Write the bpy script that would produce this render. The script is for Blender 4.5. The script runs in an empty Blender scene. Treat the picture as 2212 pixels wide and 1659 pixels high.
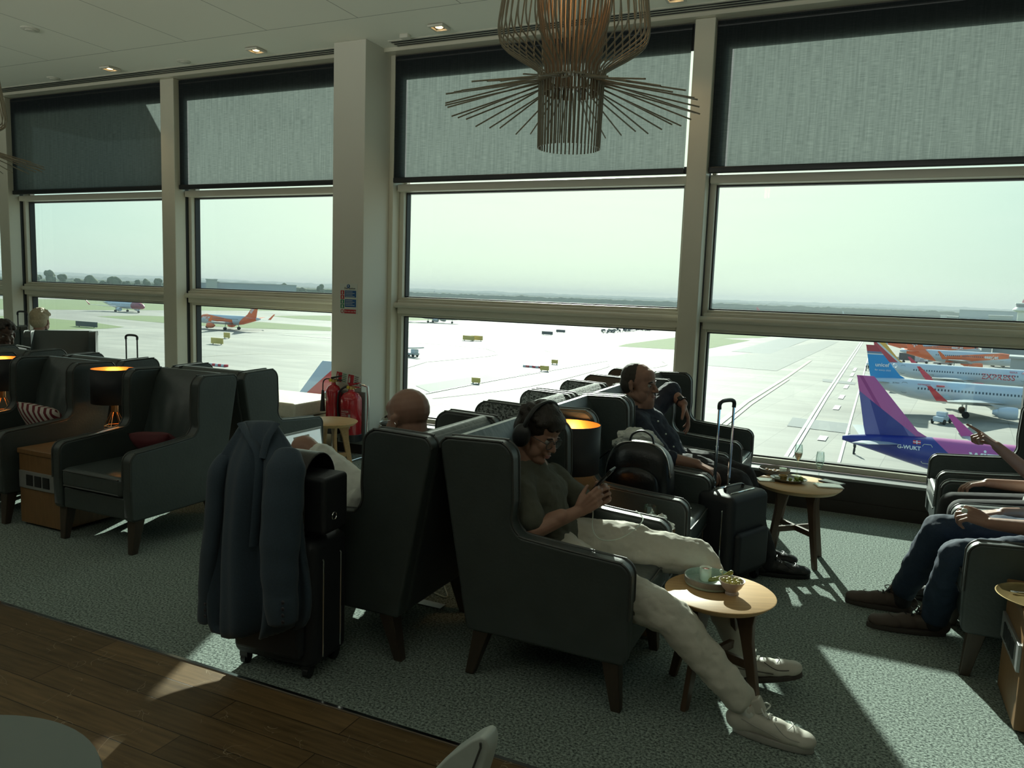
import bpy, bmesh, math, random
from mathutils import Vector, Matrix, Euler, noise
R = math.radians
random.seed(7)
scene = bpy.context.scene
col = scene.collection
pi = math.pi

# ------------------------------------------------------------------ materials
def rgb(r, g, b):
    f = lambda c: (c / 255 / 12.92) if c / 255 <= .04045 else ((c / 255 + .055) / 1.055) ** 2.4
    return (f(r), f(g), f(b), 1)

MATS = {}
def newmat(name):
    m = bpy.data.materials.new(name); m.use_nodes = True
    nt = m.node_tree; nt.nodes.clear()
    out = nt.nodes.new('ShaderNodeOutputMaterial')
    MATS[name] = m
    return m, nt, out

def N(nt, t, **kw):
    n = nt.nodes.new(t)
    for k, v in kw.items():
        if k.startswith('i_'):
            n.inputs[k[2:].replace('_', ' ')].default_value = v
        else:
            setattr(n, k, v)
    return n

def pmat(name, c, rough=.5, metal=0, var=.12, scale=30, bump=0, bscale=None, emit=None, estr=0, coat=0, sheen=0, trans=0, ior=1.5, spec=.5, alpha=1, stretch=None):
    """Principled material with a little procedural variation of colour and relief"""
    m, nt, out = newmat(name)
    p = N(nt, 'ShaderNodeBsdfPrincipled')
    p.inputs['Roughness'].default_value = rough
    p.inputs['Metallic'].default_value = metal
    p.inputs['IOR'].default_value = ior
    p.inputs['Specular IOR Level'].default_value = spec
    p.inputs['Coat Weight'].default_value = coat
    p.inputs['Sheen Weight'].default_value = sheen
    p.inputs['Transmission Weight'].default_value = trans
    p.inputs['Alpha'].default_value = alpha
    tc = N(nt, 'ShaderNodeTexCoord')
    src = tc.outputs['Object']
    if stretch:
        mp = N(nt, 'ShaderNodeMapping'); mp.inputs['Scale'].default_value = stretch
        nt.links.new(src, mp.inputs[0]); src = mp.outputs[0]
    nz = N(nt, 'ShaderNodeTexNoise'); nz.inputs['Scale'].default_value = scale; nz.inputs['Detail'].default_value = 3
    nt.links.new(src, nz.inputs['Vector'])
    mx = N(nt, 'ShaderNodeMix', data_type='RGBA')
    mx.inputs[6].default_value = [x * (1 - var) for x in c[:3]] + [1]
    mx.inputs[7].default_value = [min(1, x * (1 + var)) for x in c[:3]] + [1]
    nt.links.new(nz.outputs['Fac'], mx.inputs[0])
    nt.links.new(mx.outputs[2], p.inputs['Base Color'])
    if bump:
        n2 = N(nt, 'ShaderNodeTexNoise'); n2.inputs['Scale'].default_value = bscale or scale; n2.inputs['Detail'].default_value = 4
        nt.links.new(src, n2.inputs['Vector'])
        b = N(nt, 'ShaderNodeBump'); b.inputs['Strength'].default_value = bump; b.inputs['Distance'].default_value = .01
        nt.links.new(n2.outputs['Fac'], b.inputs['Height']); nt.links.new(b.outputs[0], p.inputs['Normal'])
    if emit:
        p.inputs['Emission Color'].default_value = emit
        p.inputs['Emission Strength'].default_value = estr
    nt.links.new(p.outputs[0], out.inputs[0])
    return m

def zonemat(name, base, zones, rough=.3, metal=0):
    """paint scheme: base colour, then each zone (list of half planes a*x+b*y+c*z+d>0, colour) painted over it"""
    m, nt, out = newmat(name)
    p = N(nt, 'ShaderNodeBsdfPrincipled'); p.inputs['Roughness'].default_value = rough; p.inputs['Metallic'].default_value = metal
    tc = N(nt, 'ShaderNodeTexCoord')
    prev = N(nt, 'ShaderNodeRGB'); prev.outputs[0].default_value = base
    prev = prev.outputs[0]
    for planes, c in zones:
        fac = None
        for (a, b, cc, d) in planes:
            vm = N(nt, 'ShaderNodeVectorMath', operation='DOT_PRODUCT'); vm.inputs[1].default_value = (a, b, cc)
            nt.links.new(tc.outputs['Object'], vm.inputs[0])
            g = N(nt, 'ShaderNodeMath', operation='GREATER_THAN'); g.inputs[1].default_value = -d
            nt.links.new(vm.outputs['Value'], g.inputs[0])
            if fac is None: fac = g.outputs[0]
            else:
                mu = N(nt, 'ShaderNodeMath', operation='MULTIPLY')
                nt.links.new(fac, mu.inputs[0]); nt.links.new(g.outputs[0], mu.inputs[1]); fac = mu.outputs[0]
        mx = N(nt, 'ShaderNodeMix', data_type='RGBA')
        nt.links.new(fac, mx.inputs[0]); nt.links.new(prev, mx.inputs[6]); mx.inputs[7].default_value = c
        prev = mx.outputs[2]
    nt.links.new(prev, p.inputs['Base Color']); nt.links.new(p.outputs[0], out.inputs[0])
    return m

# ------------------------------------------------------------------ mesh builder
class MB:
    def __init__(s): s.v = []; s.f = []; s.m = []
    def add(s, vs, fs, mi=0):
        o = len(s.v); s.v += [Vector(v) for v in vs]
        s.f += [[i + o for i in f] for f in fs]; s.m += [mi] * len(fs)
        return s
    def box(s, x0, x1, y0, y1, z0, z1, mi=0, M=None):
        vs = [Vector(p) for p in [(x0,y0,z0),(x1,y0,z0),(x1,y1,z0),(x0,y1,z0),(x0,y0,z1),(x1,y0,z1),(x1,y1,z1),(x0,y1,z1)]]
        if M: vs = [M @ v for v in vs]
        return s.add(vs, [(0,3,2,1),(4,5,6,7),(0,1,5,4),(1,2,6,5),(2,3,7,6),(3,0,4,7)], mi)
    def tube(s, pts, r=.01, n=8, closed=False, mi=0, flat=1.0):
        pts = [Vector(p) for p in pts]; k = len(pts)
        rr = r if isinstance(r, (list, tuple)) else [r] * k
        vs = []; prevn = None
        for i, p in enumerate(pts):
            if closed: t = pts[(i+1) % k] - pts[i-1]
            else: t = pts[min(i+1, k-1)] - pts[max(i-1, 0)]
            if t.length < 1e-9: t = Vector((0,0,1))
            t.normalize()
            if prevn is None:
                a = Vector((0,0,1)) if abs(t.z) < .9 else Vector((1,0,0))
                nn = t.cross(a).normalized()
            else:
                nn = prevn - t * prevn.dot(t)
                nn = nn.normalized() if nn.length > 1e-6 else t.orthogonal().normalized()
            prevn = nn; b = t.cross(nn)
            for j in range(n):
                a = 2*pi*j/n
                vs.append(p + (nn*math.cos(a) + b*math.sin(a)*flat) * rr[i])
        fs = []
        for i in range(k if closed else k-1):
            for j in range(n):
                a = i*n+j; b_ = i*n+(j+1)%n; c = ((i+1)%k)*n+(j+1)%n; d = ((i+1)%k)*n+j
                fs.append((a, b_, c, d))
        if not closed:
            fs.append(tuple(range(n))[::-1]); fs.append(tuple((k-1)*n+j for j in range(n)))
        return s.add(vs, fs, mi)
    def lathe(s, prof, n=24, c=(0,0,0), M=None, mi=0, closed=False, caps=True):
        """prof: list of (r,z) around +Z"""
        vs = []; c = Vector(c)
        for r, z in prof:
            for j in range(n):
                a = 2*pi*j/n; v = Vector((r*math.cos(a), r*math.sin(a), z))
                vs.append((M @ v if M else v) + c)
        fs = []; k = len(prof)
        for i in range(k if closed else k-1):
            for j in range(n):
                fs.append((i*n+j, i*n+(j+1)%n, ((i+1)%k)*n+(j+1)%n, ((i+1)%k)*n+j))
        if not closed and caps:
            if prof[0][0] > 1e-5: fs.append(tuple(range(n))[::-1])
            if prof[-1][0] > 1e-5: fs.append(tuple((k-1)*n+j for j in range(n)))
        return s.add(vs, fs, mi)
    def prism(s, poly, a0, a1, plane='xz', mi=0, M=None):
        """extrude a 2D polygon between a0 and a1 on the remaining axis"""
        def mk(p, a):
            v = {'xz': (p[0], a, p[1]), 'yz': (a, p[0], p[1]), 'xy': (p[0], p[1], a)}[plane]
            v = Vector(v); return M @ v if M else v
        n = len(poly)
        vs = [mk(p, a0) for p in poly] + [mk(p, a1) for p in poly]
        fs = [tuple(range(n)), tuple(range(2*n-1, n-1, -1))] + [(i, (i+1)%n+0, (i+1)%n+n, i+n) for i in range(n)]
        return s.add(vs, fs, mi)
    def ell(s, c, r, rot=None, n=16, m=10, mi=0):
        c = Vector(c); r = (r, r, r) if isinstance(r, (int, float)) else r
        vs = []
        for i in range(1, m):
            ph = pi*i/m
            for j in range(n):
                a = 2*pi*j/n
                v = Vector((r[0]*math.sin(ph)*math.cos(a), r[1]*math.sin(ph)*math.sin(a), r[2]*math.cos(ph)))
                vs.append((rot @ v if rot else v) + c)
        t = Vector((0,0,r[2])); b = -t
        vs.append((rot @ t if rot else t) + c); vs.append((rot @ b if rot else b) + c)
        fs = []
        for i in range(m-2):
            for j in range(n): fs.append((i*n+j, (i+1)*n+j, (i+1)*n+(j+1)%n, i*n+(j+1)%n))
        T = (m-1)*n
        for j in range(n):
            fs.append((T, j, (j+1)%n)); fs.append((T+1, (m-2)*n+(j+1)%n, (m-2)*n+j))
        return s.add(vs, fs, mi)
    def cap(s, p0, p1, r0, r1, n=14, flat=1.0, up=None, mi=0):
        """tapered capsule; flat<1 squeezes it along the direction 'up'"""
        p0 = Vector(p0); p1 = Vector(p1); t = p1 - p0; L = t.length
        if L < 1e-6: return s.ell(p0, r0)
        t.normalize()
        u = Vector(up) if up else (Vector((0,0,1)) if abs(t.z) < .9 else Vector((1,0,0)))
        a = (u - t*u.dot(t)).normalized(); b = t.cross(a)
        prof = [(-r0*math.cos(pi/2*i/4), r0*math.sin(pi/2*i/4)) for i in range(1, 5)] + [(L + r1*math.sin(pi/2*i/4), r1*math.cos(pi/2*i/4)) for i in range(0, 4)]
        vs = []
        for z, r in prof:
            for j in range(n):
                q = 2*pi*j/n
                vs.append(p0 + t*z + a*(r*math.cos(q)*flat) + b*(r*math.sin(q)))
        vs.append(p0 - t*r0); vs.append(p1 + t*r1)
        k = len(prof); fs = []
        for i in range(k-1):
            for j in range(n): fs.append((i*n+j, i*n+(j+1)%n, (i+1)*n+(j+1)%n, (i+1)*n+j))
        for j in range(n):
            fs.append((k*n, (j+1)%n, j)); fs.append((k*n+1, (k-1)*n+j, (k-1)*n+(j+1)%n))
        return s.add(vs, fs, mi)
    def chain(s, pts, rs, **kw):
        for i in range(len(pts)-1): s.cap(pts[i], pts[i+1], rs[i], rs[i+1], **kw)
        return s
    def loft(s, rings, mi=0, cap=True, closed=True):
        n = len(rings[0]); vs = [v for r in rings for v in r]; fs = []
        for i in range(len(rings)-1):
            for j in range(n if closed else n-1): fs.append((i*n+j, i*n+(j+1)%n, (i+1)*n+(j+1)%n, (i+1)*n+j))
        if cap and closed:
            fs.append(tuple(range(n))[::-1]); fs.append(tuple((len(rings)-1)*n+j for j in range(n)))
        return s.add(vs, fs, mi)
    def grid(s, fn, nu, nv, mi=0):
        vs = [fn(i/nu, j/nv) for j in range(nv+1) for i in range(nu+1)]
        fs = [(j*(nu+1)+i, j*(nu+1)+i+1, (j+1)*(nu+1)+i+1, (j+1)*(nu+1)+i) for j in range(nv) for i in range(nu)]
        return s.add(vs, fs, mi)
    def build(s, name, mats, parent=None, world=False, bevel=0, bseg=2, sub=0, remesh=0, smooth=True, solid=0, relax=0, disp=None, angle=40):
        """one mesh object; world=True: vertices are world coordinates"""
        vs = s.v
        if parent is not None and world:
            Mi = WM[parent].inverted(); vs = [Mi @ v for v in vs]
        loc = Vector((0,0,0))
        if parent is None:
            xs = [v.x for v in vs]; ys = [v.y for v in vs]; zs = [v.z for v in vs]
            loc = Vector(((min(xs)+max(xs))/2, (min(ys)+max(ys))/2, min(zs)))
            vs = [v - loc for v in vs]
        me = bpy.data.meshes.new(name); me.from_pydata([tuple(v) for v in vs], [], s.f)
        mats = mats if isinstance(mats, (list, tuple)) else [mats]
        for m in mats: me.materials.append(m)
        if len(mats) > 1: me.polygons.foreach_set('material_index', s.m)
        bm = bmesh.new(); bm.from_mesh(me); bmesh.ops.recalc_face_normals(bm, faces=bm.faces)
        bm.to_mesh(me); bm.free()
        o = bpy.data.objects.new(name, me); col.objects.link(o)
        o.location = loc
        if parent is not None:
            o.parent = parent; WM[o] = WM[parent].copy()
        else: WM[o] = Matrix.Translation(loc)
        if bevel:
            md = o.modifiers.new('bevel', 'BEVEL'); md.width = bevel; md.segments = bseg; md.limit_method = 'ANGLE'; md.angle_limit = R(30)
        if solid:
            md = o.modifiers.new('thick', 'SOLIDIFY'); md.thickness = solid; md.offset = 0
        if remesh:
            md = o.modifiers.new('remesh', 'REMESH'); md.mode = 'VOXEL'; md.voxel_size = remesh; md.use_smooth_shade = True
            if relax:
                md = o.modifiers.new('relax', 'SMOOTH'); md.factor = .5; md.iterations = relax
        if sub:
            md = o.modifiers.new('sub', 'SUBSURF'); md.levels = sub; md.render_levels = sub
        if disp:
            strength, size = disp[:2]
            t = bpy.data.textures.new(name + '_folds', 'CLOUDS'); t.noise_scale = size; t.noise_depth = 2
            md = o.modifiers.new('folds', 'DISPLACE'); md.texture = t; md.strength = strength; md.mid_level = .5; md.texture_coords = 'LOCAL'
        if smooth:
            me.polygons.foreach_set('use_smooth', [True]*len(me.polygons))
            if not remesh:
                try: me.set_sharp_from_angle(angle=R(angle))
                except Exception: pass
                if bevel:
                    md = o.modifiers.new('wn', 'WEIGHTED_NORMAL'); md.keep_sharp = False
        me.update()
        return o

WM = {}
def tag(o, label=None, cat=None, group=None, kind=None):
    if label: o['label'] = label
    if cat: o['category'] = cat
    if group: o['group'] = group
    if kind: o['kind'] = kind
    return o
def root(name, loc, rz=0, label=None, cat=None, group=None, kind=None):
    o = bpy.data.objects.new(name, None); col.objects.link(o)
    o.location = loc; o.rotation_euler = (0, 0, rz); o.empty_display_size = .1
    WM[o] = Matrix.Translation(Vector(loc)) @ Matrix.Rotation(rz, 4, 'Z')
    return tag(o, label, cat, group, kind)
def kids(o): return [c for c in bpy.data.objects if c.parent == o]
def copy_tree(o, loc=None, rz=None, label=None, group=None, parent=None, skip=()):
    c = o.copy(); col.objects.link(c)
    if parent is not None: c.parent = parent
    if loc is not None: c.location = loc
    if rz is not None: c.rotation_euler = (0, 0, rz)
    WM[c] = Matrix.Translation(c.location) @ Matrix.Rotation(c.rotation_euler.z, 4, 'Z') if parent is None else WM[parent].copy()
    if label: c['label'] = label
    if group: c['group'] = group
    for ch in kids(o):
        if ch.name.split('.')[0] in skip: continue
        copy_tree(ch, parent=c)
    return c
def arc(cx, cy, r, a0, a1, n=6):
    return [(cx + r*math.cos(R(a0 + (a1-a0)*i/n)), cy + r*math.sin(R(a0 + (a1-a0)*i/n))) for i in range(n+1)]
def smoothpath(pts, n=6):
    """Catmull-Rom through the points"""
    P = [Vector(p) for p in pts]; out = []
    for i in range(len(P)-1):
        a = P[max(i-1,0)]; b = P[i]; c = P[i+1]; d = P[min(i+2,len(P)-1)]
        for k in range(n):
            t = k/n
            out.append(.5*((2*b) + (c-a)*t + (2*a-5*b+4*c-d)*t*t + (3*b-a-3*c+d)*t**3))
    out.append(P[-1]); return out
def text_mesh(name, txt, size, mat, parent, M, warp=None, extrude=.004, shear=0, bold=0, spacing=1.0, align='LEFT'):
    cu = bpy.data.curves.new(name, 'FONT'); cu.body = txt; cu.size = size; cu.extrude = extrude; cu.shear = shear; cu.offset = bold
    cu.space_character = spacing; cu.resolution_u = 3; cu.align_x = align
    tmp = bpy.data.objects.new('tmp', cu); col.objects.link(tmp)
    dg = bpy.context.evaluated_depsgraph_get(); dg.update()
    me = bpy.data.meshes.new_from_object(tmp.evaluated_get(dg))
    bpy.data.objects.remove(tmp)
    for v in me.vertices:
        p = M @ v.co
        v.co = warp(p) if warp else p
    me.materials.clear(); me.materials.append(mat)
    me.name = name
    o = bpy.data.objects.new(name, me); col.objects.link(o); o.parent = parent; WM[o] = WM[parent].copy()
    return o

# ------------------------------------------------------------------ camera
EYE = Vector((0, 0, 1.65))
RM = Matrix(((0.908397, -0.081267, 0.410134), (0.416579, 0.092099, -0.904423), (0.035727, 0.992428, 0.117516)))
cam = bpy.data.cameras.new('camera'); cam.sensor_width = 36; cam.lens = 36*1661/2212; cam.clip_end = 20000; cam.clip_start = .05
co = bpy.data.objects.new('camera', cam); col.objects.link(co); scene.camera = co
co.matrix_world = Matrix.Translation(EYE) @ RM.to_4x4()

def G(px, py, z=0.):
    """point of the horizontal plane z seen at that place in the photograph"""
    d = RM @ Vector((px-1106, 829.5-py, -1661)); t = (z-EYE.z)/d.z; return EYE + d*t
def W(px, py, y):
    """point of the plane Y=y"""
    d = RM @ Vector((px-1106, 829.5-py, -1661)); t = y/d.y; return EYE + d*t
# ------------------------------------------------------------------ view, sun, sky
scene.view_settings.view_transform = 'Standard'; scene.view_settings.look = 'None'
scene.view_settings.exposure = 0; scene.view_settings.gamma = 1; scene.view_settings.use_curve_mapping = False
scene.cycles.use_denoising = True
scene.cycles.max_bounces = 10; scene.cycles.diffuse_bounces = 5; scene.cycles.glossy_bounces = 4
scene.cycles.transmission_bounces = 8; scene.cycles.transparent_max_bounces = 24; scene.cycles.volume_bounces = 0
scene.cycles.sample_clamp_indirect = 4; scene.cycles.caustics_reflective = False; scene.cycles.caustics_refractive = False
SUN_EL = R(27)
sx, sy = -.385, 1.0
k = math.hypot(sx, sy)
SUNV = Vector((sx/k*math.cos(SUN_EL), sy/k*math.cos(SUN_EL), math.sin(SUN_EL)))
sl = bpy.data.lights.new('sun', 'SUN'); sl.energy = 11; sl.angle = R(.6); sl.color = (1, .96, .9)
so = bpy.data.objects.new('sun', sl); col.objects.link(so); so.rotation_euler = SUNV.to_track_quat('Z', 'Y').to_euler(); so.location = (-60, 120, 70)

w = bpy.data.worlds.new('sky'); scene.world = w; w.use_nodes = True
nt = w.node_tree; nt.nodes.clear()
out = nt.nodes.new('ShaderNodeOutputWorld'); bg = nt.nodes.new('ShaderNodeBackground')
tc = N(nt, 'ShaderNodeTexCoord')
sep = N(nt, 'ShaderNodeSeparateXYZ'); nt.links.new(tc.outputs['Generated'], sep.inputs[0])
ramp = N(nt, 'ShaderNodeValToRGB'); cr = ramp.color_ramp
cr.elements[0].position = 0; cr.elements[0].color = (.80, .90, .80, 1)
cr.elements[1].position = 1; cr.elements[1].color = (.22, .36, .62, 1)
for p_, c_ in ((.05, (.76, .90, .84, 1)), (.16, (.62, .83, .86, 1)), (.35, (.42, .62, .78, 1))):
    e = cr.elements.new(p_); e.color = c_
nt.links.new(sep.outputs['Z'], ramp.inputs[0])
dp = N(nt, 'ShaderNodeVectorMath', operation='DOT_PRODUCT'); dp.inputs[1].default_value = SUNV
nt.links.new(tc.outputs['Generated'], dp.inputs[0])
g1 = N(nt, 'ShaderNodeMapRange'); g1.inputs[1].default_value = .72; g1.inputs[2].default_value = 1.0; g1.interpolation_type = 'SMOOTHSTEP'
nt.links.new(dp.outputs['Value'], g1.inputs[0])
mx = N(nt, 'ShaderNodeMix', data_type='RGBA'); mx.inputs[7].default_value = (1.25, 1.3, 1.08, 1)
nt.links.new(g1.outputs[0], mx.inputs[0]); nt.links.new(ramp.outputs[0], mx.inputs[6])
# thin streaky cloud
mp = N(nt, 'ShaderNodeMapping'); mp.inputs['Scale'].default_value = (3, 3, 22); nt.links.new(tc.outputs['Generated'], mp.inputs[0])
nz = N(nt, 'ShaderNodeTexNoise'); nz.inputs['Scale'].default_value = 1.6; nz.inputs['Detail'].default_value = 5; nz.inputs['Roughness'].default_value = .55
nt.links.new(mp.outputs[0], nz.inputs['Vector'])
cm = N(nt, 'ShaderNodeMapRange'); cm.inputs[1].default_value = .48; cm.inputs[2].default_value = .75; cm.inputs[4].default_value = .28
nt.links.new(nz.outputs['Fac'], cm.inputs[0])
mx2 = N(nt, 'ShaderNodeMix', data_type='RGBA'); mx2.inputs[7].default_value = (.98, 1.05, .98, 1)
nt.links.new(cm.outputs[0], mx2.inputs[0]); nt.links.new(mx.outputs[2], mx2.inputs[6])
nt.links.new(mx2.outputs[2], bg.inputs[0]); bg.inputs[1].default_value = 1.1
nt.links.new(bg.outputs[0], out.inputs[0])

# ------------------------------------------------------------------ room materials
M_white = pmat('white_wall_paint', (.64, .62, .54, 1), .55, var=.02, scale=3, bump=.03, bscale=300)
M_cream = pmat('cream_window_metal', (.64, .61, .5, 1), .35, var=.03, scale=8)
M_gasket = pmat('black_gasket', (.01, .012, .014, 1), .5)
M_darkwall = pmat('dark_brown_panelling', (.022, .016, .013, 1), .5, var=.3, scale=4)
M_ledge = pmat('grey_ledge_laminate', (.2, .21, .21, 1), .45, var=.25, scale=6, stretch=(1, 12, 12))
M_back = pmat('dim_back_wall', (.22, .22, .2, 1), .8)

def ceiling_mat():
    m, nt, out = newmat('white_ceiling_boards')
    p = N(nt, 'ShaderNodeBsdfPrincipled'); p.inputs['Roughness'].default_value = .8
    tc = N(nt, 'ShaderNodeTexCoord'); s = N(nt, 'ShaderNodeSeparateXYZ'); nt.links.new(tc.outputs['Object'], s.inputs[0])
    # thin joint lines: one along X at Y=5.72, joints along Y every 1.02 m
    def line(sock, period, off, wdt):
        a = N(nt, 'ShaderNodeMath', operation='ADD'); a.inputs[1].default_value = off; nt.links.new(sock, a.inputs[0])
        b = N(nt, 'ShaderNodeMath', operation='PINGPONG'); b.inputs[1].default_value = period/2; nt.links.new(a.outputs[0], b.inputs[0])
        c = N(nt, 'ShaderNodeMath', operation='LESS_THAN'); c.inputs[1].default_value = wdt; nt.links.new(b.outputs[0], c.inputs[0])
        return c.outputs[0]
    lx = line(s.outputs['X'], 1.005, 4.17+40.2, .004)
    ly = line(s.outputs['Y'], 3.0, -5.715+30, .004)
    lt = N(nt, 'ShaderNodeMath', operation='LESS_THAN'); lt.inputs[1].default_value = 5.715; nt.links.new(s.outputs['Y'], lt.inputs[0])
    mu = N(nt, 'ShaderNodeMath', operation='MULTIPLY'); nt.links.new(lx, mu.inputs[0]); nt.links.new(lt.outputs[0], mu.inputs[1])
    mm = N(nt, 'ShaderNodeMath', operation='MAXIMUM'); nt.links.new(mu.outputs[0], mm.inputs[0]); nt.links.new(ly, mm.inputs[1])
    mx = N(nt, 'ShaderNodeMix', data_type='RGBA'); mx.inputs[6].default_value = (.86, .85, .76, 1); mx.inputs[7].default_value = (.35, .34, .3, 1)
    nt.links.new(mm.outputs[0], mx.inputs[0]); nt.links.new(mx.outputs[2], p.inputs['Base Color']); nt.links.new(p.outputs[0], out.inputs[0])
    return m
M_ceil = ceiling_mat()

def carpet_mat():
    m, nt, out = newmat('grey_green_carpet')
    p = N(nt, 'ShaderNodeBsdfPrincipled'); p.inputs['Roughness'].default_value = 1; p.inputs['Specular IOR Level'].default_value = .05
    tc = N(nt, 'ShaderNodeTexCoord')
    v = N(nt, 'ShaderNodeTexNoise'); v.inputs['Scale'].default_value = 95; v.inputs['Detail'].default_value = 3; v.inputs['Roughness'].default_value = .7
    n2 = N(nt, 'ShaderNodeTexNoise'); n2.inputs['Scale'].default_value = 2.2; n2.inputs['Detail'].default_value = 3
    nt.links.new(tc.outputs['Object'], v.inputs['Vector']); nt.links.new(tc.outputs['Object'], n2.inputs['Vector'])
    r = N(nt, 'ShaderNodeValToRGB'); r.color_ramp.elements[0].position = .36; r.color_ramp.elements[0].color = (.052, .068, .064, 1)
    r.color_ramp.elements[1].position = .64; r.color_ramp.elements[1].color = (.38, .455, .41, 1)
    nt.links.new(v.outputs['Fac'], r.inputs[0])
    mx = N(nt, 'ShaderNodeMix', data_type='RGBA', blend_type='MULTIPLY'); mx.inputs[0].default_value = .5
    r2 = N(nt, 'ShaderNodeValToRGB'); r2.color_ramp.elements[0].color = (.7, .7, .7, 1); r2.color_ramp.elements[1].color = (1.0, 1.0, 1.0, 1)
    nt.links.new(n2.outputs['Fac'], r2.inputs[0]); nt.links.new(r.outputs[0], mx.inputs[6]); nt.links.new(r2.outputs[0], mx.inputs[7])
    b = N(nt, 'ShaderNodeBump'); b.inputs['Strength'].default_value = .8; b.inputs['Distance'].default_value = .006
    nt.links.new(v.outputs['Fac'], b.inputs['Height']); nt.links.new(b.outputs[0], p.inputs['Normal'])
    nt.links.new(mx.outputs[2], p.inputs['Base Color']); nt.links.new(p.outputs[0], out.inputs[0])
    return m
M_carpet = carpet_mat()

def plank_mat():
    m, nt, out = newmat('worn_brown_plank_floor')
    p = N(nt, 'ShaderNodeBsdfPrincipled'); p.inputs['Roughness'].default_value = .38
    tc = N(nt, 'ShaderNodeTexCoord')
    mp = N(nt, 'ShaderNodeMapping'); mp.inputs['Location'].default_value = (.3, -2.35+.02, 0); nt.links.new(tc.outputs['Object'], mp.inputs[0])
    br = N(nt, 'ShaderNodeTexBrick'); br.offset = .37; br.inputs['Color1'].default_value = (.18, .115, .055, 1); br.inputs['Color2'].default_value = (.11, .072, .036, 1)
    br.inputs['Mortar'].default_value = (.01, .007, .005, 1); br.inputs['Scale'].default_value = 1; br.inputs['Mortar Size'].default_value = .0018
    br.inputs['Brick Width'].default_value = 1.35; br.inputs['Row Height'].default_value = .135
    nt.links.new(mp.outputs[0], br.inputs['Vector'])
    m2 = N(nt, 'ShaderNodeMapping'); m2.inputs['Scale'].default_value = (2, 26, 1); nt.links.new(tc.outputs['Object'], m2.inputs[0])
    nz = N(nt, 'ShaderNodeTexNoise'); nz.inputs['Scale'].default_value = 2; nz.inputs['Detail'].default_value = 5; nt.links.new(m2.outputs[0], nz.inputs['Vector'])
    r = N(nt, 'ShaderNodeValToRGB'); r.color_ramp.elements[0].position = .3; r.color_ramp.elements[0].color = (.62, .6, .55, 1); r.color_ramp.elements[1].position = .75; r.color_ramp.elements[1].color = (1.25, 1.22, 1.15, 1)
    nt.links.new(nz.outputs['Fac'], r.inputs[0])
    mx = N(nt, 'ShaderNodeMix', data_type='RGBA', blend_type='MULTIPLY'); mx.inputs[0].default_value = 1
    nt.links.new(br.outputs['Color'], mx.inputs[6]); nt.links.new(r.outputs[0], mx.inputs[7])
    # pale scratches
    wv = N(nt, 'ShaderNodeTexVoronoi', feature='DISTANCE_TO_EDGE'); wv.inputs['Scale'].default_value = 5.5
    n3 = N(nt, 'ShaderNodeTexNoise'); n3.inputs['Scale'].default_value = 3
    nt.links.new(tc.outputs['Object'], n3.inputs['Vector'])
    ad = N(nt, 'ShaderNodeVectorMath', operation='ADD'); nt.links.new(tc.outputs['Object'], ad.inputs[0]); nt.links.new(n3.outputs['Color'], ad.inputs[1])
    nt.links.new(ad.outputs[0], wv.inputs['Vector'])
    lt = N(nt, 'ShaderNodeMath', operation='LESS_THAN'); lt.inputs[1].default_value = .006; nt.links.new(wv.outputs['Distance'], lt.inputs[0])
    n4 = N(nt, 'ShaderNodeTexNoise'); n4.inputs['Scale'].default_value = 7; nt.links.new(tc.outputs['Object'], n4.inputs['Vector'])
    gt = N(nt, 'ShaderNodeMath', operation='GREATER_THAN'); gt.inputs[1].default_value = .56; nt.links.new(n4.outputs['Fac'], gt.inputs[0])
    mu = N(nt, 'ShaderNodeMath', operation='MULTIPLY'); nt.links.new(lt.outputs[0], mu.inputs[0]); nt.links.new(gt.outputs[0], mu.inputs[1])
    mm = N(nt, 'ShaderNodeMath', operation='MULTIPLY'); mm.inputs[1].default_value = .5; nt.links.new(mu.outputs[0], mm.inputs[0])
    mx3 = N(nt, 'ShaderNodeMix', data_type='RGBA'); mx3.inputs[7].default_value = (.42, .36, .26, 1)
    nt.links.new(mm.outputs[0], mx3.inputs[0]); nt.links.new(mx.outputs[2], mx3.inputs[6])
    nt.links.new(mx3.outputs[2], p.inputs['Base Color'])
    b = N(nt, 'ShaderNodeBump'); b.inputs['Strength'].default_value = .3; b.inputs['Distance'].default_value = .003
    nt.links.new(br.outputs['Fac'], b.inputs['Height']); b.invert = True; nt.links.new(b.outputs[0], p.inputs['Normal'])
    nt.links.new(p.outputs[0], out.inputs[0])
    return m
M_plank = plank_mat()

def glass_mat(name, tint, refl=.06):
    m, nt, out = newmat(name)
    t = N(nt, 'ShaderNodeBsdfTransparent'); t.inputs[0].default_value = tint
    g = N(nt, 'ShaderNodeBsdfGlossy'); g.inputs['Roughness'].default_value = .02; g.inputs[0].default_value = (.9, 1, .95, 1)
    lw = N(nt, 'ShaderNodeLayerWeight'); lw.inputs[0].default_value = .25
    mr = N(nt, 'ShaderNodeMapRange'); mr.inputs[3].default_value = refl*.6; mr.inputs[4].default_value = .45
    nt.links.new(lw.outputs['Fresnel'], mr.inputs[0])
    mx = N(nt, 'ShaderNodeMixShader'); nt.links.new(mr.outputs[0], mx.inputs[0]); nt.links.new(t.outputs[0], mx.inputs[1]); nt.links.new(g.outputs[0], mx.inputs[2])
    nt.links.new(mx.outputs[0], out.inputs[0]); return m
M_glass = glass_mat('green_tinted_window_glass', (.74, .87, .79, 1), .05)

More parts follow.
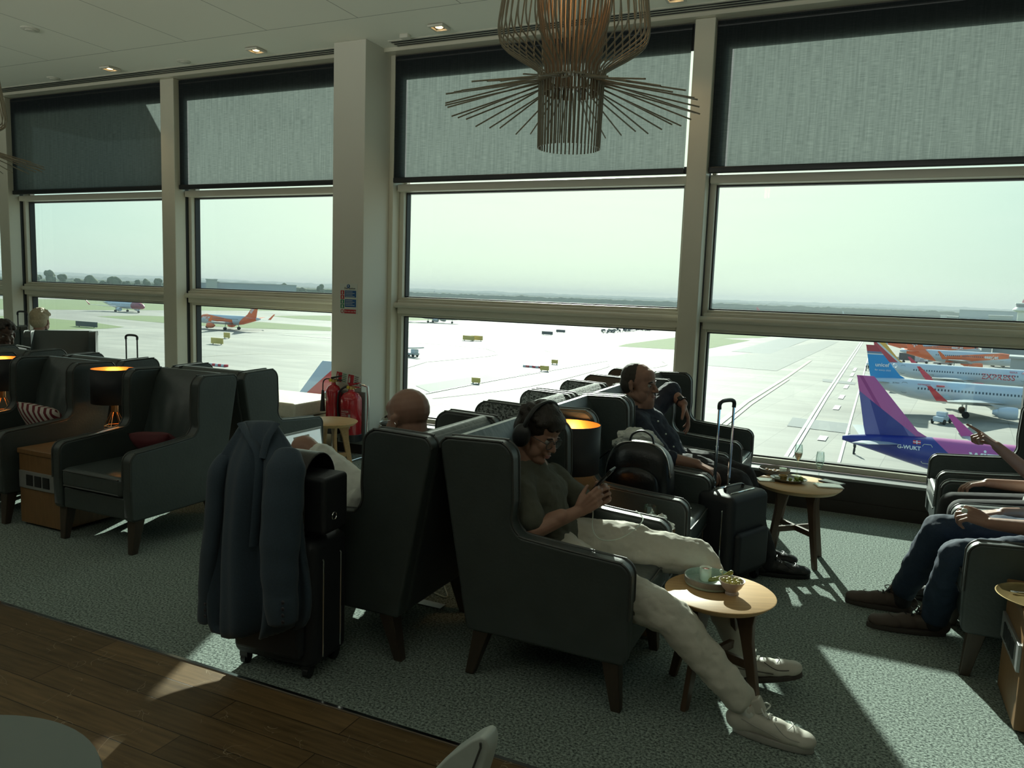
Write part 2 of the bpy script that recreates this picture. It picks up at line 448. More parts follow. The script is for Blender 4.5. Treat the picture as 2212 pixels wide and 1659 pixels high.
def lens_mat():
    m, nt, out = newmat('spectacle_lens'); t = N(nt, 'ShaderNodeBsdfTransparent'); t.inputs[0].default_value = (.9, .93, .93, 1)
    g = N(nt, 'ShaderNodeBsdfGlossy'); g.inputs['Roughness'].default_value = .15; mx = N(nt, 'ShaderNodeMixShader'); mx.inputs[0].default_value = .04
    nt.links.new(t.outputs[0], mx.inputs[1]); nt.links.new(g.outputs[0], mx.inputs[2]); nt.links.new(mx.outputs[0], out.inputs[0]); return m
M_speclens = lens_mat()
def blind_mat():
    m, nt, out = newmat('charcoal_screen_fabric')
    tc = N(nt, 'ShaderNodeTexCoord')
    mp = N(nt, 'ShaderNodeMapping'); mp.inputs['Scale'].default_value = (60, 1, 2.5); nt.links.new(tc.outputs['Object'], mp.inputs[0])
    nz = N(nt, 'ShaderNodeTexNoise'); nz.inputs['Scale'].default_value = 1; nz.inputs['Detail'].default_value = 6; nz.inputs['Roughness'].default_value = .7
    nt.links.new(mp.outputs[0], nz.inputs['Vector'])
    m2 = N(nt, 'ShaderNodeMapping'); m2.inputs['Scale'].default_value = (12, 1, 260); nt.links.new(tc.outputs['Object'], m2.inputs[0])
    n2 = N(nt, 'ShaderNodeTexNoise'); n2.inputs['Scale'].default_value = 1; n2.inputs['Detail'].default_value = 3
    nt.links.new(m2.outputs[0], n2.inputs['Vector'])
    ad = N(nt, 'ShaderNodeMath', operation='ADD'); nt.links.new(nz.outputs['Fac'], ad.inputs[0]); nt.links.new(n2.outputs['Fac'], ad.inputs[1])
    r = N(nt, 'ShaderNodeValToRGB'); r.color_ramp.elements[0].position = .35; r.color_ramp.elements[0].color = (.042, .050, .049, 1)
    r.color_ramp.elements[1].position = .65; r.color_ramp.elements[1].color = (.095, .109, .104, 1)
    hf = N(nt, 'ShaderNodeMath', operation='MULTIPLY'); hf.inputs[1].default_value = .5; nt.links.new(ad.outputs[0], hf.inputs[0]); nt.links.new(hf.outputs[0], r.inputs[0])
    tl = N(nt, 'ShaderNodeBsdfTranslucent'); nt.links.new(r.outputs[0], tl.inputs[0])
    df = N(nt, 'ShaderNodeBsdfDiffuse'); df.inputs[0].default_value = (.02, .024, .026, 1)
    tr = N(nt, 'ShaderNodeBsdfTransparent'); tr.inputs[0].default_value = (1, 1, 1, 1)
    a = N(nt, 'ShaderNodeAddShader'); nt.links.new(tl.outputs[0], a.inputs[0]); nt.links.new(df.outputs[0], a.inputs[1])
    mx = N(nt, 'ShaderNodeMixShader'); mx.inputs[0].default_value = .012
    nt.links.new(a.outputs[0], mx.inputs[1]); nt.links.new(tr.outputs[0], mx.inputs[2]); nt.links.new(mx.outputs[0], out.inputs[0])
    return m
M_blind = blind_mat()
M_blindbar = pmat('dark_blind_bar', (.012, .015, .017, 1), .4)
M_chrome = pmat('polished_chrome', (.75, .77, .78, 1), .12, 1, var=.02)
M_black = pmat('matt_black_plastic', (.012, .013, .015, 1), .45)
M_brass = pmat('brass_metal', (.55, .36, .14, 1), .3, 1, var=.05)

# ------------------------------------------------------------------ shell
XL, XR, YB, ZC = -13.2, 4.3, -4.5, 3.95
def st(o): o['kind'] = 'structure'; return o
st(MB().box(XL, XR, 2.35, 6.56, -.12, 0).build('floor', M_carpet, smooth=False))
st(MB().box(XL, XR, YB, 2.335, -.12, 0).build('floor', M_plank, smooth=False))
st(MB().box(XL, XR, 2.335, 2.35, -.12, .004).build('trim_1', M_chrome, smooth=False))
for o in bpy.data.objects:
    if o.name.startswith('floor'):
        # keep texture coordinates equal to world coordinates
        L = o.location.copy(); o.data.transform(Matrix.Translation(L)); o.location = (0, 0, 0); WM[o] = Matrix.Identity(4)
l_ = bpy.data.lights.new('added_fill_light', 'AREA'); l_.shape = 'RECTANGLE'; l_.size = 15; l_.size_y = 1.6; l_.energy = 135; l_.color = (.93, 1, .9); l_.spread = R(66)  # added area light, no real fixture, brightens the ceiling and window wall
lo = bpy.data.objects.new('added_fill_light', l_); col.objects.link(lo); lo.location = (-4.5, -3.6, 2.2)
lo.rotation_euler = Vector((0, -6.5, -3.7)).to_track_quat('Z', 'Y').to_euler()
c_ = st(MB().box(XL, XR, YB, 7.1, ZC, ZC+.2).build('ceiling', M_ceil, smooth=False))
c_.data.transform(Matrix.Translation(c_.location)); c_.location = (0, 0, 0)
st(MB().box(XL-.2, XL, YB, 7.1, -.12, ZC).build('wall_left', M_back, smooth=False))
st(MB().box(XR, XR+.2, YB, 7.1, -.12, ZC).build('wall_right', M_back, smooth=False))
st(MB().box(XL, XR, YB-.2, YB, -.12, ZC).build('wall_back', M_back, smooth=False))
st(MB().box(XL, XR, 6.56, 7.1, -.5, .262).build('wall_window_sill', M_darkwall, smooth=False))
st(MB().box(XL, XR, 6.54, 6.74, .262, .285).build('trim_2', M_ledge, bevel=.004))
st(MB().box(XL, XR, 6.545, 6.56, 0, .10).build('baseboard_window', M_darkwall, smooth=False))
st(MB().box(XL, XR, 6.82, 6.90, 3.92, ZC+.0).build('wall_window_head', M_cream, smooth=False))
st(MB().box(XL, XR, 6.5, 6.84, 3.915, ZC).build('trim_3', M_cream, smooth=False))
# unseen slab added outside to keep sun off the far left blind
st(MB().box(-13.0, -8.25, 7.12, 10.1, 4.15, 4.3).build('added_shade_slab', M_cream, smooth=False))

CX0 = W(717, 600, 6.2).x; CX1 = -4.43
colm = root('wall_column', ((CX0+CX1)/2, 6.5, 0), kind='structure')
MB().box(CX0, CX1, 6.2, 6.95, .145, ZC).build('column_casing', M_white, colm, True, bevel=.006)
MB().box(CX0+.03, CX1-.03, 6.25, 7.1, 0, .145).build('column_plinth', M_darkwall, colm, True, smooth=False)
MB().box(CX1, CX1+.05, 6.62, 6.9, .285, 3.92).build('side_cover', M_cream, colm, True, bevel=.004)

# mullions
MX = [(-13.2, -13.0), (-10.47, -10.27), (-7.5, -7.29), (-1.45, -1.285), (1.19, 1.36), (4.1, 4.3)]
for i, (a, b) in enumerate(MX):
    r_ = root('trim_%d' % (10+i), ((a+b)/2, 6.7, .285), kind='structure')
    MB().box(a, b, 6.55, 6.74, .285, 3.915).box(a+.02, b-.02, 6.74, 6.92, .285, 3.915).build('mullion_post', M_cream, r_, True, bevel=.008)
    MB().box(a-.004, b+.004, 6.70, 6.745, .285, 3.915).build('gasket', M_gasket, r_, True, smooth=False)

BAYS = [(-13.0, -10.47), (-10.27, -7.5), (-7.29, CX0), (CX1+.05, -1.45), (-1.285, 1.19), (1.36, 4.1)]
def frame_rect(mb, x0, x1, z0, z1, w, y0, y1):
    mb.box(x0, x0+w, y0, y1, z0, z1); mb.box(x1-w, x1, y0, y1, z0, z1)
    mb.box(x0+w, x1-w, y0, y1, z0, z0+w); mb.box(x0+w, x1-w, y0, y1, z1-w, z1)
for i, (a, b) in enumerate(BAYS):
    r_ = root('window_%d' % (i+1), ((a+b)/2, 6.85, .285), kind='structure')
    m = MB(); frame_rect(m, a, b, .285, 1.425, .05, 6.74, 6.87); frame_rect(m, a, b, 1.515, 2.67, .05, 6.74, 6.87)
    m.box(a, b, 6.745, 6.87, 1.425, 1.515)
    m.build('window_frame', M_cream, r_, True, bevel=.006)
    m = MB(); m.box(a+.02, b-.02, 6.70, 6.75, 1.40, 1.54); m.box(a+.01, b-.01, 6.68, 6.75, 2.62, 2.69)
    m.cap((a+.0, 6.69, 1.485), (b-.0, 6.69, 1.485), .028, .028, n=12)
    m.build('transom_rail', M_cream, r_, True, bevel=.008)
    m = MB(); frame_rect(m, a+.05, b-.05, .335, 1.375, .012, 6.79, 6.86); frame_rect(m, a+.05, b-.05, 1.565, 2.62, .012, 6.79, 6.86)
    m.build('gasket', M_gasket, r_, True, smooth=False)
    m = MB(); frame_rect(m, a, b, 2.67, 3.92, .035, 6.82, 6.88)
    m.build('upper_frame', M_cream, r_, True, smooth=False)
    m = MB(); m.box(a, b, 6.655, 6.67, 3.70, 3.915); m.box(a, a+.10, 6.655, 6.67, 2.70, 3.70); m.box(a+.10, b, 6.655, 6.67, 2.70, 2.76)
    m.build('dark_backing_frame', M_gasket, r_, True, smooth=False)
    for z0, z1 in ((.347, 1.363), (1.577, 2.608), (2.70, 3.89)):
        MB().add([(a+.06, 6.85, z0), (b-.06, 6.85, z0), (b-.06, 6.85, z1), (a+.06, 6.85, z1)], [(0,1,2,3)]).build('pane', M_glass, r_, True, smooth=False)
    # daylight portal of the bay
    pl = bpy.data.lights.new('daylight_portal', 'AREA'); pl.shape = 'RECTANGLE'; pl.size = b-a; pl.size_y = 2.4; pl.cycles.is_portal = True
    po = bpy.data.objects.new('daylight_portal', pl); col.objects.link(po); po.location = ((a+b)/2, 7.0, 1.5); po.rotation_euler = (R(-90), 0, 0)

labels = [None, 'dark shaded roller blind in the leftmost window bay', 'grey roller blind half lit by sun just left of the white column',
          'pale sunlit roller blind behind the rod pendant lamp', 'wide blue grey sunlit roller blind in the right hand bay', 'roller blind']
for i, (a, b) in enumerate(BAYS):
    if i in (0, 5): 
        lab = 'roller blind of the bay beyond the ' + ('left' if i == 0 else 'right') + ' edge of the picture'
    else: lab = labels[i]
    x1 = b-.035 if i == 3 else b-.004
    x0 = a+.008
    r_ = root('roller_blind', ((a+b)/2, 6.62, 2.69), 0, lab, 'blind', 'roller blinds over the upper windows')
    MB().grid(lambda u, v: (x0+(x1-x0)*u, 6.62, 2.74+(3.90-2.74)*v), 2, 2).build('blind_fabric', M_blind, r_, True, smooth=False)
    MB().box(x0, x1, 6.60, 6.635, 2.695, 2.745).build('bottom_bar', M_blindbar, r_, True, bevel=.008)
    MB().tube([(x0, 6.66, 3.868), (x1, 6.66, 3.868)], .042, 14).build('roller_tube', M_blindbar, r_, True)

# linear slot vents
for (a, b, lb) in ((XL, CX0-.03, 'left of the column'), (-4.27, XR, 'right of the column')):
    r_ = root('linear_vent', ((a+b)/2, 6.42, ZC-.01), 0, 'long triple slot air vent in the ceiling ' + lb, 'vent', 'slot vents along the window head')
    MB().box(a, b, 6.32, 6.50, ZC-.006, ZC+.0).build('vent_frame', M_white, r_, True, smooth=False)
    for k in range(3): MB().box(a+.02, b-.02, 6.345+.05*k, 6.367+.05*k, ZC-.009, ZC-.004).build('slot', M_gasket, r_, True, smooth=False)

M_lens = pmat('warm_lamp_lens', (1, .8, .5, 1), .3, emit=(1, .62, .25, 1), estr=6)
pos = ['far left, beside the shaded blind', 'above the blind left of the column', 'just right of the column', 'above the tall rod pendant']
for k in range(4):
    x = -7.76 + 2.08*k
    r_ = root('recessed_downlight', (x, 6.12, ZC-.012), 0, 'small square recessed downlight glowing warm ' + pos[k], 'ceiling light', 'recessed downlights near the window')
    m = MB(); frame_rect(m, -.075, .075, -.075, .075, .02, -.012, .006)
    m.v = [Vector((v.x, v.z, v.y)) for v in m.v]; m.build('bezel', M_white, r_)
    MB().box(-.055, .055, -.055, .055, .004, .010).build('housing', M_black, r_, smooth=False)
    MB().ell((0, 0, .004), (.036, .036, .012)).build('lens', M_lens, r_)
    l_ = bpy.data.lights.new('downlight_glow', 'SPOT'); l_.energy = 9; l_.color = (1, .68, .36); l_.spot_size = R(95); l_.spot_blend = .8; l_.shadow_soft_size = .03
    lo = bpy.data.objects.new('downlight_glow', l_); col.objects.link(lo); lo.location = (x, 6.12, ZC-.04)
for (x, y, rr, nm, lb) in ((-6.74, 6.2, .07, 'ceiling_speaker', 'round white ceiling speaker between two downlights'), (-8.84, 6.22, .07, 'ceiling_speaker', 'round white ceiling speaker at the far left end'), (-7.34, 4.95, .08, 'smoke_detector', 'round white smoke detector on the ceiling boards')):
    o = MB().lathe([(rr, 0), (rr, -.006), (rr*.9, -.012), (rr*.55, -.014), (rr*.5, -.02), (0, -.022)], 24, (x, y, ZC)).build(nm, M_white); tag(o, lb, 'speaker' if 'speaker' in nm else 'smoke detector')
o = MB().box(-4.06, -3.97, 6.19, 6.26, ZC-.035, ZC+.004).build('motion_sensor', M_white, bevel=.01); tag(o, 'small white sensor box on the ceiling beside the column', 'sensor')
# ------------------------------------------------------------------ furniture materials
M_leather = pmat('grey_green_leather', (.048, .060, .060, 1), .42, var=.18, scale=9, bump=.12, bscale=60, spec=.55)
M_leather_in = pmat('grey_green_leather_inner', (.052, .066, .066, 1), .34, var=.2, scale=7, bump=.2, bscale=22, spec=.6, stretch=(1, 1, .35))
M_piping = pmat('dark_leather_piping', (.05, .055, .053, 1), .4)
M_brownleather = pmat('brown_leather', (.12, .075, .045, 1), .45, var=.15, scale=9, bump=.12, bscale=60)
M_chairleg = pmat('dark_wood_leg', (.05, .036, .026, 1), .45, var=.3, scale=12, stretch=(8, 8, 1))
M_oak = pmat('warm_oak', (.42, .25, .11, 1), .38, var=.25, scale=5, bump=.05, stretch=(1.2, 14, 14))
M_walnut = pmat('dark_table_leg_wood', (.085, .05, .03, 1), .4, var=.3, scale=6, stretch=(10, 10, 1))
def tweed_mat():
    m, nt, out = newmat('charcoal_woven_tweed')
    p = N(nt, 'ShaderNodeBsdfPrincipled'); p.inputs['Roughness'].default_value = .8; p.inputs['Sheen Weight'].default_value = .2
    tc = N(nt, 'ShaderNodeTexCoord'); v = N(nt, 'ShaderNodeTexVoronoi'); v.inputs['Scale'].default_value = 110
    nt.links.new(tc.outputs['Object'], v.inputs['Vector'])
    r = N(nt, 'ShaderNodeValToRGB'); r.color_ramp.elements[0].position = .2; r.color_ramp.elements[0].color = (.02, .024, .024, 1); r.color_ramp.elements[1].position = .75; r.color_ramp.elements[1].color = (.30, .33, .32, 1)
    nt.links.new(v.outputs['Color'], r.inputs[0]); nt.links.new(r.outputs[0], p.inputs['Base Color'])
    b = N(nt, 'ShaderNodeBump'); b.inputs['Strength'].default_value = .7; b.inputs['Distance'].default_value = .006
    nt.links.new(v.outputs['Distance'], b.inputs['Height']); nt.links.new(b.outputs[0], p.inputs['Normal']); nt.links.new(p.outputs[0], out.inputs[0])
    return m
M_tweed = tweed_mat()

# ------------------------------------------------------------------ wing armchair. local: front = +X, back top at x=0, width along y centred
CW = .70
def side_outline():
    # (x,z), x measured from the back top edge; arm front at .86
    p = []
    p += [(.15, .21)]
    p += [(.0, .985)]
    p += arc(.05, .985, .05, 170, 95, 4)
    p += arc(.267, .967, .075, 85, 0, 8)
    p += [(.345, .90), (.35, .80)]
    p += arc(.43, .735, .085, 170, 250, 6)
    p += [(.60, .638)]
    p += arc(.798, .563, .062, 85, 0, 6)
    p += [(.862, .40)]
    p += arc(.83, .235, .028, 0, -90, 3)
    return p
def make_chair(label, mat_side, mat_in, group, tweed=False):
    r = root('wing_armchair', (0, 0, 0), 0, label, 'armchair', group)
    ol = side_outline()
    for s in (-1, 1):
        y1 = s*CW/2; y0 = s*(CW/2-.075)
        side = MB().prism(ol, min(y0, y1), max(y0, y1), 'xz').build('side_panel', mat_side, r, bevel=.022, bseg=3)
        # piping along the upper edge
        m = MB()
        path = smoothpath([(x, 0, z) for x, z in ol[1:-4]], 2)
        for yy in (y1 - s*.004, y0 + s*.006):
            m.tube([(v.x, yy, v.z) for v in path], .0055, 6)
        m.build('piping', M_piping, side)
    yw = CW/2 - .076
    # outer back shell: leaning slab
    m = MB().prism([(.15, .21), (.0, .99), (.035, 1.03), (.09, 1.02), (.13, .92), (.24, .40), (.26, .21)], -yw, yw, 'xz')
    m.build('back_shell', mat_in if tweed else mat_side, r, bevel=.02, bseg=3)
    # padded inner back, softly bulging, rolls over the top
    def back(u, v):
        y = (u-.5)*2*yw
        z = .44 + .60*v
        x = .27 - .16*v - .0*(1-v) + .035*math.sin(pi*min(1, v*1.05))*(1-.6*(2*u-1)**2)
        x -= .05*max(0, v-.9)*10*.5 if v > .9 else 0
        # stretched leather creases fanning from the lower middle
        x += .006*math.sin((u-.5)*34*(1.3-v))*math.exp(-((v-.4)/.25)**2)
        return (x, y, z)
    m = MB()
    m.grid(back, 20, 20)
    m.grid(lambda u, v: (back(u, 0)[0]*(1-v)+.2*v, (u-.5)*2*yw, .44), 20, 1)
    m.grid(lambda u, v: ((back(u, 1)[0])*(1-v)+.02*v, (u-.5)*2*yw, 1.04+.012*math.sin(pi*v)-.03*v), 20, 5)
    m.build('back_cushion', mat_in, r, angle=80)
    # seat base and cushion
    MB().box(.18, .845, -yw, yw, .21, .345).build('seat_base', mat_side, r, bevel=.015)
    c = MB().box(.22, .865, -yw+.004, yw-.004, .345, .47).build('seat_cushion', mat_in, r, bevel=.035, bseg=4)
    m = MB(); 
    for z in (.455, .362): m.tube([(.862, -yw+.03, z), (.868, 0, z+.003), (.862, yw-.03, z)], .005, 6)
    m.build('piping', M_piping, c)
    for sx_, x0, dx in ((1, .79, .03), (-1, .22, -.06)):
        for s in (-1, 1):
            y = s*(CW/2-.045)
            w1, w2 = .036, .02
            m = MB(); m.loft([[Vector((x0-w1, y-w1, .22)), Vector((x0+w1, y-w1, .22)), Vector((x0+w1, y+w1, .22)), Vector((x0-w1, y+w1, .22))],
                              [Vector((x0+dx-w2, y-w2, 0)), Vector((x0+dx+w2, y-w2, 0)), Vector((x0+dx+w2, y+w2, 0)), Vector((x0+dx-w2, y+w2, 0))]])
            m.build('leg', M_chairleg, r, bevel=.004)
    return r
GR = 'grey leather wing armchairs'
def bx(x, y, dirn):
    """location of the chair root for back-top at (x,y centre)"""
    return (x, y, 0)
chairA = make_chair('grey leather wing armchair holding the young man with headphones', M_leather, M_leather_in, GR)
chairA.location = (-1.60, 3.155, 0); WM[chairA] = Matrix.Translation(chairA.location)
def chair(x, y, rz, label, src=None, group=None): return copy_tree(src or chairA, (x, y, 0), rz, label, group)
PI = pi
chair(-1.60, 4.195, 0, 'grey leather wing armchair with the black backpack standing on its seat')
chair(-1.60, 4.915, 0, 'grey leather wing armchair holding the man in the navy shirt')
chair(-1.60, 6.045, 0, 'grey leather wing armchair nearest the window, right of the navy shirt man')
chair(-1.61, 3.10, PI, 'grey leather wing armchair with the bald man, its back to the young man')
# left block
chair(-4.21, 3.975, -PI/2, 'empty grey leather wing armchair with dark red cushion, left of the hanging jacket')
chair(-5.41, 3.975, -PI/2, 'empty grey leather wing armchair with the striped cushion, beside the wooden cabinet')
chair(-6.55, 3.975, -PI/2, 'grey leather wing armchair cut by the left edge, beyond the lamp')
chair(-4.21, 4.03, PI/2, 'grey leather wing armchair facing the window, back to back with the red cushion chair')
chair(-5.41, 4.03, PI/2, 'grey leather wing armchair facing the window, behind the striped cushion chair')
chair(-6.50, 4.03, PI/2, 'grey leather wing armchair facing the window beside the man looking right')
chair(-8.38, 5.92, R(-42), 'grey leather wing armchair by the far left window, seen from the front')
chair(-9.35, 5.72, R(150), 'grey leather wing armchair of the fair haired person at the far left window')
# right block, facing left
chair(1.36, 4.21, PI, 'grey leather wing armchair of the man in jeans at the right edge')
chair(1.36, 4.915, PI, 'grey leather wing armchair just beyond the man in jeans')
chair(1.36, 5.81, PI, 'grey leather wing armchair nearest the right window, under the pointing hand')
# tweed pair + brown one facing left
tw = make_chair('charcoal woven tweed wing armchair right behind the young man', M_tweed, M_tweed, 'tweed wing armchairs', True)
tw.location = (-1.61, 4.165, 0); tw.rotation_euler = (0, 0, PI); WM[tw] = Matrix.Translation(tw.location) @ Matrix.Rotation(PI, 4, 'Z')
chair(-1.61, 4.87, PI, 'charcoal woven tweed wing armchair, second one behind the young man', tw, 'tweed wing armchairs')
br_ = make_chair('brown leather wing armchair behind the navy shirt man by the window', M_brownleather, M_leather_in, 'brown wing armchairs')
br_.location = (-1.61, 6.0, 0); br_.rotation_euler = (0, 0, PI); WM[br_] = Matrix.Translation(br_.location) @ Matrix.Rotation(PI, 4, 'Z')

# ------------------------------------------------------------------ round side tables on four legs
def make_table(label, rad, h, topmat, legmat, cat='side table', name='round_side_table', group='round wooden side tables'):
    r = root(name, (0, 0, 0), 0, label, cat, group)
    MB().lathe([(0, h-.03), (rad-.03, h-.03), (rad-.008, h-.012), (rad, h-.003), (rad-.004, h), (0, h)], 48).build('tabletop', topmat, r)
    for k in range(4):
        a = pi/4 + k*pi/2; c, s = math.cos(a), math.sin(a)
        def ringat(z, d, w, t):
            return [Vector((c*(d+i*w) - s*j*t, s*(d+i*w) + c*j*t, z)) for i, j in ((-1,-1),(1,-1),(1,1),(-1,1))]
        m = MB(); m.loft([ringat(h-.03, .115, .06, .013), ringat(h-.09, .128, .036, .013), ringat(h-.16, .14, .026, .013), ringat(0, .205, .017, .012)])
        m.build('leg', legmat, r, bevel=.004)
    for k in (0, 1):
        a = pi/4 + k*pi/2; Mz = Matrix.Rotation(a, 4, 'Z')
        MB().box(-.165, .165, -.011, .011, h*.42-.018+k*.0, h*.42+.018, M=Mz).build('stretcher', legmat, r, bevel=.003)
    return r
M_oaktop = pmat('warm_oak_veneer_top', (.50, .31, .14, 1), .5, var=.25, scale=4, stretch=(1.2, 16, 1), spec=.3)
t1 = make_table('round wooden side table with olives and pickle bowl at the young man\'s knees', .225, .45, M_oaktop, M_walnut)
t1.location = (-.455, 3.17, 0); t1.rotation_euler = (0, 0, R(22)); WM[t1] = Matrix.Translation(t1.location)
t2 = make_table('round wooden side table with two flute glasses by the right window', .262, .50, M_oaktop, M_walnut)
t2.location = (-.30, 5.18, 0); t2.rotation_euler = (0, 0, R(-2)); WM[t2] = Matrix.Translation(t2.location)
t3 = make_table('pale round wooden side table in front of the fire extinguishers', .235, .52, M_oaktop, M_oak)
t3.location = (-4.05, 5.22, 0); t3.rotation_euler = (0, 0, R(10)); WM[t3] = Matrix.Translation(t3.location)

# ------------------------------------------------------------------ wooden side cabinets with socket strip
M_cab = pmat('brown_oak_cabinet', (.20, .105, .042, 1), .42, var=.25, scale=5, stretch=(12, 12, 1.5))
M_sock = pmat('grey_aluminium_socket_strip', (.35, .36, .36, 1), .4, .6)
def make_cabinet(label, w=.30, d=.56, h=.50):
    """front = -Y; origin at centre base"""
    r = root('side_cabinet', (0, 0, 0), 0, label, 'cabinet', 'wooden cabinets between the armchairs')
    MB().box(-w/2, w/2, -d/2, d/2, h-.035, h).build('cabinet_top', M_cab, r, bevel=.006)
    MB().box(-w/2+.008, w/2-.008, -d/2+.008, d/2-.008, .02, h-.035).build('cabinet_body', M_cab, r, bevel=.004)
    s = MB().box(-w/2+.02, w/2-.02, -d/2-.004, -d/2+.01, h*.50, h*.72).build('socket_strip', M_sock, r, bevel=.002)
    for k in (-1, 0, 1): MB().box(k*.082-.032, k*.082+.032, -d/2-.008, -d/2, h*.54, h*.68).build('socket', M_black, s, bevel=.002)
    return r
cab = make_cabinet('brown wooden cabinet with sockets between the two empty left armchairs', .42, .62, .52)
cab.location = (-4.81, 3.50, 0); WM[cab] = Matrix.Translation(cab.location)
c2 = copy_tree(cab, (-5.98, 3.50, 0), 0, 'brown wooden cabinet at the left edge under the cropped lamp')
cab2 = make_cabinet('wooden cabinet between the young man\'s armchair and the backpack armchair', .30, .66, .50)
cab2.location = (-1.12, 3.67, 0); cab2.rotation_euler = (0, 0, PI/2); WM[cab2] = Matrix.Translation(cab2.location)
cab3 = make_cabinet('warm oak cabinet with gold tray at the right edge', .42, .50, .50)
cab3.location = (.90, 3.62, 0); cab3.rotation_euler = (0, 0, -PI/2); WM[cab3] = Matrix.Translation(cab3.location)

# ------------------------------------------------------------------ table lamps
M_shade = pmat('black_drum_shade', (.012, .014, .018, 1), .6)
M_gold = pmat('gold_shade_lining', (.85, .50, .16, 1), .35, .7, var=.1)
M_copper = pmat('copper_wire', (.75, .38, .17, 1), .25, 1, var=.05)
M_bulb = pmat('glowing_bulb', (1, .8, .5, 1), .4, emit=(1, .55, .2, 1), estr=7)
def make_lamp(label):
    r = root('table_lamp', (0, 0, 0), 0, label, 'lamp', 'black drum shade table lamps')
    m = MB(); top = (0, 0, .19); ring = [(.07*math.cos(2*pi*k/6), .07*math.sin(2*pi*k/6), .085) for k in range(6)]; low = [(.045*math.cos(2*pi*k/6), .045*math.sin(2*pi*k/6), 0.003) for k in range(6)]
    for k in range(6):
        m.tube([(0.012*math.cos(2*pi*k/6), .012*math.sin(2*pi*k/6), .20), ring[k], low[k]], .0028, 6); m.tube([ring[k], ring[(k+1) % 6]], .0028, 6); m.tube([low[k], low[(k+1) % 6]], .0028, 6)
    m.build('wire_base', M_copper, r)
    MB().lathe([(.0, .185), (.024, .185), (.024, .235), (.0, .235)], 16).build('lamp_holder', M_copper, r)
    m = MB(); m.lathe([(.15, .25), (.15, .495)], 48, caps=False); m.build('lamp_shade', M_shade, r, solid=.003)
    m = MB(); m.lathe([(.1475, .252), (.1475, .493)], 48, caps=False); m.tube([(-.146, 0, .42), (.146, 0, .42)], .002, 5); m.build('shade_lining', M_gold, r)
    MB().ell((0, 0, .33), (.035, .035, .05)).build('bulb', M_bulb, r)
    return r
lamp = make_lamp('black drum lamp with gold lining beside the young man\'s headphones')
lamp.location = (-1.325, 3.68, .50); WM[lamp] = Matrix.Translation(lamp.location)
copy_tree(lamp, (-4.83, 3.78, .52), 0, 'black drum lamp between the two empty armchairs on the left')
copy_tree(lamp, (-6.03, 3.74, .52), 0, 'black drum lamp cut by the left edge of the picture')
for (x, y, z) in ((-1.325, 3.68, .50), (-4.83, 3.78, .52), (-6.03, 3.74, .52)):
    l_ = bpy.data.lights.new('bulb_light', 'POINT'); l_.energy = 1.7; l_.color = (1, .55, .22); l_.shadow_soft_size = .03
    lo = bpy.data.objects.new('bulb_light', l_); col.objects.link(lo); lo.location = (x, y, z+.42)

# ------------------------------------------------------------------ window bench
M_bench = pmat('cream_leather_cushion', (.62, .58, .48, 1), .5, bump=.1, bscale=40)
r = root('window_bench', (-5.6, 6.1, 0), 0, 'cream cushioned window bench in the sun left of the extinguishers', 'bench')
MB().box(-6.1, -4.86, 5.72, 6.45, .38, .53).build('seat_cushion', M_bench, r, True, bevel=.03, bseg=4)
MB().box(-6.08, -4.88, 5.75, 6.45, .0, .37).build('bench_base', pmat('tan_bench_base', (.3, .26, .19, 1), .6), r, True, bevel=.01)

# ------------------------------------------------------------------ cushions
def stripes_mat():
    m, nt, out = newmat('red_and_cream_zebra_print')
    p = N(nt, 'ShaderNodeBsdfPrincipled'); p.inputs['Roughness'].default_value = .8
    tc = N(nt, 'ShaderNodeTexCoord'); mp = N(nt, 'ShaderNodeMapping'); mp.inputs['Rotation'].default_value = (0, R(35), 0); nt.links.new(tc.outputs['Object'], mp.inputs[0])
    wv = N(nt, 'ShaderNodeTexWave'); wv.inputs['Scale'].default_value = 6.5; wv.inputs['Distortion'].default_value = 3.2; wv.inputs['Detail'].default_value = 1; wv.inputs['Detail Scale'].default_value = .7
    nt.links.new(mp.outputs[0], wv.inputs['Vector'])
    r = N(nt, 'ShaderNodeValToRGB'); r.color_ramp.interpolation = 'CONSTANT'; r.color_ramp.elements[0].color = (.13, .012, .02, 1); r.color_ramp.elements[1].position = .42; r.color_ramp.elements[1].color = (.55, .5, .46, 1)
    nt.links.new(wv.outputs['Fac'], r.inputs[0]); nt.links.new(r.outputs[0], p.inputs['Base Color']); nt.links.new(p.outputs[0], out.inputs[0]); return m
M_zebra = stripes_mat()
M_redc = pmat('dark_red_velvet', (.09, .012, .018, 1), .7, var=.3, scale=25)
def cushion(name, c, w, h, t, Mx, mat, label):
    def pt(u, v, s):
        x = (u-.5)*2; z = (v-.5)*2
        e = (1-abs(x)**2.6)*(1-abs(z)**2.6)
        return Vector(c) + Mx @ Vector((x*w/2*(1-.06*(1-abs(z))), s*t/2*max(0, e)**.45, z*h/2*(1-.06*(1-abs(x)))))
    m = MB(); m.grid(lambda u, v: pt(u, v, 1), 16, 16); m.grid(lambda u, v: pt(u, v, -1), 16, 16)
    o = m.build(name, mat, angle=90); tag(o, label, 'cushion'); return o
cushion('striped_cushion', (-5.33, 3.60, .60), .42, .30, .13, (Matrix.Rotation(R(28), 3, 'X') @ Matrix.Rotation(R(4), 3, 'Y')), M_zebra, 'dark red and cream zebra striped cushion leaning in the left armchair')
cushion('red_cushion', (-4.13, 3.56, .565), .42, .26, .13, (Matrix.Rotation(R(40), 3, 'X') @ Matrix.Rotation(R(-8), 3, 'Y')), M_redc, 'dark red cushion slumped in the large empty armchair')

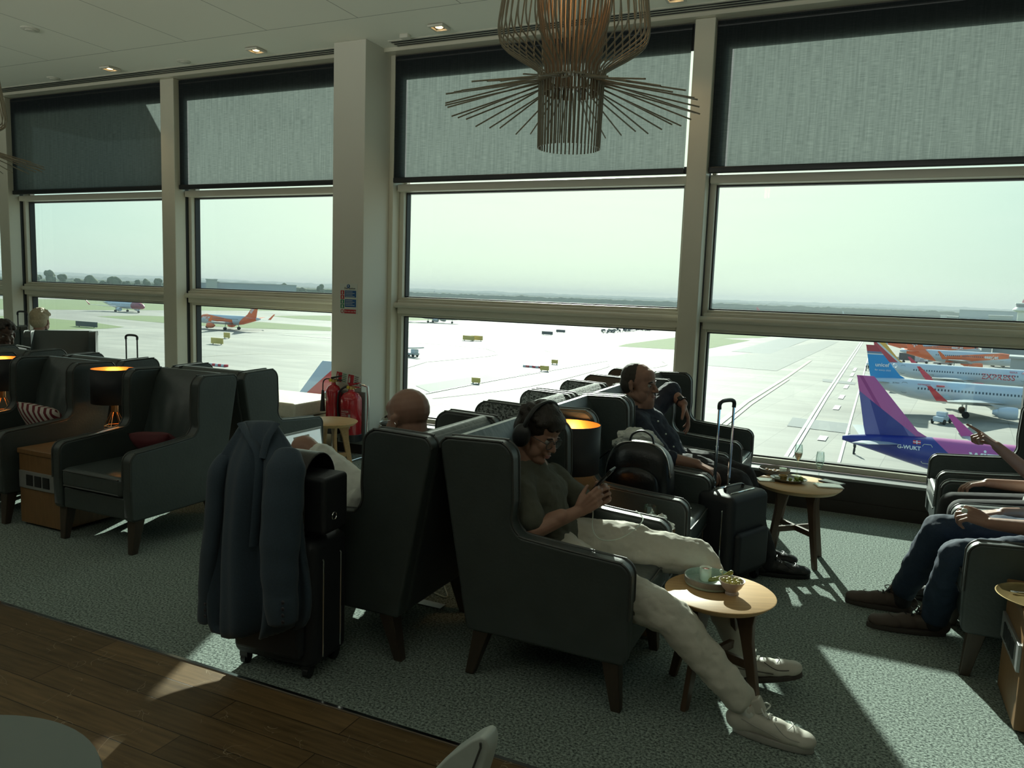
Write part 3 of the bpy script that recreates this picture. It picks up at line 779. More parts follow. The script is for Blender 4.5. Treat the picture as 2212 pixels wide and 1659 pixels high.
# ------------------------------------------------------------------ round pale table at bottom left, tub chair back at the bottom
M_tabletop = pmat('grey_green_laminate_top', (.15, .18, .17, 1), .4, var=.03, scale=2)
r = root('round_cafe_table', (-1.42, .66, 0), 0, 'grey green round table top at the bottom left corner', 'table')
MB().lathe([(0, .715), (.31, .715), (.322, .728), (.318, .74), (0, .74)], 64).build('tabletop', M_tabletop, r)
MB().lathe([(.03, .02), (.03, .715)], 20).build('pedestal', M_chrome, r); MB().lathe([(0, 0), (.2, 0), (.2, .012), (.03, .03), (0, .03)], 32).build('base_plate', M_chrome, r)
M_paleleather = pmat('pale_green_grey_leather', (.42, .47, .44, 1), .4, bump=.08, bscale=50)
# ------------------------------------------------------------------ rod pendants
M_rod = pmat('bronze_rod', (.20, .18, .125, 1), .4, .2, var=.1)
M_rodin = pmat('warm_inner_rod', (.24, .16, .09, 1), .4, .3, var=.1)
PY = 3.3
PC = W(1232, 234, PY); zt = PC.z; zh = W(1232, 178, PY).z; zb = W(1227, 322, PY).z; zf = W(1240, 88, PY).z
def ringp(r, z, a): return Vector((r*math.cos(a), r*math.sin(a), z))
def make_pendant(label):
    r = root('rod_pendant_lamp', (PC.x, PY, zb), 0, label, 'pendant lamp', 'bronze rod pendants')
    dz = -zb; n = 46
    m = MB()
    for k in range(n):
        a = 2*pi*k/n; m.tube([ringp(.137, 0, a), ringp(.143, zh+dz+.01, a)], .0034, 6)
    m.build('lower_cage', M_rod, r)
    rs = random.Random(3)
    for k in range(44):
        a = 2*pi*(k+.25*rs.random())/44
        MB().tube([ringp(.145, zh+dz-.012*(k % 2), a), ringp(.565-.012*rs.random(), zt+dz-.01*(k % 3), a)], .0036, 6).build('skirt_rod', M_rod, r)
    m = MB()
    for k in range(n):
        a = 2*pi*(k+.5)/n
        m.tube(smoothpath([ringp(.143, zh+dz+.01, a), ringp(.148, zh+dz+.03, a), ringp(.165, zh+dz+.06, a), ringp(.302, zf+dz-.03, a), ringp(.326, zf+dz+.01, a), ringp(.330, zf+dz+.05, a), ringp(.322, zf+dz+.12, a), ringp(.295, zf+dz+.30, a), ringp(.22, zf+dz+.75, a), ringp(.06, zf+dz+.82, a)], 3), .0036, 6)
    m.build('upper_cage', M_rod, r)
    m = MB()
    for k in range(n):
        a = 2*pi*k/n; m.tube(smoothpath([ringp(.120, zh+dz-.05, a), ringp(.118, zh+dz+.05, a), ringp(.135, zf+dz, a), ringp(.165, zf+dz+.22, a), ringp(.12, zf+dz+.6, a)], 3), .0038, 6)
    m.build('inner_cage', M_rodin, r)
    m = MB(); m.lathe([(.10, zh+dz-.0), (.14, zh+dz-.0), (.14, zh+dz+.008), (.10, zh+dz+.008)], 32, closed=True); m.build('ring_plate', M_rod, r)
    MB().lathe([(0, zf+dz+.28), (.035, zf+dz+.28), (.05, zf+dz+.42), (0, zf+dz+.44)], 20).build('bulb', M_bulb, r)
    MB().tube([(0, 0, zf+dz+.42), (0, 0, ZC+dz)], .006, 8).lathe([(0, ZC+dz-.03), (.07, ZC+dz-.03), (.07, ZC+dz), (0, ZC+dz)], 24).build('cable', M_black, r)
    return r
pen = make_pendant('tall bronze rod pendant lamp with wide rod skirt hanging near the picture centre')
pt = G(70, 350, zt)
copy_tree(pen, (pt.x-.565*.908, pt.y-.565*.417, zb), 0, 'bronze rod pendant of which only the skirt tips show at the left edge')
for (x, y) in ((PC.x, PY), (pt.x-.565*.908, pt.y-.565*.417)):
    l_ = bpy.data.lights.new('pendant_bulb', 'POINT'); l_.energy = .5; l_.color = (1, .66, .36); l_.shadow_soft_size = .04
    lo = bpy.data.objects.new('pendant_bulb', l_); col.objects.link(lo); lo.location = (x, y, zf+.24)

# ------------------------------------------------------------------ column signs and fire extinguishers
M_signw = pmat('white_sign_plastic', (.62, .64, .58, 1), .4, var=.02)
M_signr = pmat('sign_red', (.45, .02, .03, 1), .4, var=.03)
M_signg = pmat('sign_green', (.01, .2, .09, 1), .4, var=.03)
M_signb = pmat('sign_blue', (.02, .10, .28, 1), .4, var=.03)
M_ink = pmat('sign_ink', (.02, .02, .02, 1), .5)
def sign_local(r, x0, x1, z0, z1, d, mat, name, t=.0015):
    return MB().box(x0, x1, -d-t, -d, z0, z1).build(name, mat, r, smooth=False)
def txt(r, s, size, x, z, d, mat, name, rot=0, bold=0):
    Mx = Matrix.Translation((x, -d, z)) @ Matrix.Rotation(rot, 4, 'Y') @ Matrix.Rotation(pi/2, 4, 'X')
    return text_mesh(name, s, size, mat, r, Mx, extrude=.0004, bold=bold)
a = W(734, 612, 6.195); b = W(771, 680, 6.195)
sw, sh = b.x-a.x, a.z-b.z
r = root('fire_action_sign', (a.x, 6.199, b.z), 0, 'white fire action notice with blue panels on the column front', 'sign')
sign_local(r, 0, sw, 0, sh, 0, M_signw, 'sign_board', .003)
txt(r, 'Fire action', .030, sw*.27, sh*.815, .004, M_ink, 'sign_text')
m = MB().lathe([(0, .0), (sh*.062, 0), (sh*.062, .0015), (0, .0015)], 24, (sw*.5, -.0045, sh*.915), Matrix.Rotation(pi/2, 3, 'X')); m.build('notice_disc', M_signb, r, smooth=False)
MB().box(sw*.48, sw*.52, -.0075, -.004, sh*.89, sh*.955).build('exclamation_mark', M_signw, r, smooth=False)
for k, mt in enumerate((M_signr, M_signr, M_signg, M_signg)):
    z1 = sh*(.775-.15*k)
    sign_local(r, sw*.06, sw*.26, z1-sh*.13, z1, .003, mt, 'pictogram_panel')
    MB().ell((sw*.16, -.0055, z1-sh*.04), (sw*.03, .001, sw*.03)).box(sw*.13, sw*.19, -.006, -.004, z1-sh*.11, z1-sh*.055).build('pictogram', M_signw, r, smooth=False)
for k, (p0, p1) in enumerate(((.555, .775), (.24, .49))):
    sign_local(r, sw*.30, sw*.94, sh*p0, sh*p1, .003, M_signb, 'instruction_panel')
    for j in range(4): MB().box(sw*.34, sw*(.74+.12*(j % 2)), -.0055, -.004, sh*(p1-.05-.05*j), sh*(p1-.035-.05*j)).build('text_line', M_signw, r, smooth=False)
sign_local(r, sw*.30, sw*.94, sh*.505, sh*.54, .003, M_signw, 'blank_strip'); sign_local(r, sw*.30, sw*.94, sh*.195, sh*.225, .003, M_signw, 'blank_strip')
sign_local(r, sw*.27, sw*.94, sh*.03, sh*.16, .003, M_signr, 'red_strip'); txt(r, 'Do not use lifts', .022, sw*.30, sh*.075, .005, M_signw, 'sign_text')
MB().lathe([(sw*.065, 0), (sw*.09, 0), (sw*.09, .002), (sw*.065, .002)], 24, (sw*.15, -.003, sh*.095), Matrix.Rotation(pi/2, 3, 'X'), closed=True).build('prohibition_ring', M_signr, r, smooth=False)

# extinguisher stand
b0 = W(757, 940, 6.08)
EX, EY = b0.x, 6.06
r = root('extinguisher_stand', (EX-.04, 6.1, 0), 0, 'chrome tube stand carrying two fire extinguishers by the column', 'stand')
path = smoothpath([(EX+.14, 5.78, .012), (EX+.14, 6.0, .012), (EX+.15, 6.14, .03), (EX+.15, 6.15, .2), (EX+.15, 6.15, .64), (EX+.10, 6.15, .71), (EX-.18, 6.15, .725), (EX-.26, 6.15, .67), (EX-.27, 6.15, .2), (EX-.27, 6.13, .03), (EX-.27, 6.0, .012), (EX-.27, 5.78, .012)], 5)
MB().tube(path, .012, 10).tube([(EX+.14, 5.79, .012), (EX-.27, 5.79, .012)], .012, 10).build('tube_frame', M_chrome, r, True)
MB().box(EX-.2, EX+.12, 6.145, 6.16, .12, .64).build('back_plate', pmat('grey_back_plate', (.25, .28, .27, 1), .4, .3), r, True)
M_red = pmat('glossy_red_enamel', (.42, .012, .022, 1), .22, var=.05, coat=.6)
def extinguisher(x, y, z, R_, h, label, kind):
    r = root('fire_extinguisher', (x, y, z), 0, label, 'fire extinguisher', 'red fire extinguishers on the stand')
    MB().lathe([(0, .02), (R_*.9, .02), (R_, .05), (R_, h*.80), (R_*.96, h*.85), (R_*.72, h*.92), (R_*.3, h*.96), (R_*.28, h), (0, h)], 32).build('cylinder', M_red, r)
    MB().lathe([(0, 0), (R_*1.04, 0), (R_*1.04, h*.13), (R_*.99, h*.14), (0, h*.14)], 32).build('rubber_boot', M_black, r)
    MB().lathe([(0, h), (R_*.26, h), (R_*.22, h+.03), (0, h+.035)], 16).box(-.01, .05, -.012, .012, h+.01, h+.03).build('brass_valve', M_brass, r)
    hm = M_red if kind == 'water' else M_black
    MB().prism([(-.02, h+.03), (.10, h+.065), (.10, h+.075), (-.03, h+.05)], -.009, .009).build('squeeze_handle', hm, r, bevel=.002)
    MB().prism([(-.02, h+.02), (.10, h+.02), (.10, h+.032), (-.02, h+.034)], -.009, .009).build('carry_handle', hm, r, bevel=.002)
    MB().lathe([(.008, 0), (.016, 0), (.016, .01), (.008, .01)], 12, (-.02, -.02, h+.02), Matrix.Rotation(pi/2, 3, 'X')).build('pressure_gauge', pmat('yellow_gauge_%s' % kind, (.7, .5, .05, 1), .4), r)
    if kind == 'water':
        hp = smoothpath([(-.01, 0, h+.015), (-.06, -.02, h+.02), (-.125, -.03, h-.05), (-.135, -.03, h*.55), (-.11, -.02, h*.3), (-R_*1.02, -.01, h*.22)], 6)
        MB().tube(hp, .010, 10).build('hose', M_black, r)
        def wrap(p):
            a_ = p.x/R_ - pi/2; return Vector(((R_+.0018)*math.cos(a_), (R_+.0018)*math.sin(a_), p.z))
        lab = MB(); lab.grid(lambda u, v: wrap(Vector((-.055+.115*u, 0, h*.24+h*.40*v))), 14, 1); lab.build('label_panel', pmat('label_maroon', (.30, .02, .03, 1), .4), r)
        def wrap2(p):
            a_ = p.x/R_ - pi/2; return Vector(((R_+.003)*math.cos(a_), (R_+.003)*math.sin(a_), p.z))
        Mx = Matrix.Translation((-.048, 0, h*.57)) @ Matrix.Rotation(pi/2, 4, 'X')
        text_mesh('label_text', 'WATER', .026, M_signw, r, Mx, warp=wrap2, extrude=0)
        for j in range(9):
            z0 = h*(.54-.032*j); w_ = .06+.02*((j*7) % 3)/2
            MB().grid(lambda u, v: wrap2(Vector((-.048+w_*u, 0, z0+.004*v))), 8, 1).build('label_line', M_signw, r)
        MB().grid(lambda u, v: wrap2(Vector((.035+.022*u, 0, h*(.27+.27*v)))), 4, 1).build('label_block', pmat('label_grey', (.35, .3, .3, 1), .5), r)
    else:
        hp = smoothpath([(-.01, -.01, h+.03), (-.07, -.02, h+.03), (-.10, -.03, h-.0), (-.105, -.03, h-.08)], 6)
        MB().tube(hp, .006, 8).build('swivel_pipe', M_black, r)
        MB().lathe([(.010, 0), (.014, -.02), (.02, -.10), (.026, -.20), (.027, -.21), (0, -.21)], 16, (-.105, -.03, h-.08)).build('discharge_horn', M_black, r)
        MB().box(-R_*.75, -R_*.45, -R_*.95, -R_*.80, h*.68, h*.80).build('label_panel', M_signw, r)
    return r
xs = W(785, 850, EY).x - W(747, 850, EY).x
zb1 = W(757, 940, EY).z
extinguisher(EX+.02, EY-.0, zb1-.05, xs/2, .50, 'red water fire extinguisher with white printed label, right one on the stand', 'water')
extinguisher(EX-.20, EY+.01, zb1+.0, xs/2*.72, .50, 'slimmer red fire extinguisher with black horn, left one on the stand', 'gas')
# tilted notice board above the stand
a = W(722, 797, 6.12)
r = root('extinguisher_notice', (a.x+.005, 6.13, a.z-.125), 0, 'white double notice with red extinguisher symbols tilted above the stand', 'sign')
r.rotation_euler = (0, R(7), 0); WM[r] = Matrix.Translation(r.location) @ Matrix.Rotation(R(7), 4, 'Y')
sign_local(r, 0, .29, 0, .115, 0, M_signw, 'sign_board', .004)
for k in range(2):
    sign_local(r, .010+.142*k, .076+.142*k, .010, .106, .004, M_signr, 'red_panel')
    MB().box(.020+.142*k, .038+.142*k, -.008, -.005, .025, .07).box(.025+.142*k, .033+.142*k, -.008, -.005, .07, .09).build('extinguisher_symbol', M_signw, r, smooth=False)
    txt(r, 'CO2' if k == 0 else 'Water', .024, .048+.142*k, .10, .0055, M_signw, 'sign_text', -pi/2)
    for j in range(5): MB().box(.086+.142*k, .130+.142*k, -.006, -.004, .02+.018*j, .026+.018*j).build('text_line', M_ink if k else M_signg, r, smooth=False)

# ------------------------------------------------------------------ black suitcase with bag, jacket over its handle
M_nylon = pmat('black_ballistic_nylon', (.014, .016, .02, 1), .6, var=.2, scale=120, bump=.1, bscale=400)
M_blackleather = pmat('black_smooth_leather', (.02, .018, .017, 1), .35, bump=.1, bscale=60)
M_tweedj = pmat('blue_grey_wool_jacket', (.036, .058, .084, 1), .85, var=.25, scale=160, sheen=.1, stretch=(1, 1, 1))
M_jlining = pmat('dark_button', (.02, .02, .03, 1), .4)
def make_suitcase(name, loc, rz, w, d, h, hz, label, grp, hdark=False, hx=0):
    r = root(name, loc, rz, label, 'suitcase', grp)
    MB().box(-w/2, w/2, -d/2, d/2, .05, h).build('suitcase_body', M_nylon, r, bevel=.045, bseg=4)
    MB().box(-w/2+.04, w/2-.04, -d/2-.035, -d/2+.02, .10, h*.62).build('front_pocket', M_nylon, r, bevel=.025, bseg=3)
    m = MB()
    for q in (-.06, .06):
        m.tube([(x, y, z) for x, y, z in ((-w/2-.003, q*d/.25, .09), (-w/2-.003, q*d/.25, h-.09), (-w/2+.08, q*d/.25, h+.002), (w/2-.08, q*d/.25, h+.002), (w/2+.003, q*d/.25, h-.09), (w/2+.003, q*d/.25, .09))], .004, 6)
    m.build('zip', M_chrome, r)
    for sx in (-1, 1):
        for sy in (-1, 1):
            wl = MB().tube([(sx*(w/2-.05)-.012, sy*(d/2-.04), .026), (sx*(w/2-.05)+.012, sy*(d/2-.04), .026)], .026, 16).box(sx*(w/2-.05)-.02, sx*(w/2-.05)+.02, sy*(d/2-.04)-.02, sy*(d/2-.04)+.02, .035, .06)
            wl.build('wheel', M_black, r)
    hw = .075
    m = MB()
    for sx in (-1, 1):
        m.tube([(hx+sx*hw, d/2-.04, h-.05), (hx+sx*hw, d/2-.04, (h+hz)/2)], .0095, 8); m.tube([(hx+sx*hw, d/2-.04, (h+hz)/2), (hx+sx*hw, d/2-.04, hz)], .0075, 8)
    th = m.build('trolley_handle', M_black if hdark else M_chrome, r)
    MB().tube(smoothpath([(hx+q_, d/2-.04, hz+e_) for q_, e_ in ((-hw, -.03), (-hw, 0), (-hw*.6, .016), (hw*.6, .016), (hw, 0), (hw, -.03))], 4), .012, 8).build('handle_grip', M_black, th)
    MB().tube(smoothpath([(-.09, 0, h), (-.08, 0, h+.025), (.08, 0, h+.025), (.09, 0, h)], 4), .010, 8, flat=.5).build('carry_handle', M_blackleather, r)
    return r
sc1 = make_suitcase('suitcase', (-2.19, 2.56, 0), R(4), .42, .27, .60, .95, 'black upright suitcase under the hanging jacket', 'black trolley suitcases', hx=-.20)
r = root('laptop_bag', (-2.16, 2.56, .60), R(4), 'black laptop bag with leather flap standing on the jacket suitcase', 'bag')
MB().box(-.20, .21, -.10, .08, .028, .27).build('bag_body', M_nylon, r, bevel=.02, bseg=3)
MB().prism(arc(0, .24, .105, 0, 180, 12) + [(-.105, .05), (-.115, .05)] + [(x, z) for x, z in arc(0, .24, .115, 180, 0, 12)] + [(.115, .12), (.105, .12)], -.19, .12, 'yz').build('leather_flap', M_blackleather, r, bevel=.006)
MB().tube([( .212, -.03+.016*math.cos(t*.5), .10+.016*math.sin(t*.5)) for t in range(13)], .0025, 6).build('strap_ring', M_chrome, r)

# jacket
jr = root('hanging_jacket', (-2.42, 2.42, .35), 0, 'blue grey checked wool jacket draped over the suitcase handle', 'jacket')
def jring(y0, xl, xr, dep, yc, tw=1.0, ph=0):
    pts = []
    L = W(xl, y0, yc); Rr = W(xr, y0, yc); cx = (L.x+Rr.x)/2; wx = (Rr.x-L.x)/2; z = (L.z+Rr.z)/2
    for j in range(56):
        a = 2*pi*j/56
        f = .012*tw*math.sin(7*a+ph) + .007*tw*math.sin(13*a+1.3+ph) 
        pts.append(Vector((cx + (wx+f*.3)*math.cos(a), yc + (dep+f*1.6)*math.sin(a), z + (Rr.z-L.z)/2*math.cos(a))))
    return pts
rings = [jring(908, 528, 588, .012, 2.50, 0), jring(913, 520, 597, .028, 2.49, .2), jring(940, 506, 610, .05, 2.47, .5), jring(975, 484, 632, .075, 2.45, .8, .2), jring(1005, 470, 645, .09, 2.44, 1, .4),
         jring(1060, 468, 645, .10, 2.43, 1.3, .6), jring(1130, 466, 648, .105, 2.43, 1.7, .9), jring(1200, 464, 656, .11, 2.43, 2.1, 1.2), jring(1280, 466, 672, .115, 2.42, 2.6, 1.5), jring(1340, 470, 668, .115, 2.42, 3, 1.7), jring(1364, 480, 650, .11, 2.42, 3, 1.8)]
MB().loft(rings).build('jacket_body', M_tweedj, jr, True, sub=1, angle=120)
def sleeve(pts, rr, nm='sleeve'):
    P_ = smoothpath([W(x, y, d) for x, y, d in pts], 4); n = len(P_)
    rad = []
    for i in range(n):
        t = i/(n-1)*(len(rr)-1); k = min(int(t), len(rr)-2); rad.append((rr[k]*(1-(t-k))+rr[k+1]*(t-k))*(1+.05*math.sin(i*1.9)))
    return MB().tube(P_, rad, 16, flat=.75).build(nm, M_tweedj, jr, True, sub=1)
sleeve([(622, 975, 2.40), (618, 1010, 2.36), (610, 1100, 2.33), (604, 1200, 2.31), (606, 1280, 2.30), (612, 1350, 2.30)], [.045, .078, .082, .078, .070, .062])
sleeve([(492, 985, 2.42), (470, 1020, 2.38), (462, 1120, 2.37), (448, 1230, 2.36), (444, 1300, 2.36), (440, 1345, 2.36)], [.035, .050, .050, .045, .040, .036])
MB().tube(smoothpath([W(522, 915, 2.46), W(540, 945, 2.41), W(560, 990, 2.38), W(556, 1080, 2.345), W(548, 1180, 2.33)], 5), [.02]*21, 8, flat=.4).build('lapel', M_tweedj, jr, True)
MB().tube(smoothpath([W(597, 915, 2.46), W(578, 945, 2.41), W(566, 990, 2.38)], 5), [.02]*11, 8, flat=.4).build('collar', M_tweedj, jr, True)
for k in range(4):
    p_ = W(611, 1302+14*k, 2.245); MB().ell(p_, (.008, .004, .008)).build('cuff_button', M_jlining, jr, True)
for k in range(3):
    p_ = W(443, 1305+13*k, 2.315); MB().ell(p_, (.007, .004, .007)).build('cuff_button', M_jlining, jr, True)

# ------------------------------------------------------------------ suitcase in front of the navy shirt man
sc2 = make_suitcase('suitcase', (-.62, 4.58, 0), R(66), .40, .25, .55, 1.05, 'black trolley suitcase with raised chrome handle in front of the navy shirt man', 'black trolley suitcases')
sc3 = make_suitcase('suitcase', (-6.8, 5.9, 0), R(8), .40, .24, .52, 1.02, 'suitcase behind the left chairs with only its dark handle showing', 'black trolley suitcases', True)
sc4 = make_suitcase('suitcase', (-9.72, 6.2, 0), R(8), .36, .22, .6, 1.18, 'suitcase by the far left mullion with only its handle showing', 'black trolley suitcases', True)
p_ = W(272, 725, 5.9); sc3.location.x = p_.x; p_ = W(38, 692, 6.2); sc4.location.x = p_.x

# ------------------------------------------------------------------ backpack with white paper bag on the far chair
M_bp = pmat('black_backpack_leather', (.012, .013, .015, 1), .32, var=.2, scale=30, bump=.15, bscale=50)
bc = W(1384, 1000, 4.2)
r = root('backpack', (bc.x, 4.2, .47), 0, 'black backpack with loop handle standing on the armchair seat', 'backpack')
m = MB()
prof = [(0, .17, .085), (.03, .19, .10), (.15, .195, .105), (.27, .185, .10), (.33, .15, .085), (.365, .10, .06), (.38, .04, .03)]
for_r = []
for z, a_, b_ in prof:
    for_r.append([Vector((math.copysign(abs(math.cos(t))**.6, math.cos(t))*a_, math.copysign(abs(math.sin(t))**.6, math.sin(t))*b_, z)) for t in [2*pi*j/32 for j in range(32)]])
m.loft(for_r); m.build('backpack_body', M_bp, r, sub=1)
MB().loft([[Vector((v.x*.75, -.10 - .035*(1 if v.y < 0 else .2), v.z*.62+.02)) if False else Vector((v.x*.72, v.y*.45-.10, v.z*.6+.02)) for v in q] for q in for_r]).build('front_pocket', M_bp, r, sub=1)
MB().tube(smoothpath([(-.07, 0, .36), (-.055, 0, .41), (0, 0, .435), (.055, 0, .41), (.07, 0, .36)], 5), .011, 8, flat=.6).build('loop_handle', M_bp, r)
MB().tube(smoothpath([(-.17, -.07, .05), (-.185, -.06, .2), (-.15, -.05, .32), (-.08, -.04, .37), (.08, -.04, .37), (.15, -.05, .32), (.185, -.06, .2)], 5), .005, 6).build('zip', M_chrome, r)
MB().tube(smoothpath([(-.19, .02, .30), (-.26, .02, .22), (-.25, .02, .08), (-.19, .02, .02)], 5), .014, 8, flat=.3).build('shoulder_strap', M_bp, r)
M_paper = pmat('crumpled_white_paper', (.66, .69, .66, 1), .8, bump=.5, bscale=16)
def crumple(c, size, label, name, seed, cat='paper bag', k=.35):
    rs = random.Random(seed); bm = bmesh.new(); bmesh.ops.create_icosphere(bm, subdivisions=4, radius=1)
    vs = []; 
    for v in bm.verts:
        d = 1 + k*noise.noise(v.co*2.2+Vector((seed, 0, 0))) + .16*noise.noise(v.co*5.5+Vector((0, seed, 0)))
        vs.append(Vector(c) + Vector((v.co.x*size[0], v.co.y*size[1], v.co.z*size[2]))*d)
    fs = [[q.index for q in f.verts] for f in bm.faces]; bm.free()
    o = MB().add(vs, fs).build(name, M_paper, smooth=False); tag(o, label, cat); return o
bp2 = W(1372, 948, 4.33)
crumple((bp2.x, 4.36, .80), (.13, .07, .085), 'crumpled white paper bag behind the black backpack', 'paper_bag', 3)

# glass, jam pot and napkin on the cabinet
M_clear = glass_mat('clear_drinking_glass', (.93, .97, .96, 1), .12)
cg = W(1448, 1135, 3.74)
CX2 = -.90
r = root('drinking_glass', (CX2, 3.72, .50), 0, 'empty clear stemless glass on the cabinet behind the young man\'s armrest', 'glass')
MB().lathe([(0, .004), (.026, .004), (.033, .03), (.036, .075), (.031, .118), (.0295, .118), (.034, .075), (.031, .03), (0, .01)], 28).build('glass_bowl', M_clear, r)
r = root('jam_pot', (-1.00, 3.66, .50), 0, 'tiny jam pot with red lid beside the empty glass', 'jar')
MB().lathe([(0, 0), (.02, 0), (.021, .03), (0, .03)], 20).build('glass_pot', M_clear, r); MB().lathe([(0, .03), (.023, .03), (.023, .042), (0, .043)], 20).build('lid', M_signr, r)
crumple((-.845, 3.66, .545), (.07, .06, .045), 'crumpled white napkin at the end of the cabinet by the armrest', 'napkin', 8, 'napkin', .5)

# ------------------------------------------------------------------ food on table 1
M_stone = pmat('speckled_grey_green_stoneware', (.30, .38, .33, 1), .3, var=.25, scale=120, coat=.3)
M_stoneo = pmat('grey_brown_stoneware_outside', (.20, .19, .17, 1), .45, var=.15, scale=80)
M_porc = pmat('white_porcelain', (.62, .70, .62, 1), .2, coat=.4, var=.03)
M_pink = pmat('pale_pinkish_porcelain', (.45, .38, .36, 1), .3, coat=.3)
M_olive = pmat('brined_green_olive', (.30, .26, .06, 1), .18, var=.45, scale=40, coat=.6)
M_pickle = pmat('pickled_gherkin', (.20, .20, .03, 1), .2, var=.5, scale=50, coat=.6, bump=.3, bscale=90)
M_stick = pmat('bamboo_stick', (.6, .42, .22, 1), .6)
tz = .45
pb = G(1532, 1262, tz)
r = root('stoneware_bowl', (pb.x, pb.y, tz), 0, 'wide shallow speckled stoneware bowl on the young man\'s table', 'bowl')
MB().lathe([(0, .0), (.088, 0), (.100, .004), (.105, .014), (.106, .036), (.103, .039), (.0995, .036), (.097, .012), (0, .008)], 56).build('bowl_wall', [M_stone, M_stoneo], r)
me = bpy.data.objects[r.children[0].name].data if r.children else None
o_ = [c for c in bpy.data.objects if c.parent == r][0]
for p in o_.data.polygons:
    c_ = p.center; p.material_index = 1 if (math.hypot(c_.x, c_.y) > .1035 or c_.z < .004) else 0
pc = Vector((pb.x-.02, pb.y+.012, tz+.008))
r = root('dip_pot', pc, 0, 'small white pot of red sauce inside the shallow bowl', 'pot')
MB().lathe([(0, 0), (.018, 0), (.0245, .008), (.025, .058), (.0235, .060), (.022, .058), (.021, .012), (0, .01)], 32).build('pot_wall', M_porc, r)
MB().lathe([(0, .052), (.0225, .050), (0, .046)], 20).build('red_sauce', pmat('red_sauce', (.35, .06, .03, 1), .3, var=.5, scale=60), r)
pk = Vector((pb.x+.050, pb.y+.0, tz+.030))
r = root('pickled_gherkin', pk, 0, 'curved pickled gherkin on a cocktail stick leaning over the bowl', 'pickle')
MB().tube(smoothpath([(-.058, .0, -.012), (-.035, .0, -.006), (-.005, .0, .006), (.025, .0, .026), (.042, .0, .046)], 5), [.004, .007, .008, .0085, .009, .0092, .0095, .0095, .0098, .01, .0102, .0104, .0105, .0106, .0108, .0108, .0105, .010, .009, .007, .003], 12).build('gherkin', M_pickle, r)
MB().tube([(-.005, .012, .035), (.022, -.035, -.008)], .0012, 6).build('cocktail_stick', M_stick, r)
MB().ell((-.006, .014, .032), (.008, .008, .008)).build('onion', M_porc, r)
ob = G(1579, 1283, tz)
r = root('small_bowl', (ob.x, ob.y, tz), 0, 'small footed pale bowl filled with green olives', 'bowl')
MB().lathe([(0, 0), (.024, 0), (.025, .008), (.022, .012), (.040, .032), (.052, .056), (.0525, .060), (.0495, .059), (.037, .036), (.018, .018), (0, .016)], 40).build('bowl_wall', M_pink, r)
rs = random.Random(5)
ol = [(.0, .0, .046), (.02, .006, .046), (-.02, .008, .045), (.008, -.021, .046), (-.014, -.018, .045), (.028, -.012, .049), (-.03, -.006, .049), (.01, .026, .047), (-.012, .028, .047), (.029, .018, .05)]
for k, (x, y, z) in enumerate(ol):
    o = MB().ell((ob.x+x, ob.y+y, tz+z+.004), (.0112, .0132, .0112), Euler((rs.random()*3, 0, rs.random()*3)).to_matrix(), 14, 10).build('olive', M_olive)
    tag(o, 'glossy green olive in the small footed bowl', 'olive', 'olives in the small bowl')

# ------------------------------------------------------------------ glasses, plates on table 2
t2z = .50
def flute(x, y, label, wine):
    r = root('flute_glass', (x, y, t2z), 0, label, 'glass', 'tulip flute glasses')
    MB().lathe([(0, .0), (.032, .001), (.031, .004), (.008, .008), (.0035, .02), (.0035, .085), (.008, .10), (.020, .125), (.0265, .155), (.0255, .185), (.0215, .215), (.0203, .215), (.0243, .185), (.0253, .155), (.0187, .127), (.006, .105), (0, .102)], 32).build('glass_bowl', M_clear, r)
    if wine:
        top = .158 if wine == 1 else .118
        pr = [(0, .104), (.0055, .107), (.0182, .128), (.0246, .153), (.0247, top if top > .153 else .153)]
        pr = [q for q in pr if q[1] <= top] + ([(.0247, top)] if wine == 1 else [(.0125, top)])
        MB().lathe(pr + [(0, top)], 28).build('rose_wine' if wine == 1 else 'wine_remains', pmat('rose_wine%d' % wine, (.95, .42, .18, 1) if wine == 1 else (.5, .5, .35, 1), .1, alpha=.75, emit=None), r)
    return r
fa = G(1721, 1028, t2z); fb = G(1767, 1047, t2z)
flute(fa.x, fa.y, 'tulip flute half full of pink sparkling wine', 1)
flute(fb.x, fb.y, 'nearly empty tulip flute, right of the pink wine', 2)
M_platedark = pmat('glazed_grey_plate', (.22, .22, .18, 1), .25, coat=.4)
pl = G(1703, 1040, t2z)
r = root('oval_plate', (pl.x, pl.y, t2z), 0, 'oval plate with grapes and a tin cup on the window table', 'plate')
m = MB().lathe([(0, 0), (.07, 0), (.10, .012), (.115, .022), (.113, .024), (.07, .004), (0, .004)], 40); m.v = [Vector((v.x, v.y*.8, v.z)) for v in m.v]; m.build('plate_disc', M_platedark, r)
M_grape = pmat('green_grape', (.28, .36, .06, 1), .2, var=.2, coat=.5)
rs = random.Random(2)
for k in range(12):
    x = pl.x+.01+.075*rs.random(); y = pl.y-.045+.05*rs.random(); z = t2z+.014+.012*(k % 3)*.8
    o = MB().ell((x, y, z), (.0105, .0105, .012)).build('green_grape', M_grape); tag(o, 'green grape on the oval plate', 'grape', 'grapes on the oval plate')
r = root('tin_cup', (pl.x-.035, pl.y+.0, t2z+.006), 0, 'small brass coloured cup on the oval plate', 'cup'); MB().lathe([(0, 0), (.024, 0), (.027, .032), (.025, .032), (.022, .003), (0, .003)], 24).build('cup_wall', M_brass, r)
o = MB().box(pl.x-.085, pl.x-.05, pl.y-.03, pl.y-.005, t2z+.012, t2z+.03).build('cheese_cube', M_porc, bevel=.003); tag(o, 'pale cube of cheese at the left of the oval plate', 'cheese')
bp = G(1672, 1022, t2z)
r = root('stoneware_bowl', (bp.x, bp.y+.02, t2z), 0, 'dark rimmed stoneware bowl with crumbs and pot at the back of the window table', 'bowl')
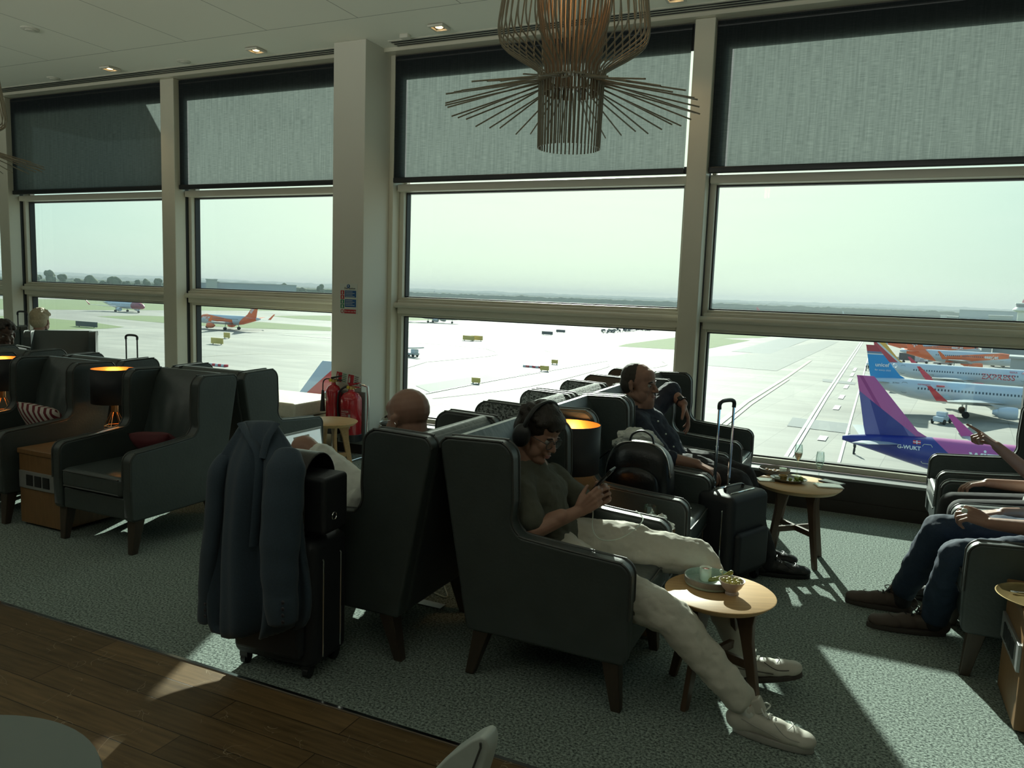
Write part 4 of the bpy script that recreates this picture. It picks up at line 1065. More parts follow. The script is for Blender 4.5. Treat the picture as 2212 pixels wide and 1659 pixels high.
MB().lathe([(0, .0), (.085, 0), (.10, .008), (.102, .03), (.099, .032), (.095, .012), (0, .008)], 48).build('bowl_wall', M_stoneo, r)
MB().lathe([(0, .008), (.022, .008), (.024, .04), (.022, .04), (.02, .012), (0, .012)], 24, (.055, -.01, 0)).build('ramekin', M_porc, r)
for k in range(4): MB().ell((-.05+.025*k, .01*(-1)**k, .016), (.012, .008, .006)).build('crumb', M_oak, r)
ph = G(1790, 1050, t2z)
def slab(name, x, y, z, w, d, h, rz, mat, label, cat, top=None):
    r = root(name, (x, y, z), rz, label, cat)
    MB().box(-w/2, w/2, -d/2, d/2, 0, h).build('case', mat, r, bevel=.003)
    if top: MB().box(-w/2+.006, w/2-.006, -d/2+.006, d/2-.006, h, h+.0012).build('screen', top, r, smooth=False)
    return r
M_screen = pmat('dark_glossy_screen', (.008, .009, .012, 1), .08)
slab('smartphone', ph.x+.015, ph.y+.10, t2z, .075, .15, .009, R(60), M_black, 'black smartphone lying at the back of the window table', 'phone', M_screen)
slab('tablet_computer', ph.x-.0, ph.y-.01, t2z, .16, .11, .008, R(18), M_signw, 'white edged tablet near the front rim of the window table', 'tablet', M_porc)
np_ = G(1664, 1038, t2z)
slab('folded_napkin', np_.x-.03, np_.y-.005, t2z, .10, .09, .006, R(20), M_porc, 'folded napkin under the left rim of the oval plate', 'napkin')
# ------------------------------------------------------------------ gold tray on the right cabinet, laptop etc.
r = root('gold_tray', (.745, 3.60, .50), 0, 'gold rimmed tray with cutlery on the oak cabinet at the right edge', 'tray')
MB().lathe([(0, 0), (.15, 0), (.17, .012), (.166, .013), (.148, .004), (0, .004)], 48).build('tray_plate', pmat('gold_tray_metal', (.5, .36, .16, 1), .3, .8), r)
MB().tube([(-.09, .02, .012), (.0, .04, .016), (.05, .05, .016)], .003, 6).ell((-.1, .018, .012), (.014, .009, .003)).build('spoon', M_chrome, r)
MB().ell((-.02, -.03, .018), (.03, .025, .012)).build('leaf_garnish', M_grape, r)
r = root('computer_mouse_cable', (-1.7, 3.0, 0), 0, 'white floor cable and socket plate under the bald man\'s armchair', 'cable')
q = G(925, 1305); q2 = G(985, 1320)
MB().box(q.x-.09, q.x+.09, q.y-.03, q.y+.03, 0, .006).build('socket_plate', M_sock, r, True)
MB().tube(smoothpath([G(885, 1295, .006), G(920, 1275, .01), G(965, 1290, .006), G(960, 1260, .006), G(985, 1245, .006)], 5), .004, 6).build('cable', M_porc, r, True)
# pale tub chair: only the pointed corner of its back shows
pk_ = [W(x, y, 1.12) for x, y in ((1012, 1600), (1032, 1586), (1050, 1579), (1060, 1583), (1065, 1600), (1062, 1625), (1052, 1659), (1020, 1760), (990, 1800), (860, 1800), (880, 1740), (915, 1690), (950, 1650), (982, 1621))]
bx0 = sum(p.x for p in pk_)/len(pk_)
r = root('tub_chair', (bx0, 1.0, 0), 0, 'pale leather chair of which only the pointed back corner shows at the bottom', 'armchair')
poly = [(p.x-bx0, p.z) for p in pk_]
MB().prism(poly, .10, .145, 'xz').build('back_shell', M_paleleather, r, bevel=.02, bseg=4)
MB().tube([(poly[3][0]-.008, .097, poly[3][1]-.008), (poly[4][0]-.012, .097, poly[4][1]-.004), (poly[5][0]-.016, .097, poly[5][1]), (poly[6][0]-.018, .097, poly[6][1]), (poly[7][0]-.018, .097, poly[7][1])], .002, 6).build('seam', M_piping, r)
zb_ = min(p[1] for p in poly)
MB().lathe([(0, .38), (.24, .38), (.26, .41), (.24, .45), (0, .46)], 32, (0, -.12, 0)).build('seat_cushion', M_paleleather, r)
MB().box(-.12, .12, .09, .15, .40, zb_+.05).build('back_support', M_paleleather, r, bevel=.01)
MB().lathe([(0, 0), (.22, 0), (.22, .012), (.03, .03), (.03, .38), (0, .38)], 24, (0, -.12, 0)).build('pedestal', M_chrome, r)
# ------------------------------------------------------------------ people
def skin(name, c, var=.1): return pmat(name, c, .5, var=var, scale=14, spec=.4)
M_skin1 = skin('fair_skin', (.36, .20, .145, 1)); M_skin2 = skin('tanned_skin', (.30, .165, .12, 1)); M_skin3 = skin('brown_skin', (.07, .038, .026, 1))
M_eye = pmat('eye_white', (.33, .32, .30, 1), .3); M_iris = pmat('dark_iris', (.03, .02, .012, 1), .1); M_lip = pmat('lip', (.33, .12, .1, 1), .45)
M_hairb = pmat('dark_brown_hair', (.018, .012, .009, 1), .55, var=.5, scale=90, bump=.6, bscale=140, stretch=(1, 1, .35))
M_hairs = pmat('short_dark_hair', (.035, .026, .02, 1), .7, var=.4, scale=200, bump=.3, bscale=400)
M_hairf = pmat('fair_greying_hair', (.42, .34, .22, 1), .6, var=.4, scale=80, bump=.5, bscale=150)
M_tee = pmat('olive_grey_tshirt', (.085, .088, .068, 1), .9, var=.12, scale=40, bump=.15, bscale=200)
M_trous = pmat('off_white_cotton_trousers', (.56, .54, .47, 1), .9, var=.06, scale=20, bump=.12, bscale=60)
M_navy = pmat('dark_navy_shirt', (.014, .020, .038, 1), .8, var=.2, scale=40, bump=.15, bscale=160)
M_blackt = pmat('black_trousers', (.012, .012, .014, 1), .85, var=.2)
M_denim = pmat('dark_blue_denim', (.016, .032, .062, 1), .85, var=.3, scale=150, bump=.1, bscale=300)
M_blue = pmat('sky_blue_tshirt', (.10, .42, .75, 1), .85, var=.05)
M_whites = pmat('white_shirt_cotton', (.62, .64, .60, 1), .85, var=.04)
M_shoe = pmat('white_leather_trainer', (.50, .48, .42, 1), .5, var=.06); M_sole = pmat('rubber_sole', (.34, .33, .30, 1), .6); M_soledark = pmat('brown_gum_sole', (.05, .04, .035, 1), .7)
M_shoeb = pmat('black_shoe', (.012, .012, .013, 1), .5); M_shoeg = pmat('grey_brown_suede_shoe', (.075, .055, .045, 1), .8)

def basis(f, u=(0, 0, 1)):
    f = Vector(f).normalized(); u = Vector(u); l = u.cross(f).normalized(); u = f.cross(l)
    return Matrix((f, l, u)).transposed()
def head(mb, c, f, u=(0, 0, 1), s=1.0, neck=None, ears=True, jaw=1.0, nose=1.0):
    """adds head, face and neck to a skin builder; c = point between the ears"""
    c = Vector(c); B = basis(f, u)
    P = lambda x, y, z: c + B @ (Vector((x, y, z))*s)
    E_ = lambda x, y, z, r, e=None: mb.ell(P(x, y, z), tuple(q*s for q in r), B if e is None else B @ e)
    E_(-.015, 0, .038, (.098, .078, .086)); E_(.030, 0, -.010, (.066, .064, .098)); E_(.045, 0, .052, (.052, .060, .045))
    for y in (-1, 1):
        mb.cap(P(-.005, y*.052*jaw, -.055), P(.062, y*.020*jaw, -.100), .024*s, .018*s)
        E_(.066, y*.040, -.022, (.022, .020, .022)); E_(.045, y*.045, -.055, (.035, .018, .035))
        if ears:
            e = Euler((0, R(-12), R(y*22))).to_matrix()
            E_(-.010, y*.082, -.004, (.019, .007, .032), e); E_(-.014, y*.086, .012, (.016, .006, .014), e); E_(-.004, y*.079, -.030, (.010, .006, .012), e)
    E_(.072, 0, -.100, (.022*jaw, .024, .018)); E_(.03, 0, -.085, (.05, .04, .028))
    mb.cap(P(.086, -.030, .020), P(.090, -.010, .016), .010*s, .010*s); mb.cap(P(.086, .030, .020), P(.090, .010, .016), .010*s, .010*s)
    mb.cap(P(.090, 0, .012), P(.112*nose+.0, 0, -.026), .0085*s, .012*s); E_(.103, -.011, -.033, (.012, .008, .008)); E_(.103, .011, -.033, (.012, .008, .008)); E_(.114*nose, 0, -.030, (.010, .010, .009))
    E_(.088, 0, -.056, (.014, .024, .014)); E_(.094, 0, -.062, (.010, .021, .0055)); E_(.092, 0, -.073, (.010, .018, .0065))
    if neck is not None: mb.chain([P(-.025, 0, -.03), P(-.03, 0, -.09), neck], [.058*s, .055*s, .062*s])
    return P, B
def face_parts(P, B, r, s=1.0, closed=False):
    for y in (-1, 1):
        e = MB().ell(P(.079, y*.030, .002), (.0125*s,)*3, None, 14, 10).build('eye', M_eye, r, True)
        MB().ell(P(.0885, y*.0305, .000), (.004*s, .0055*s, .0055*s), B, 12, 8).build('iris', M_iris, e, True)
        MB().tube([P(.092, y*.014, .020), P(.096, y*.028, .026), P(.086, y*.048, .020)], .0042*s, 6).build('eyebrow', M_hairb, r, True)
    MB().ell(P(.0985, 0, -.063), (.0075*s, .021*s, .0045*s), B).ell(P(.0965, 0, -.072), (.0075*s, .0175*s, .0055*s), B).build('lips', M_lip, r, True)
def hand(mb, w, d, n, thumb=1, curls=(35, 40, 45, 50), s=1.0, spread=4, thumbdir=None, tcurl=20):
    """w wrist, d direction of the palm, n palm normal (fingers curl towards n); thumb=+-1 side"""
    w = Vector(w); d = Vector(d).normalized(); n = Vector(n); n = (n - d*n.dot(d)).normalized(); sd = d.cross(n)*thumb
    kn = []
    for i, (o, L) in enumerate(((.030, .092), (.010, .096), (-.011, .090), (-.030, .081))):
        k = w + d*L*s + sd*o*s; kn.append(k)
        mb.cap(w + sd*o*.55*s + d*.008*s, k, .0155*s, .0115*s)
    for i, segs in enumerate(((.042, .025, .021), (.047, .029, .022), (.043, .027, .021), (.034, .021, .018))):
        p = kn[i]; a = R(curls[i]); ang = a*.75; q = d.copy(); sp = R((1.5-i)*spread)
        for j, L in enumerate(segs):
            q = (d*math.cos(ang) + n*math.sin(ang)).normalized(); q = (q + sd*math.tan(sp)).normalized()
            e = p + q*L*s; mb.cap(p, e, (.0098-.0011*j)*s, (.0090-.0012*j)*s, n=10); p = e; ang += a*(1.0 if j == 0 else .7)
    td = Vector(thumbdir).normalized() if thumbdir else (d*.62 + sd*.75 + n*.25).normalized()
    t0 = w + d*.022*s + sd*.022*s; t1 = t0 + td*.040*s; t2d = (td*.8 + d*.5 + n*math.sin(R(tcurl))).normalized(); t2 = t1 + t2d*.030*s; t3 = t2 + (t2d + d*.25 + n*.2).normalized()*.024*s
    mb.cap(t0, t1, .0165*s, .0125*s); mb.cap(t1, t2, .0115*s, .0102*s); mb.cap(t2, t3, .0102*s, .0085*s)
    return kn
def shoe(r, heel, toe, mats, h=.07, w=.048, name='shoe', lift=0, laces=True):
    heel = Vector(heel); toe = Vector(toe); d = (toe-heel); L = d.length; d.normalize(); up = Vector((0, 0, 1)); up = (up - d*d.z).normalized(); sd = up.cross(d)
    P = lambda x, y, z: heel + d*x*L + sd*y + up*z
    m = MB()
    for k, (x, z, rr, fl) in enumerate(((.13, .050, .050, 1), (.30, .058, .046, 1), (.5, .050, .046, 1), (.70, .042, .042, 1), (.86, .038, .036, 1))):
        m.ell(P(x, 0, z), (.072*(1 if k < 4 else .72), w*(.86, .86, .95, 1.06, 1.0)[k], rr*(1.05, 1, .9, .85, .85)[k]), Matrix((d, sd, up)).transposed())
    m.cap(P(.16, 0, .06), P(.16, 0, .06+h*.6), .038, .040)
    sh = m.build(name, mats[0], r, True, remesh=.006, relax=3)
    ol = []
    n = 28
    for k in range(n):
        a = 2*pi*k/n; x = .5+.515*math.cos(a); y = math.sin(a)*w*(1.02+.12*math.cos(a))*(abs(math.sin(a))**-.25 if abs(math.sin(a)) > .05 else 1)
        ol.append((x, max(-w*1.1, min(w*1.1, y))))
    m = MB(); m.loft([[P(x, y*.96, .002) for x, y in ol], [P(x, y*1.03, .008) for x, y in ol], [P(x, y, .026) for x, y in ol]]); m.build('sole', mats[1], sh, True)
    if laces:
        m = MB()
        for k in range(5):
            x = .36+.07*k; z = .109-.0095*k
            m.tube([P(x, -.022, z-.008), P(x+.02, 0, z+.002), P(x+.03, .022, z-.008)], .0028, 6); m.tube([P(x, .022, z-.008), P(x+.02, 0, z+.003), P(x+.03, -.022, z-.008)], .0028, 6)
        for q in (-1, 1): m.tube(smoothpath([P(.38, 0, .112), P(.35, q*.025, .126), P(.42, q*.048, .112), P(.40, q*.012, .110)], 4), .003, 6)
        m.build('laces', mats[2] if len(mats) > 2 else mats[0], sh, True)
        MB().prism([(0, 0), (.05, 0), (.05, .06), (0, .055)], -.022, .022, 'xz', M=Matrix.Translation(P(.25, 0, .085)) @ Matrix((d, sd, up)).transposed().to_4x4() @ Matrix.Rotation(R(-28), 4, 'Y')).build('tongue', mats[0], sh, True, bevel=.008)
        m = MB(); m.tube(smoothpath([P(.93, -.030, .045), P(.80, -.047, .050), P(.66, -.046, .058), P(.52, -.030, .086)], 4), .0018, 5); m.tube(smoothpath([P(.70, -.030, .078), P(.74, 0, .084), P(.70, .030, .078)], 4), .0018, 5)
        m.tube(smoothpath([P(.12, -.042, .075), P(.30, -.046, .062), P(.45, -.047, .052), P(.62, -.050, .040)], 4), .0018, 5)
        m.build('stitching', mats[1], sh, True)
    return sh
def person_root(loc, label, cat='person'): return root('person', loc, 0, label, cat)
def hairmesh(P, B, r, mat, s, spec, vox=.006, seed=1, curls=0, name='hair'):
    m = MB()
    for (x, y, z, a, b, c) in spec: m.ell(P(x, y, z), (a*s, b*s, c*s), B)
    rs = random.Random(seed)
    for k in range(int(curls*1.3)):
        th = rs.uniform(-2.6, 2.6); ph_ = rs.uniform(.15, 1.25)
        x = .105*math.cos(th)*math.sin(ph_); y = .092*math.sin(th)*math.sin(ph_); z = .035+.105*math.cos(ph_)
        if x > .06 and z < .07: z = .07
        m.ell(P(x-.010, y, z), (.018*s+rs.random()*.008, .017*s, .017*s), B)
    return m.build(name, mat, r, True, remesh=vox, relax=2)

# ---- the young man with headphones ------------------------------------------------------
yr = person_root((-1.2, 3.13, .47), 'young man in grey olive t-shirt, pale trousers and headphones, looking at his phone')
hf = Vector((.88, -.22, -.38)); hu = Vector((.35, -.02, .93))
hc = Vector((-1.285, 3.13, 1.035))
sk = MB()
P, B = head(sk, hc, hf, hu, .98, neck=(-1.315, 3.15, .86))
shN, shF = Vector((-1.30, 2.985, .80)), Vector((-1.29, 3.33, .80))
elN, elF = Vector((-1.20, 2.925, .655)), Vector((-1.12, 3.385, .665))
wrN, wrF = Vector((-1.045, 3.035, .735)), Vector((-1.03, 3.205, .735))
sk.chain([(-1.31, 3.15, .86), (-1.30, 3.15, .74), (-1.23, 3.15, .56)], [.075, .11, .11])
sk.chain([(-1.31, 3.15, .82), shN, elN, wrN], [.06, .046, .040, .026]); sk.chain([(-1.31, 3.15, .82), shF, elF, wrF], [.06, .046, .038, .026])
sk.chain([(elN+wrN)*.5+Vector((-.02, 0, 0)), (elN+wrN)*.5+Vector((.02, .01, .02))], [.036, .034])
hand(sk, wrN, (.68, .22, .62), (-.15, .95, .05), thumb=1, curls=(44, 48, 52, 56), s=.95, spread=1, thumbdir=(.15, .30, .95), tcurl=30)
hand(sk, wrF, (.68, -.22, .62), (-.15, -.95, .05), thumb=-1, curls=(44, 48, 52, 56), s=.95, spread=1, thumbdir=(.15, -.30, .95), tcurl=30)
sk.chain([(-1.20, 3.07, .54), (-.60, 2.925, .41), (-.29, 2.93, .11)], [.06, .045, .034]); sk.chain([(-1.20, 3.23, .54), (-.60, 3.42, .49), (-.355, 3.33, .13)], [.06, .045, .034])
body = sk.build('body', M_skin1, yr, True, remesh=.0042, relax=2)
face_parts(P, B, yr, .98)
hairmesh(P, B, yr, M_hairb, 1, [(-.022, 0, .050, .105, .088, .088), (-.045, 0, .005, .078, .084, .075), (.040, 0, .098, .062, .074, .034), (.068, .0, .082, .038, .060, .026), (-.055, 0, -.035, .050, .068, .045)], .005, 4, 110)
# headphones
hp = MB(); hp.tube(smoothpath([P(-.012, -.094, .0), P(-.012, -.104, .06), P(-.014, -.070, .125), P(-.014, 0, .150), P(-.014, .070, .125), P(-.012, .104, .06), P(-.012, .094, .0)], 5), .0085, 8, flat=1.6)
ho = hp.build('headband', M_black, None)
bpy.data.objects.remove(ho)
hpr = root('headphones', hc, 0, 'black over ear headphones on the young man', 'headphones')
MB().tube(smoothpath([P(-.012, -.100, .01), P(-.012, -.110, .06), P(-.014, -.078, .128), P(-.014, 0, .155), P(-.014, .078, .128), P(-.012, .110, .06), P(-.012, .100, .01)], 5), .0085, 8, flat=1.6).build('headband', M_black, hpr, True)
for y in (-1, 1): MB().ell(P(-.012, y*.102, -.012), (.046, .025, .054), B, 24, 14).build('ear_cup', M_black, hpr, True)
# glasses
def glasses(P, r, mat, w=.028, lens=True, dx=0):
    g = root('eyeglasses', tuple(P(.1, 0, 0)), 0, r, 'glasses')
    m = MB()
    for y in (-1, 1):
        m.tube([P(.104+dx+.0*math.cos(t), y*.033+w*math.cos(t), -.002+.022*math.sin(t)) for t in [2*pi*k/24 for k in range(24)]], .0016, 6, closed=True)
        m.tube([P(.102+dx, y*(.033+w), .004), P(.06, y*.078, .006), P(-.01, y*.086, .004), P(-.022, y*.084, -.014)], .0016, 6)
    m.tube([P(.105+dx, -.006, .002), P(.109+dx, 0, .005), P(.105+dx, .006, .002)], .0015, 6)
    m.build('glasses_frame', mat, g, True)
    for y in (-1, 1):
        q = [P(.104+dx, y*.033+w*.97*math.cos(t), -.002+.0215*math.sin(t)) for t in [2*pi*k/24 for k in range(24)]]
        MB().add(q, [tuple(range(24))]).build('lens', M_speclens, g, True, smooth=False)
    return g
glasses(P, 'dark rimmed glasses on the young man', M_black)
# t-shirt
m = MB()
m.chain([(-1.315, 3.15, .855), (-1.305, 3.15, .76), (-1.27, 3.15, .66), (-1.215, 3.15, .56)], [.085, .135, .138, .142])
m.cap((-1.31, 3.08, .83), (-1.30, 3.00, .80), .065, .062); m.cap((-1.31, 3.22, .83), (-1.30, 3.31, .80), .065, .060)
m.cap((-1.25, 3.10, .76), (-1.25, 3.22, .76), .085, .085); m.cap((-1.22, 3.08, .60), (-1.22, 3.22, .60), .10, .10)
m.chain([shN, shN.lerp(elN, .72)], [.066, .066]); m.chain([shF, shF.lerp(elF, .72)], [.064, .062])
m.cap((-1.14, 3.05, .565), (-1.14, 3.24, .565), .065, .065)
sh_ = m.build('tshirt', M_tee, yr, True, remesh=.008, relax=6, disp=(.022, .07))
MB().tube([P(-.03+.066*math.cos(t), .066*math.sin(t), -.158-.02*math.cos(t)) for t in [2*pi*k/24 for k in range(24)]], .009, 8, closed=True).build('collar', M_tee, yr, True)
# trousers
m = MB()
m.chain([(-1.17, 3.08, .53), (-.95, 2.99, .475), (-.60, 2.925, .405), (-.45, 2.925, .26), (-.325, 2.935, .135)], [.11, .098, .078, .070, .062])
m.chain([(-1.17, 3.22, .53), (-.92, 3.33, .53), (-.60, 3.42, .49), (-.47, 3.37, .32), (-.385, 3.335, .17)], [.115, .102, .082, .072, .060])
m.build('trousers', M_trous, yr, True, remesh=.008, relax=4, disp=(.030, .075))
MB().cap((-.32, 2.935, .14), (-.285, 2.93, .09), .042, .038).build('sock', M_whites, yr, True)
shoe(yr, (-.335, 2.935, .0), (-.045, 2.915, .0), (M_shoe, M_sole, M_whites), name='trainer')
shoe(yr, (-.40, 3.325, .0), (-.12, 3.36, .075), (M_shoe, M_soledark, M_whites), name='trainer')
# phone and cable
pr = root('smartphone', (-.972, 3.12, .865), 0, 'black smartphone with camera bump held by the young man', 'phone')
pf = Matrix.Translation((-.972, 3.12, .862)) @ basis((.62, -.03, .78), (-.78, 0, .62)).to_4x4()
m = MB(); m.box(-.075, .075, -.037, .037, -.0045, .0045, M=pf); m.build('case', M_black, pr, True, bevel=.003)
m = MB(); m.box(-.070, .070, -.033, .033, .0046, .0052, M=pf); m.build('screen', M_screen, pr, True, smooth=False)
m = MB(); m.box(.040, .070, -.030, .002, -.0085, -.0045, M=pf); m.build('camera_bump', M_black, pr, True, bevel=.002)
cb = MB().tube(smoothpath([(-1.015, 3.12, .80), (-1.0, 3.10, .72), (-.98, 3.05, .66), (-.93, 3.03, .63), (-.86, 3.10, .635), (-.83, 3.3, .66), (-.9, 3.44, .66)], 6), .0024, 6).build('charging_cable', M_porc); tag(cb, 'white charging cable running from the young man\'s phone', 'cable')

# ---- the bald man with the laptop ----------------------------------------------------------
brt = person_root((-2.0, 3.10, .47), 'bald man in white with glasses typing on a laptop, seen from behind his armchair wing')
hc = Vector((-1.945, 3.10, 1.035)); sk = MB()
P, B = head(sk, hc, (-.93, .30, -.22), (-.2, .05, .97), 1.16, neck=(-1.95, 3.10, .88))
sN, sF = Vector((-1.96, 2.94, .83)), Vector((-1.96, 3.28, .83)); eN, eF = Vector((-2.08, 2.90, .64)), Vector((-2.08, 3.34, .64)); wN, wF = Vector((-2.22, 3.04, .695)), Vector((-2.22, 3.22, .695))
sk.chain([(-1.95, 3.10, .88), (-1.97, 3.10, .75), (-2.02, 3.10, .56)], [.07, .12, .12])
sk.chain([(-1.96, 3.1, .84), sN, eN, wN], [.06, .045, .038, .026]); sk.chain([(-1.96, 3.1, .84), sF, eF, wF], [.06, .045, .038, .026])
hand(sk, wN, (-.90, .12, -.12), (-.1, 0, -1), thumb=1, curls=(30, 26, 28, 34), s=1.02, spread=6)
hand(sk, wF, (-.90, -.12, -.12), (-.1, 0, -1), thumb=-1, curls=(30, 26, 28, 34), s=1.02, spread=6)
sk.chain([(-2.06, 3.02, .56), (-2.45, 2.96, .855), (-2.60, 3.05, .54), (-2.61, 3.07, .47)], [.07, .066, .046, .036]); sk.chain([(-2.05, 3.20, .55), (-2.48, 3.24, .52), (-2.52, 3.24, .10)], [.07, .055, .036])
sk.build('body', M_skin2, brt, True, remesh=.0048, relax=2); face_parts(P, B, brt, 1.05)
m = MB(); m.chain([(-1.955, 3.10, .86), (-1.98, 3.10, .75), (-2.03, 3.10, .60)], [.085, .145, .15]); m.chain([(-1.96, 3.08, .84), sN, eN, eN.lerp(wN, .85)], [.07, .065, .058, .044]); m.chain([(-1.96, 3.12, .84), sF, eF, eF.lerp(wF, .85)], [.07, .065, .058, .044])
m.build('shirt', M_whites, brt, True, remesh=.008, relax=4, disp=(.022, .07))
m = MB(); m.chain([(-2.05, 3.03, .56), (-2.27, 2.98, .73), (-2.36, 2.97, .80)], [.115, .098, .088], ); m.chain([(-2.05, 3.2, .55), (-2.3, 3.23, .53), (-2.40, 3.24, .53)], [.12, .09, .078])
m.build('shorts', M_whites, brt, True, remesh=.008, relax=4, disp=(.03, .07))
shoe(brt, (-2.47, 3.24, 0), (-2.76, 3.24, 0), (M_shoe, M_sole, M_whites), name='trainer'); shoe(brt, (-2.55, 3.09, .41), (-2.80, 2.99, .52), (M_shoe, M_sole, M_whites), name='trainer')
glasses(P, 'thin rimmed glasses on the bald man', M_chrome, dx=.006)
lr = root('laptop', (-2.5, 3.20, .69), 0, 'open silver laptop on the bald man\'s lap, screen glowing pale', 'laptop')
M_silver = pmat('silver_laptop', (.5, .52, .52, 1), .3, .6)
hx_, hz_ = -2.62, .70
MB().box(-2.62, -2.32, 3.00, 3.34, .655, .668).build('keyboard_base', M_silver, lr, True, bevel=.003)
tx, tz_ = W(617, 938, 3.06).x, W(617, 938, 3.06).z
m = MB(); m.add([(hx_, 3.0, .668), (hx_, 3.34, .668), (tx, 3.34, tz_), (tx, 3.0, tz_)], [(0, 1, 2, 3)]); m.build('lid', M_silver, lr, True, solid=.006, smooth=False)
d_ = Vector((tx-hx_, 0, tz_-.668)); nrm = Vector((d_.z, 0, -d_.x)).normalized()*.005
if nrm.x < 0: nrm = -nrm
q = [Vector((hx_, 3.012, .668))+d_*.06+nrm, Vector((hx_, 3.328, .668))+d_*.06+nrm, Vector((hx_, 3.328, .668))+d_*.95+nrm, Vector((hx_, 3.012, .668))+d_*.95+nrm]
MB().add(q, [(0, 1, 2, 3)]).build('screen', pmat('pale_document_screen', (.6, .7, .68, 1), .3, emit=(.62, .78, .75, 1), estr=.42), lr, True, smooth=False)
q2_ = [q[0].lerp(q[3], .86)+nrm*.2, q[1].lerp(q[2], .86)+nrm*.2, q[1].lerp(q[2], .93)+nrm*.2, q[0].lerp(q[3], .93)+nrm*.2]
MB().add([q2_[0].lerp(q2_[1], .3), q2_[0].lerp(q2_[1], .7), q2_[3].lerp(q2_[2], .7), q2_[3].lerp(q2_[2], .3)], [(0, 1, 2, 3)]).build('window_bar', M_whites, lr, True, smooth=False)

# ---- the man in the navy shirt ---------------------------------------------------------------
mr = person_root((-1.2, 4.92, .47), 'man in navy shirt resting one arm on the chair and looking right')
hc = Vector((-1.315, 4.92, 1.085)); sk = MB()
P, B = head(sk, hc, (.97, -.20, -.02), (-.05, -.02, 1), 1.12, neck=(-1.30, 4.93, .90), jaw=1.15, nose=1.04)
m0 = Vector((-1.28, 4.92, .84))
sN, sF = Vector((-1.27, 4.73, .86)), Vector((-1.26, 5.12, .88)); eN, eF = Vector((-1.07, 4.66, .67)), Vector((-1.185, 5.27, 1.015)); wN, wF = Vector((-.86, 4.66, .655)), Vector((-1.075, 5.19, .945))
sk.chain([(-1.3, 4.93, .9), (-1.26, 4.92, .76), (-1.18, 4.92, .58)], [.08, .14, .15])
sk.chain([m0, sN, eN, wN], [.07, .05, .046, .032]); sk.chain([m0, sF, eF, wF], [.07, .05, .046, .032])
sk.cap((-1.245, 4.90, .985), (-1.255, 4.91, .95), .045, .05)
hand(sk, wN, (.92, .05, -.30), (-.2, 0, -1), thumb=1, curls=(30, 32, 34, 36), s=1.08)
hand(sk, wF, (.42, -.12, -.88), (-.6, -.15, -.3), thumb=-1, curls=(18, 22, 26, 30), s=1.12, spread=5)
sk.chain([(-1.15, 4.84, .56), (-.64, 4.82, .53), (-.42, 4.78, .10)], [.07, .05, .038]); sk.chain([(-1.15, 5.0, .56), (-.63, 5.02, .53), (-.50, 5.0, .10)], [.07, .05, .038])
sk.build('body', M_skin2, mr, True, remesh=.0048, relax=2); face_parts(P, B, mr, 1.12)
hairmesh(P, B, mr, M_hairs, 1.12, [(-.026, 0, .042, .090, .0815, .0845), (-.046, 0, .0, .070, .080, .066), (-.045, 0, -.03, .058, .068, .038)], .005, 3, 0)
m = MB(); m.chain([(-1.30, 4.93, .885), (-1.26, 4.92, .78), (-1.19, 4.92, .66), (-1.12, 4.92, .57)], [.095, .165, .185, .17]); m.chain([m0, sN, eN], [.085, .078, .068]); m.chain([eN, eN.lerp(wN, .22)], [.066, .062])
m.chain([m0, sF, eF], [.085, .078, .070]); m.chain([eF, eF.lerp(wF, .16)], [.070, .064])
m.build('shirt', M_navy, mr, True, remesh=.009, relax=4, disp=(.026, .08))
MB().tube([P(-.03+.070*math.cos(t), .070*math.sin(t), -.150-.028*math.cos(t)) for t in [2*pi*k/24 for k in range(24)]], .014, 8, closed=True, flat=.6).build('collar', M_navy, mr, True)
for k in range(4): MB().ell((-1.145+.055*k, 4.80-.003*k, .87-.075*k), (.006, .006, .006)).build('shirt_button', M_porc, mr, True)
m = MB(); m.chain([(-1.13, 4.85, .56), (-.90, 4.83, .57), (-.64, 4.82, .53), (-.52, 4.79, .30), (-.44, 4.78, .15)], [.12, .105, .085, .075, .065]); m.chain([(-1.13, 5.0, .56), (-.9, 5.02, .57), (-.63, 5.02, .53), (-.55, 5.01, .30), (-.50, 5.0, .13)], [.12, .105, .085, .075, .065])
m.build('trousers', M_blackt, mr, True, remesh=.009, relax=4, disp=(.024, .08))
shoe(mr, (-.49, 4.765, 0), (-.18, 4.86, 0), (M_shoeb, M_shoeb, M_black), w=.052, name='shoe'); shoe(mr, (-.56, 4.99, 0), (-.27, 5.04, 0), (M_shoeb, M_shoeb, M_black), w=.052, name='shoe')
wd = (wF-eF).normalized(); wc = eF.lerp(wF, .86)
wr_ = root('wrist_watch', wc, 0, 'square black smartwatch on the navy shirt man\'s raised wrist', 'watch')
Bw = basis(wd, (0, -.6, .6)); m = MB(); m.tube([wc + Bw @ Vector((0, .037*math.cos(t), .037*math.sin(t))) for t in [2*pi*k/20 for k in range(20)]], .009, 8, closed=True, flat=.35); m.build('strap', M_black, wr_, True)
m = MB(); m.box(-.018, .018, -.016, .016, .034, .046, M=Matrix.Translation(wc) @ Bw.to_4x4()); m.build('watch_case', M_screen, wr_, True, bevel=.004)

for p_ in ((-.44, 4.78), (-.50, 5.0)): MB().cap((p_[0]-.01, p_[1], .20), (p_[0]+.015, p_[1], .07), .056, .050).build('sock', M_blackt, mr, True)
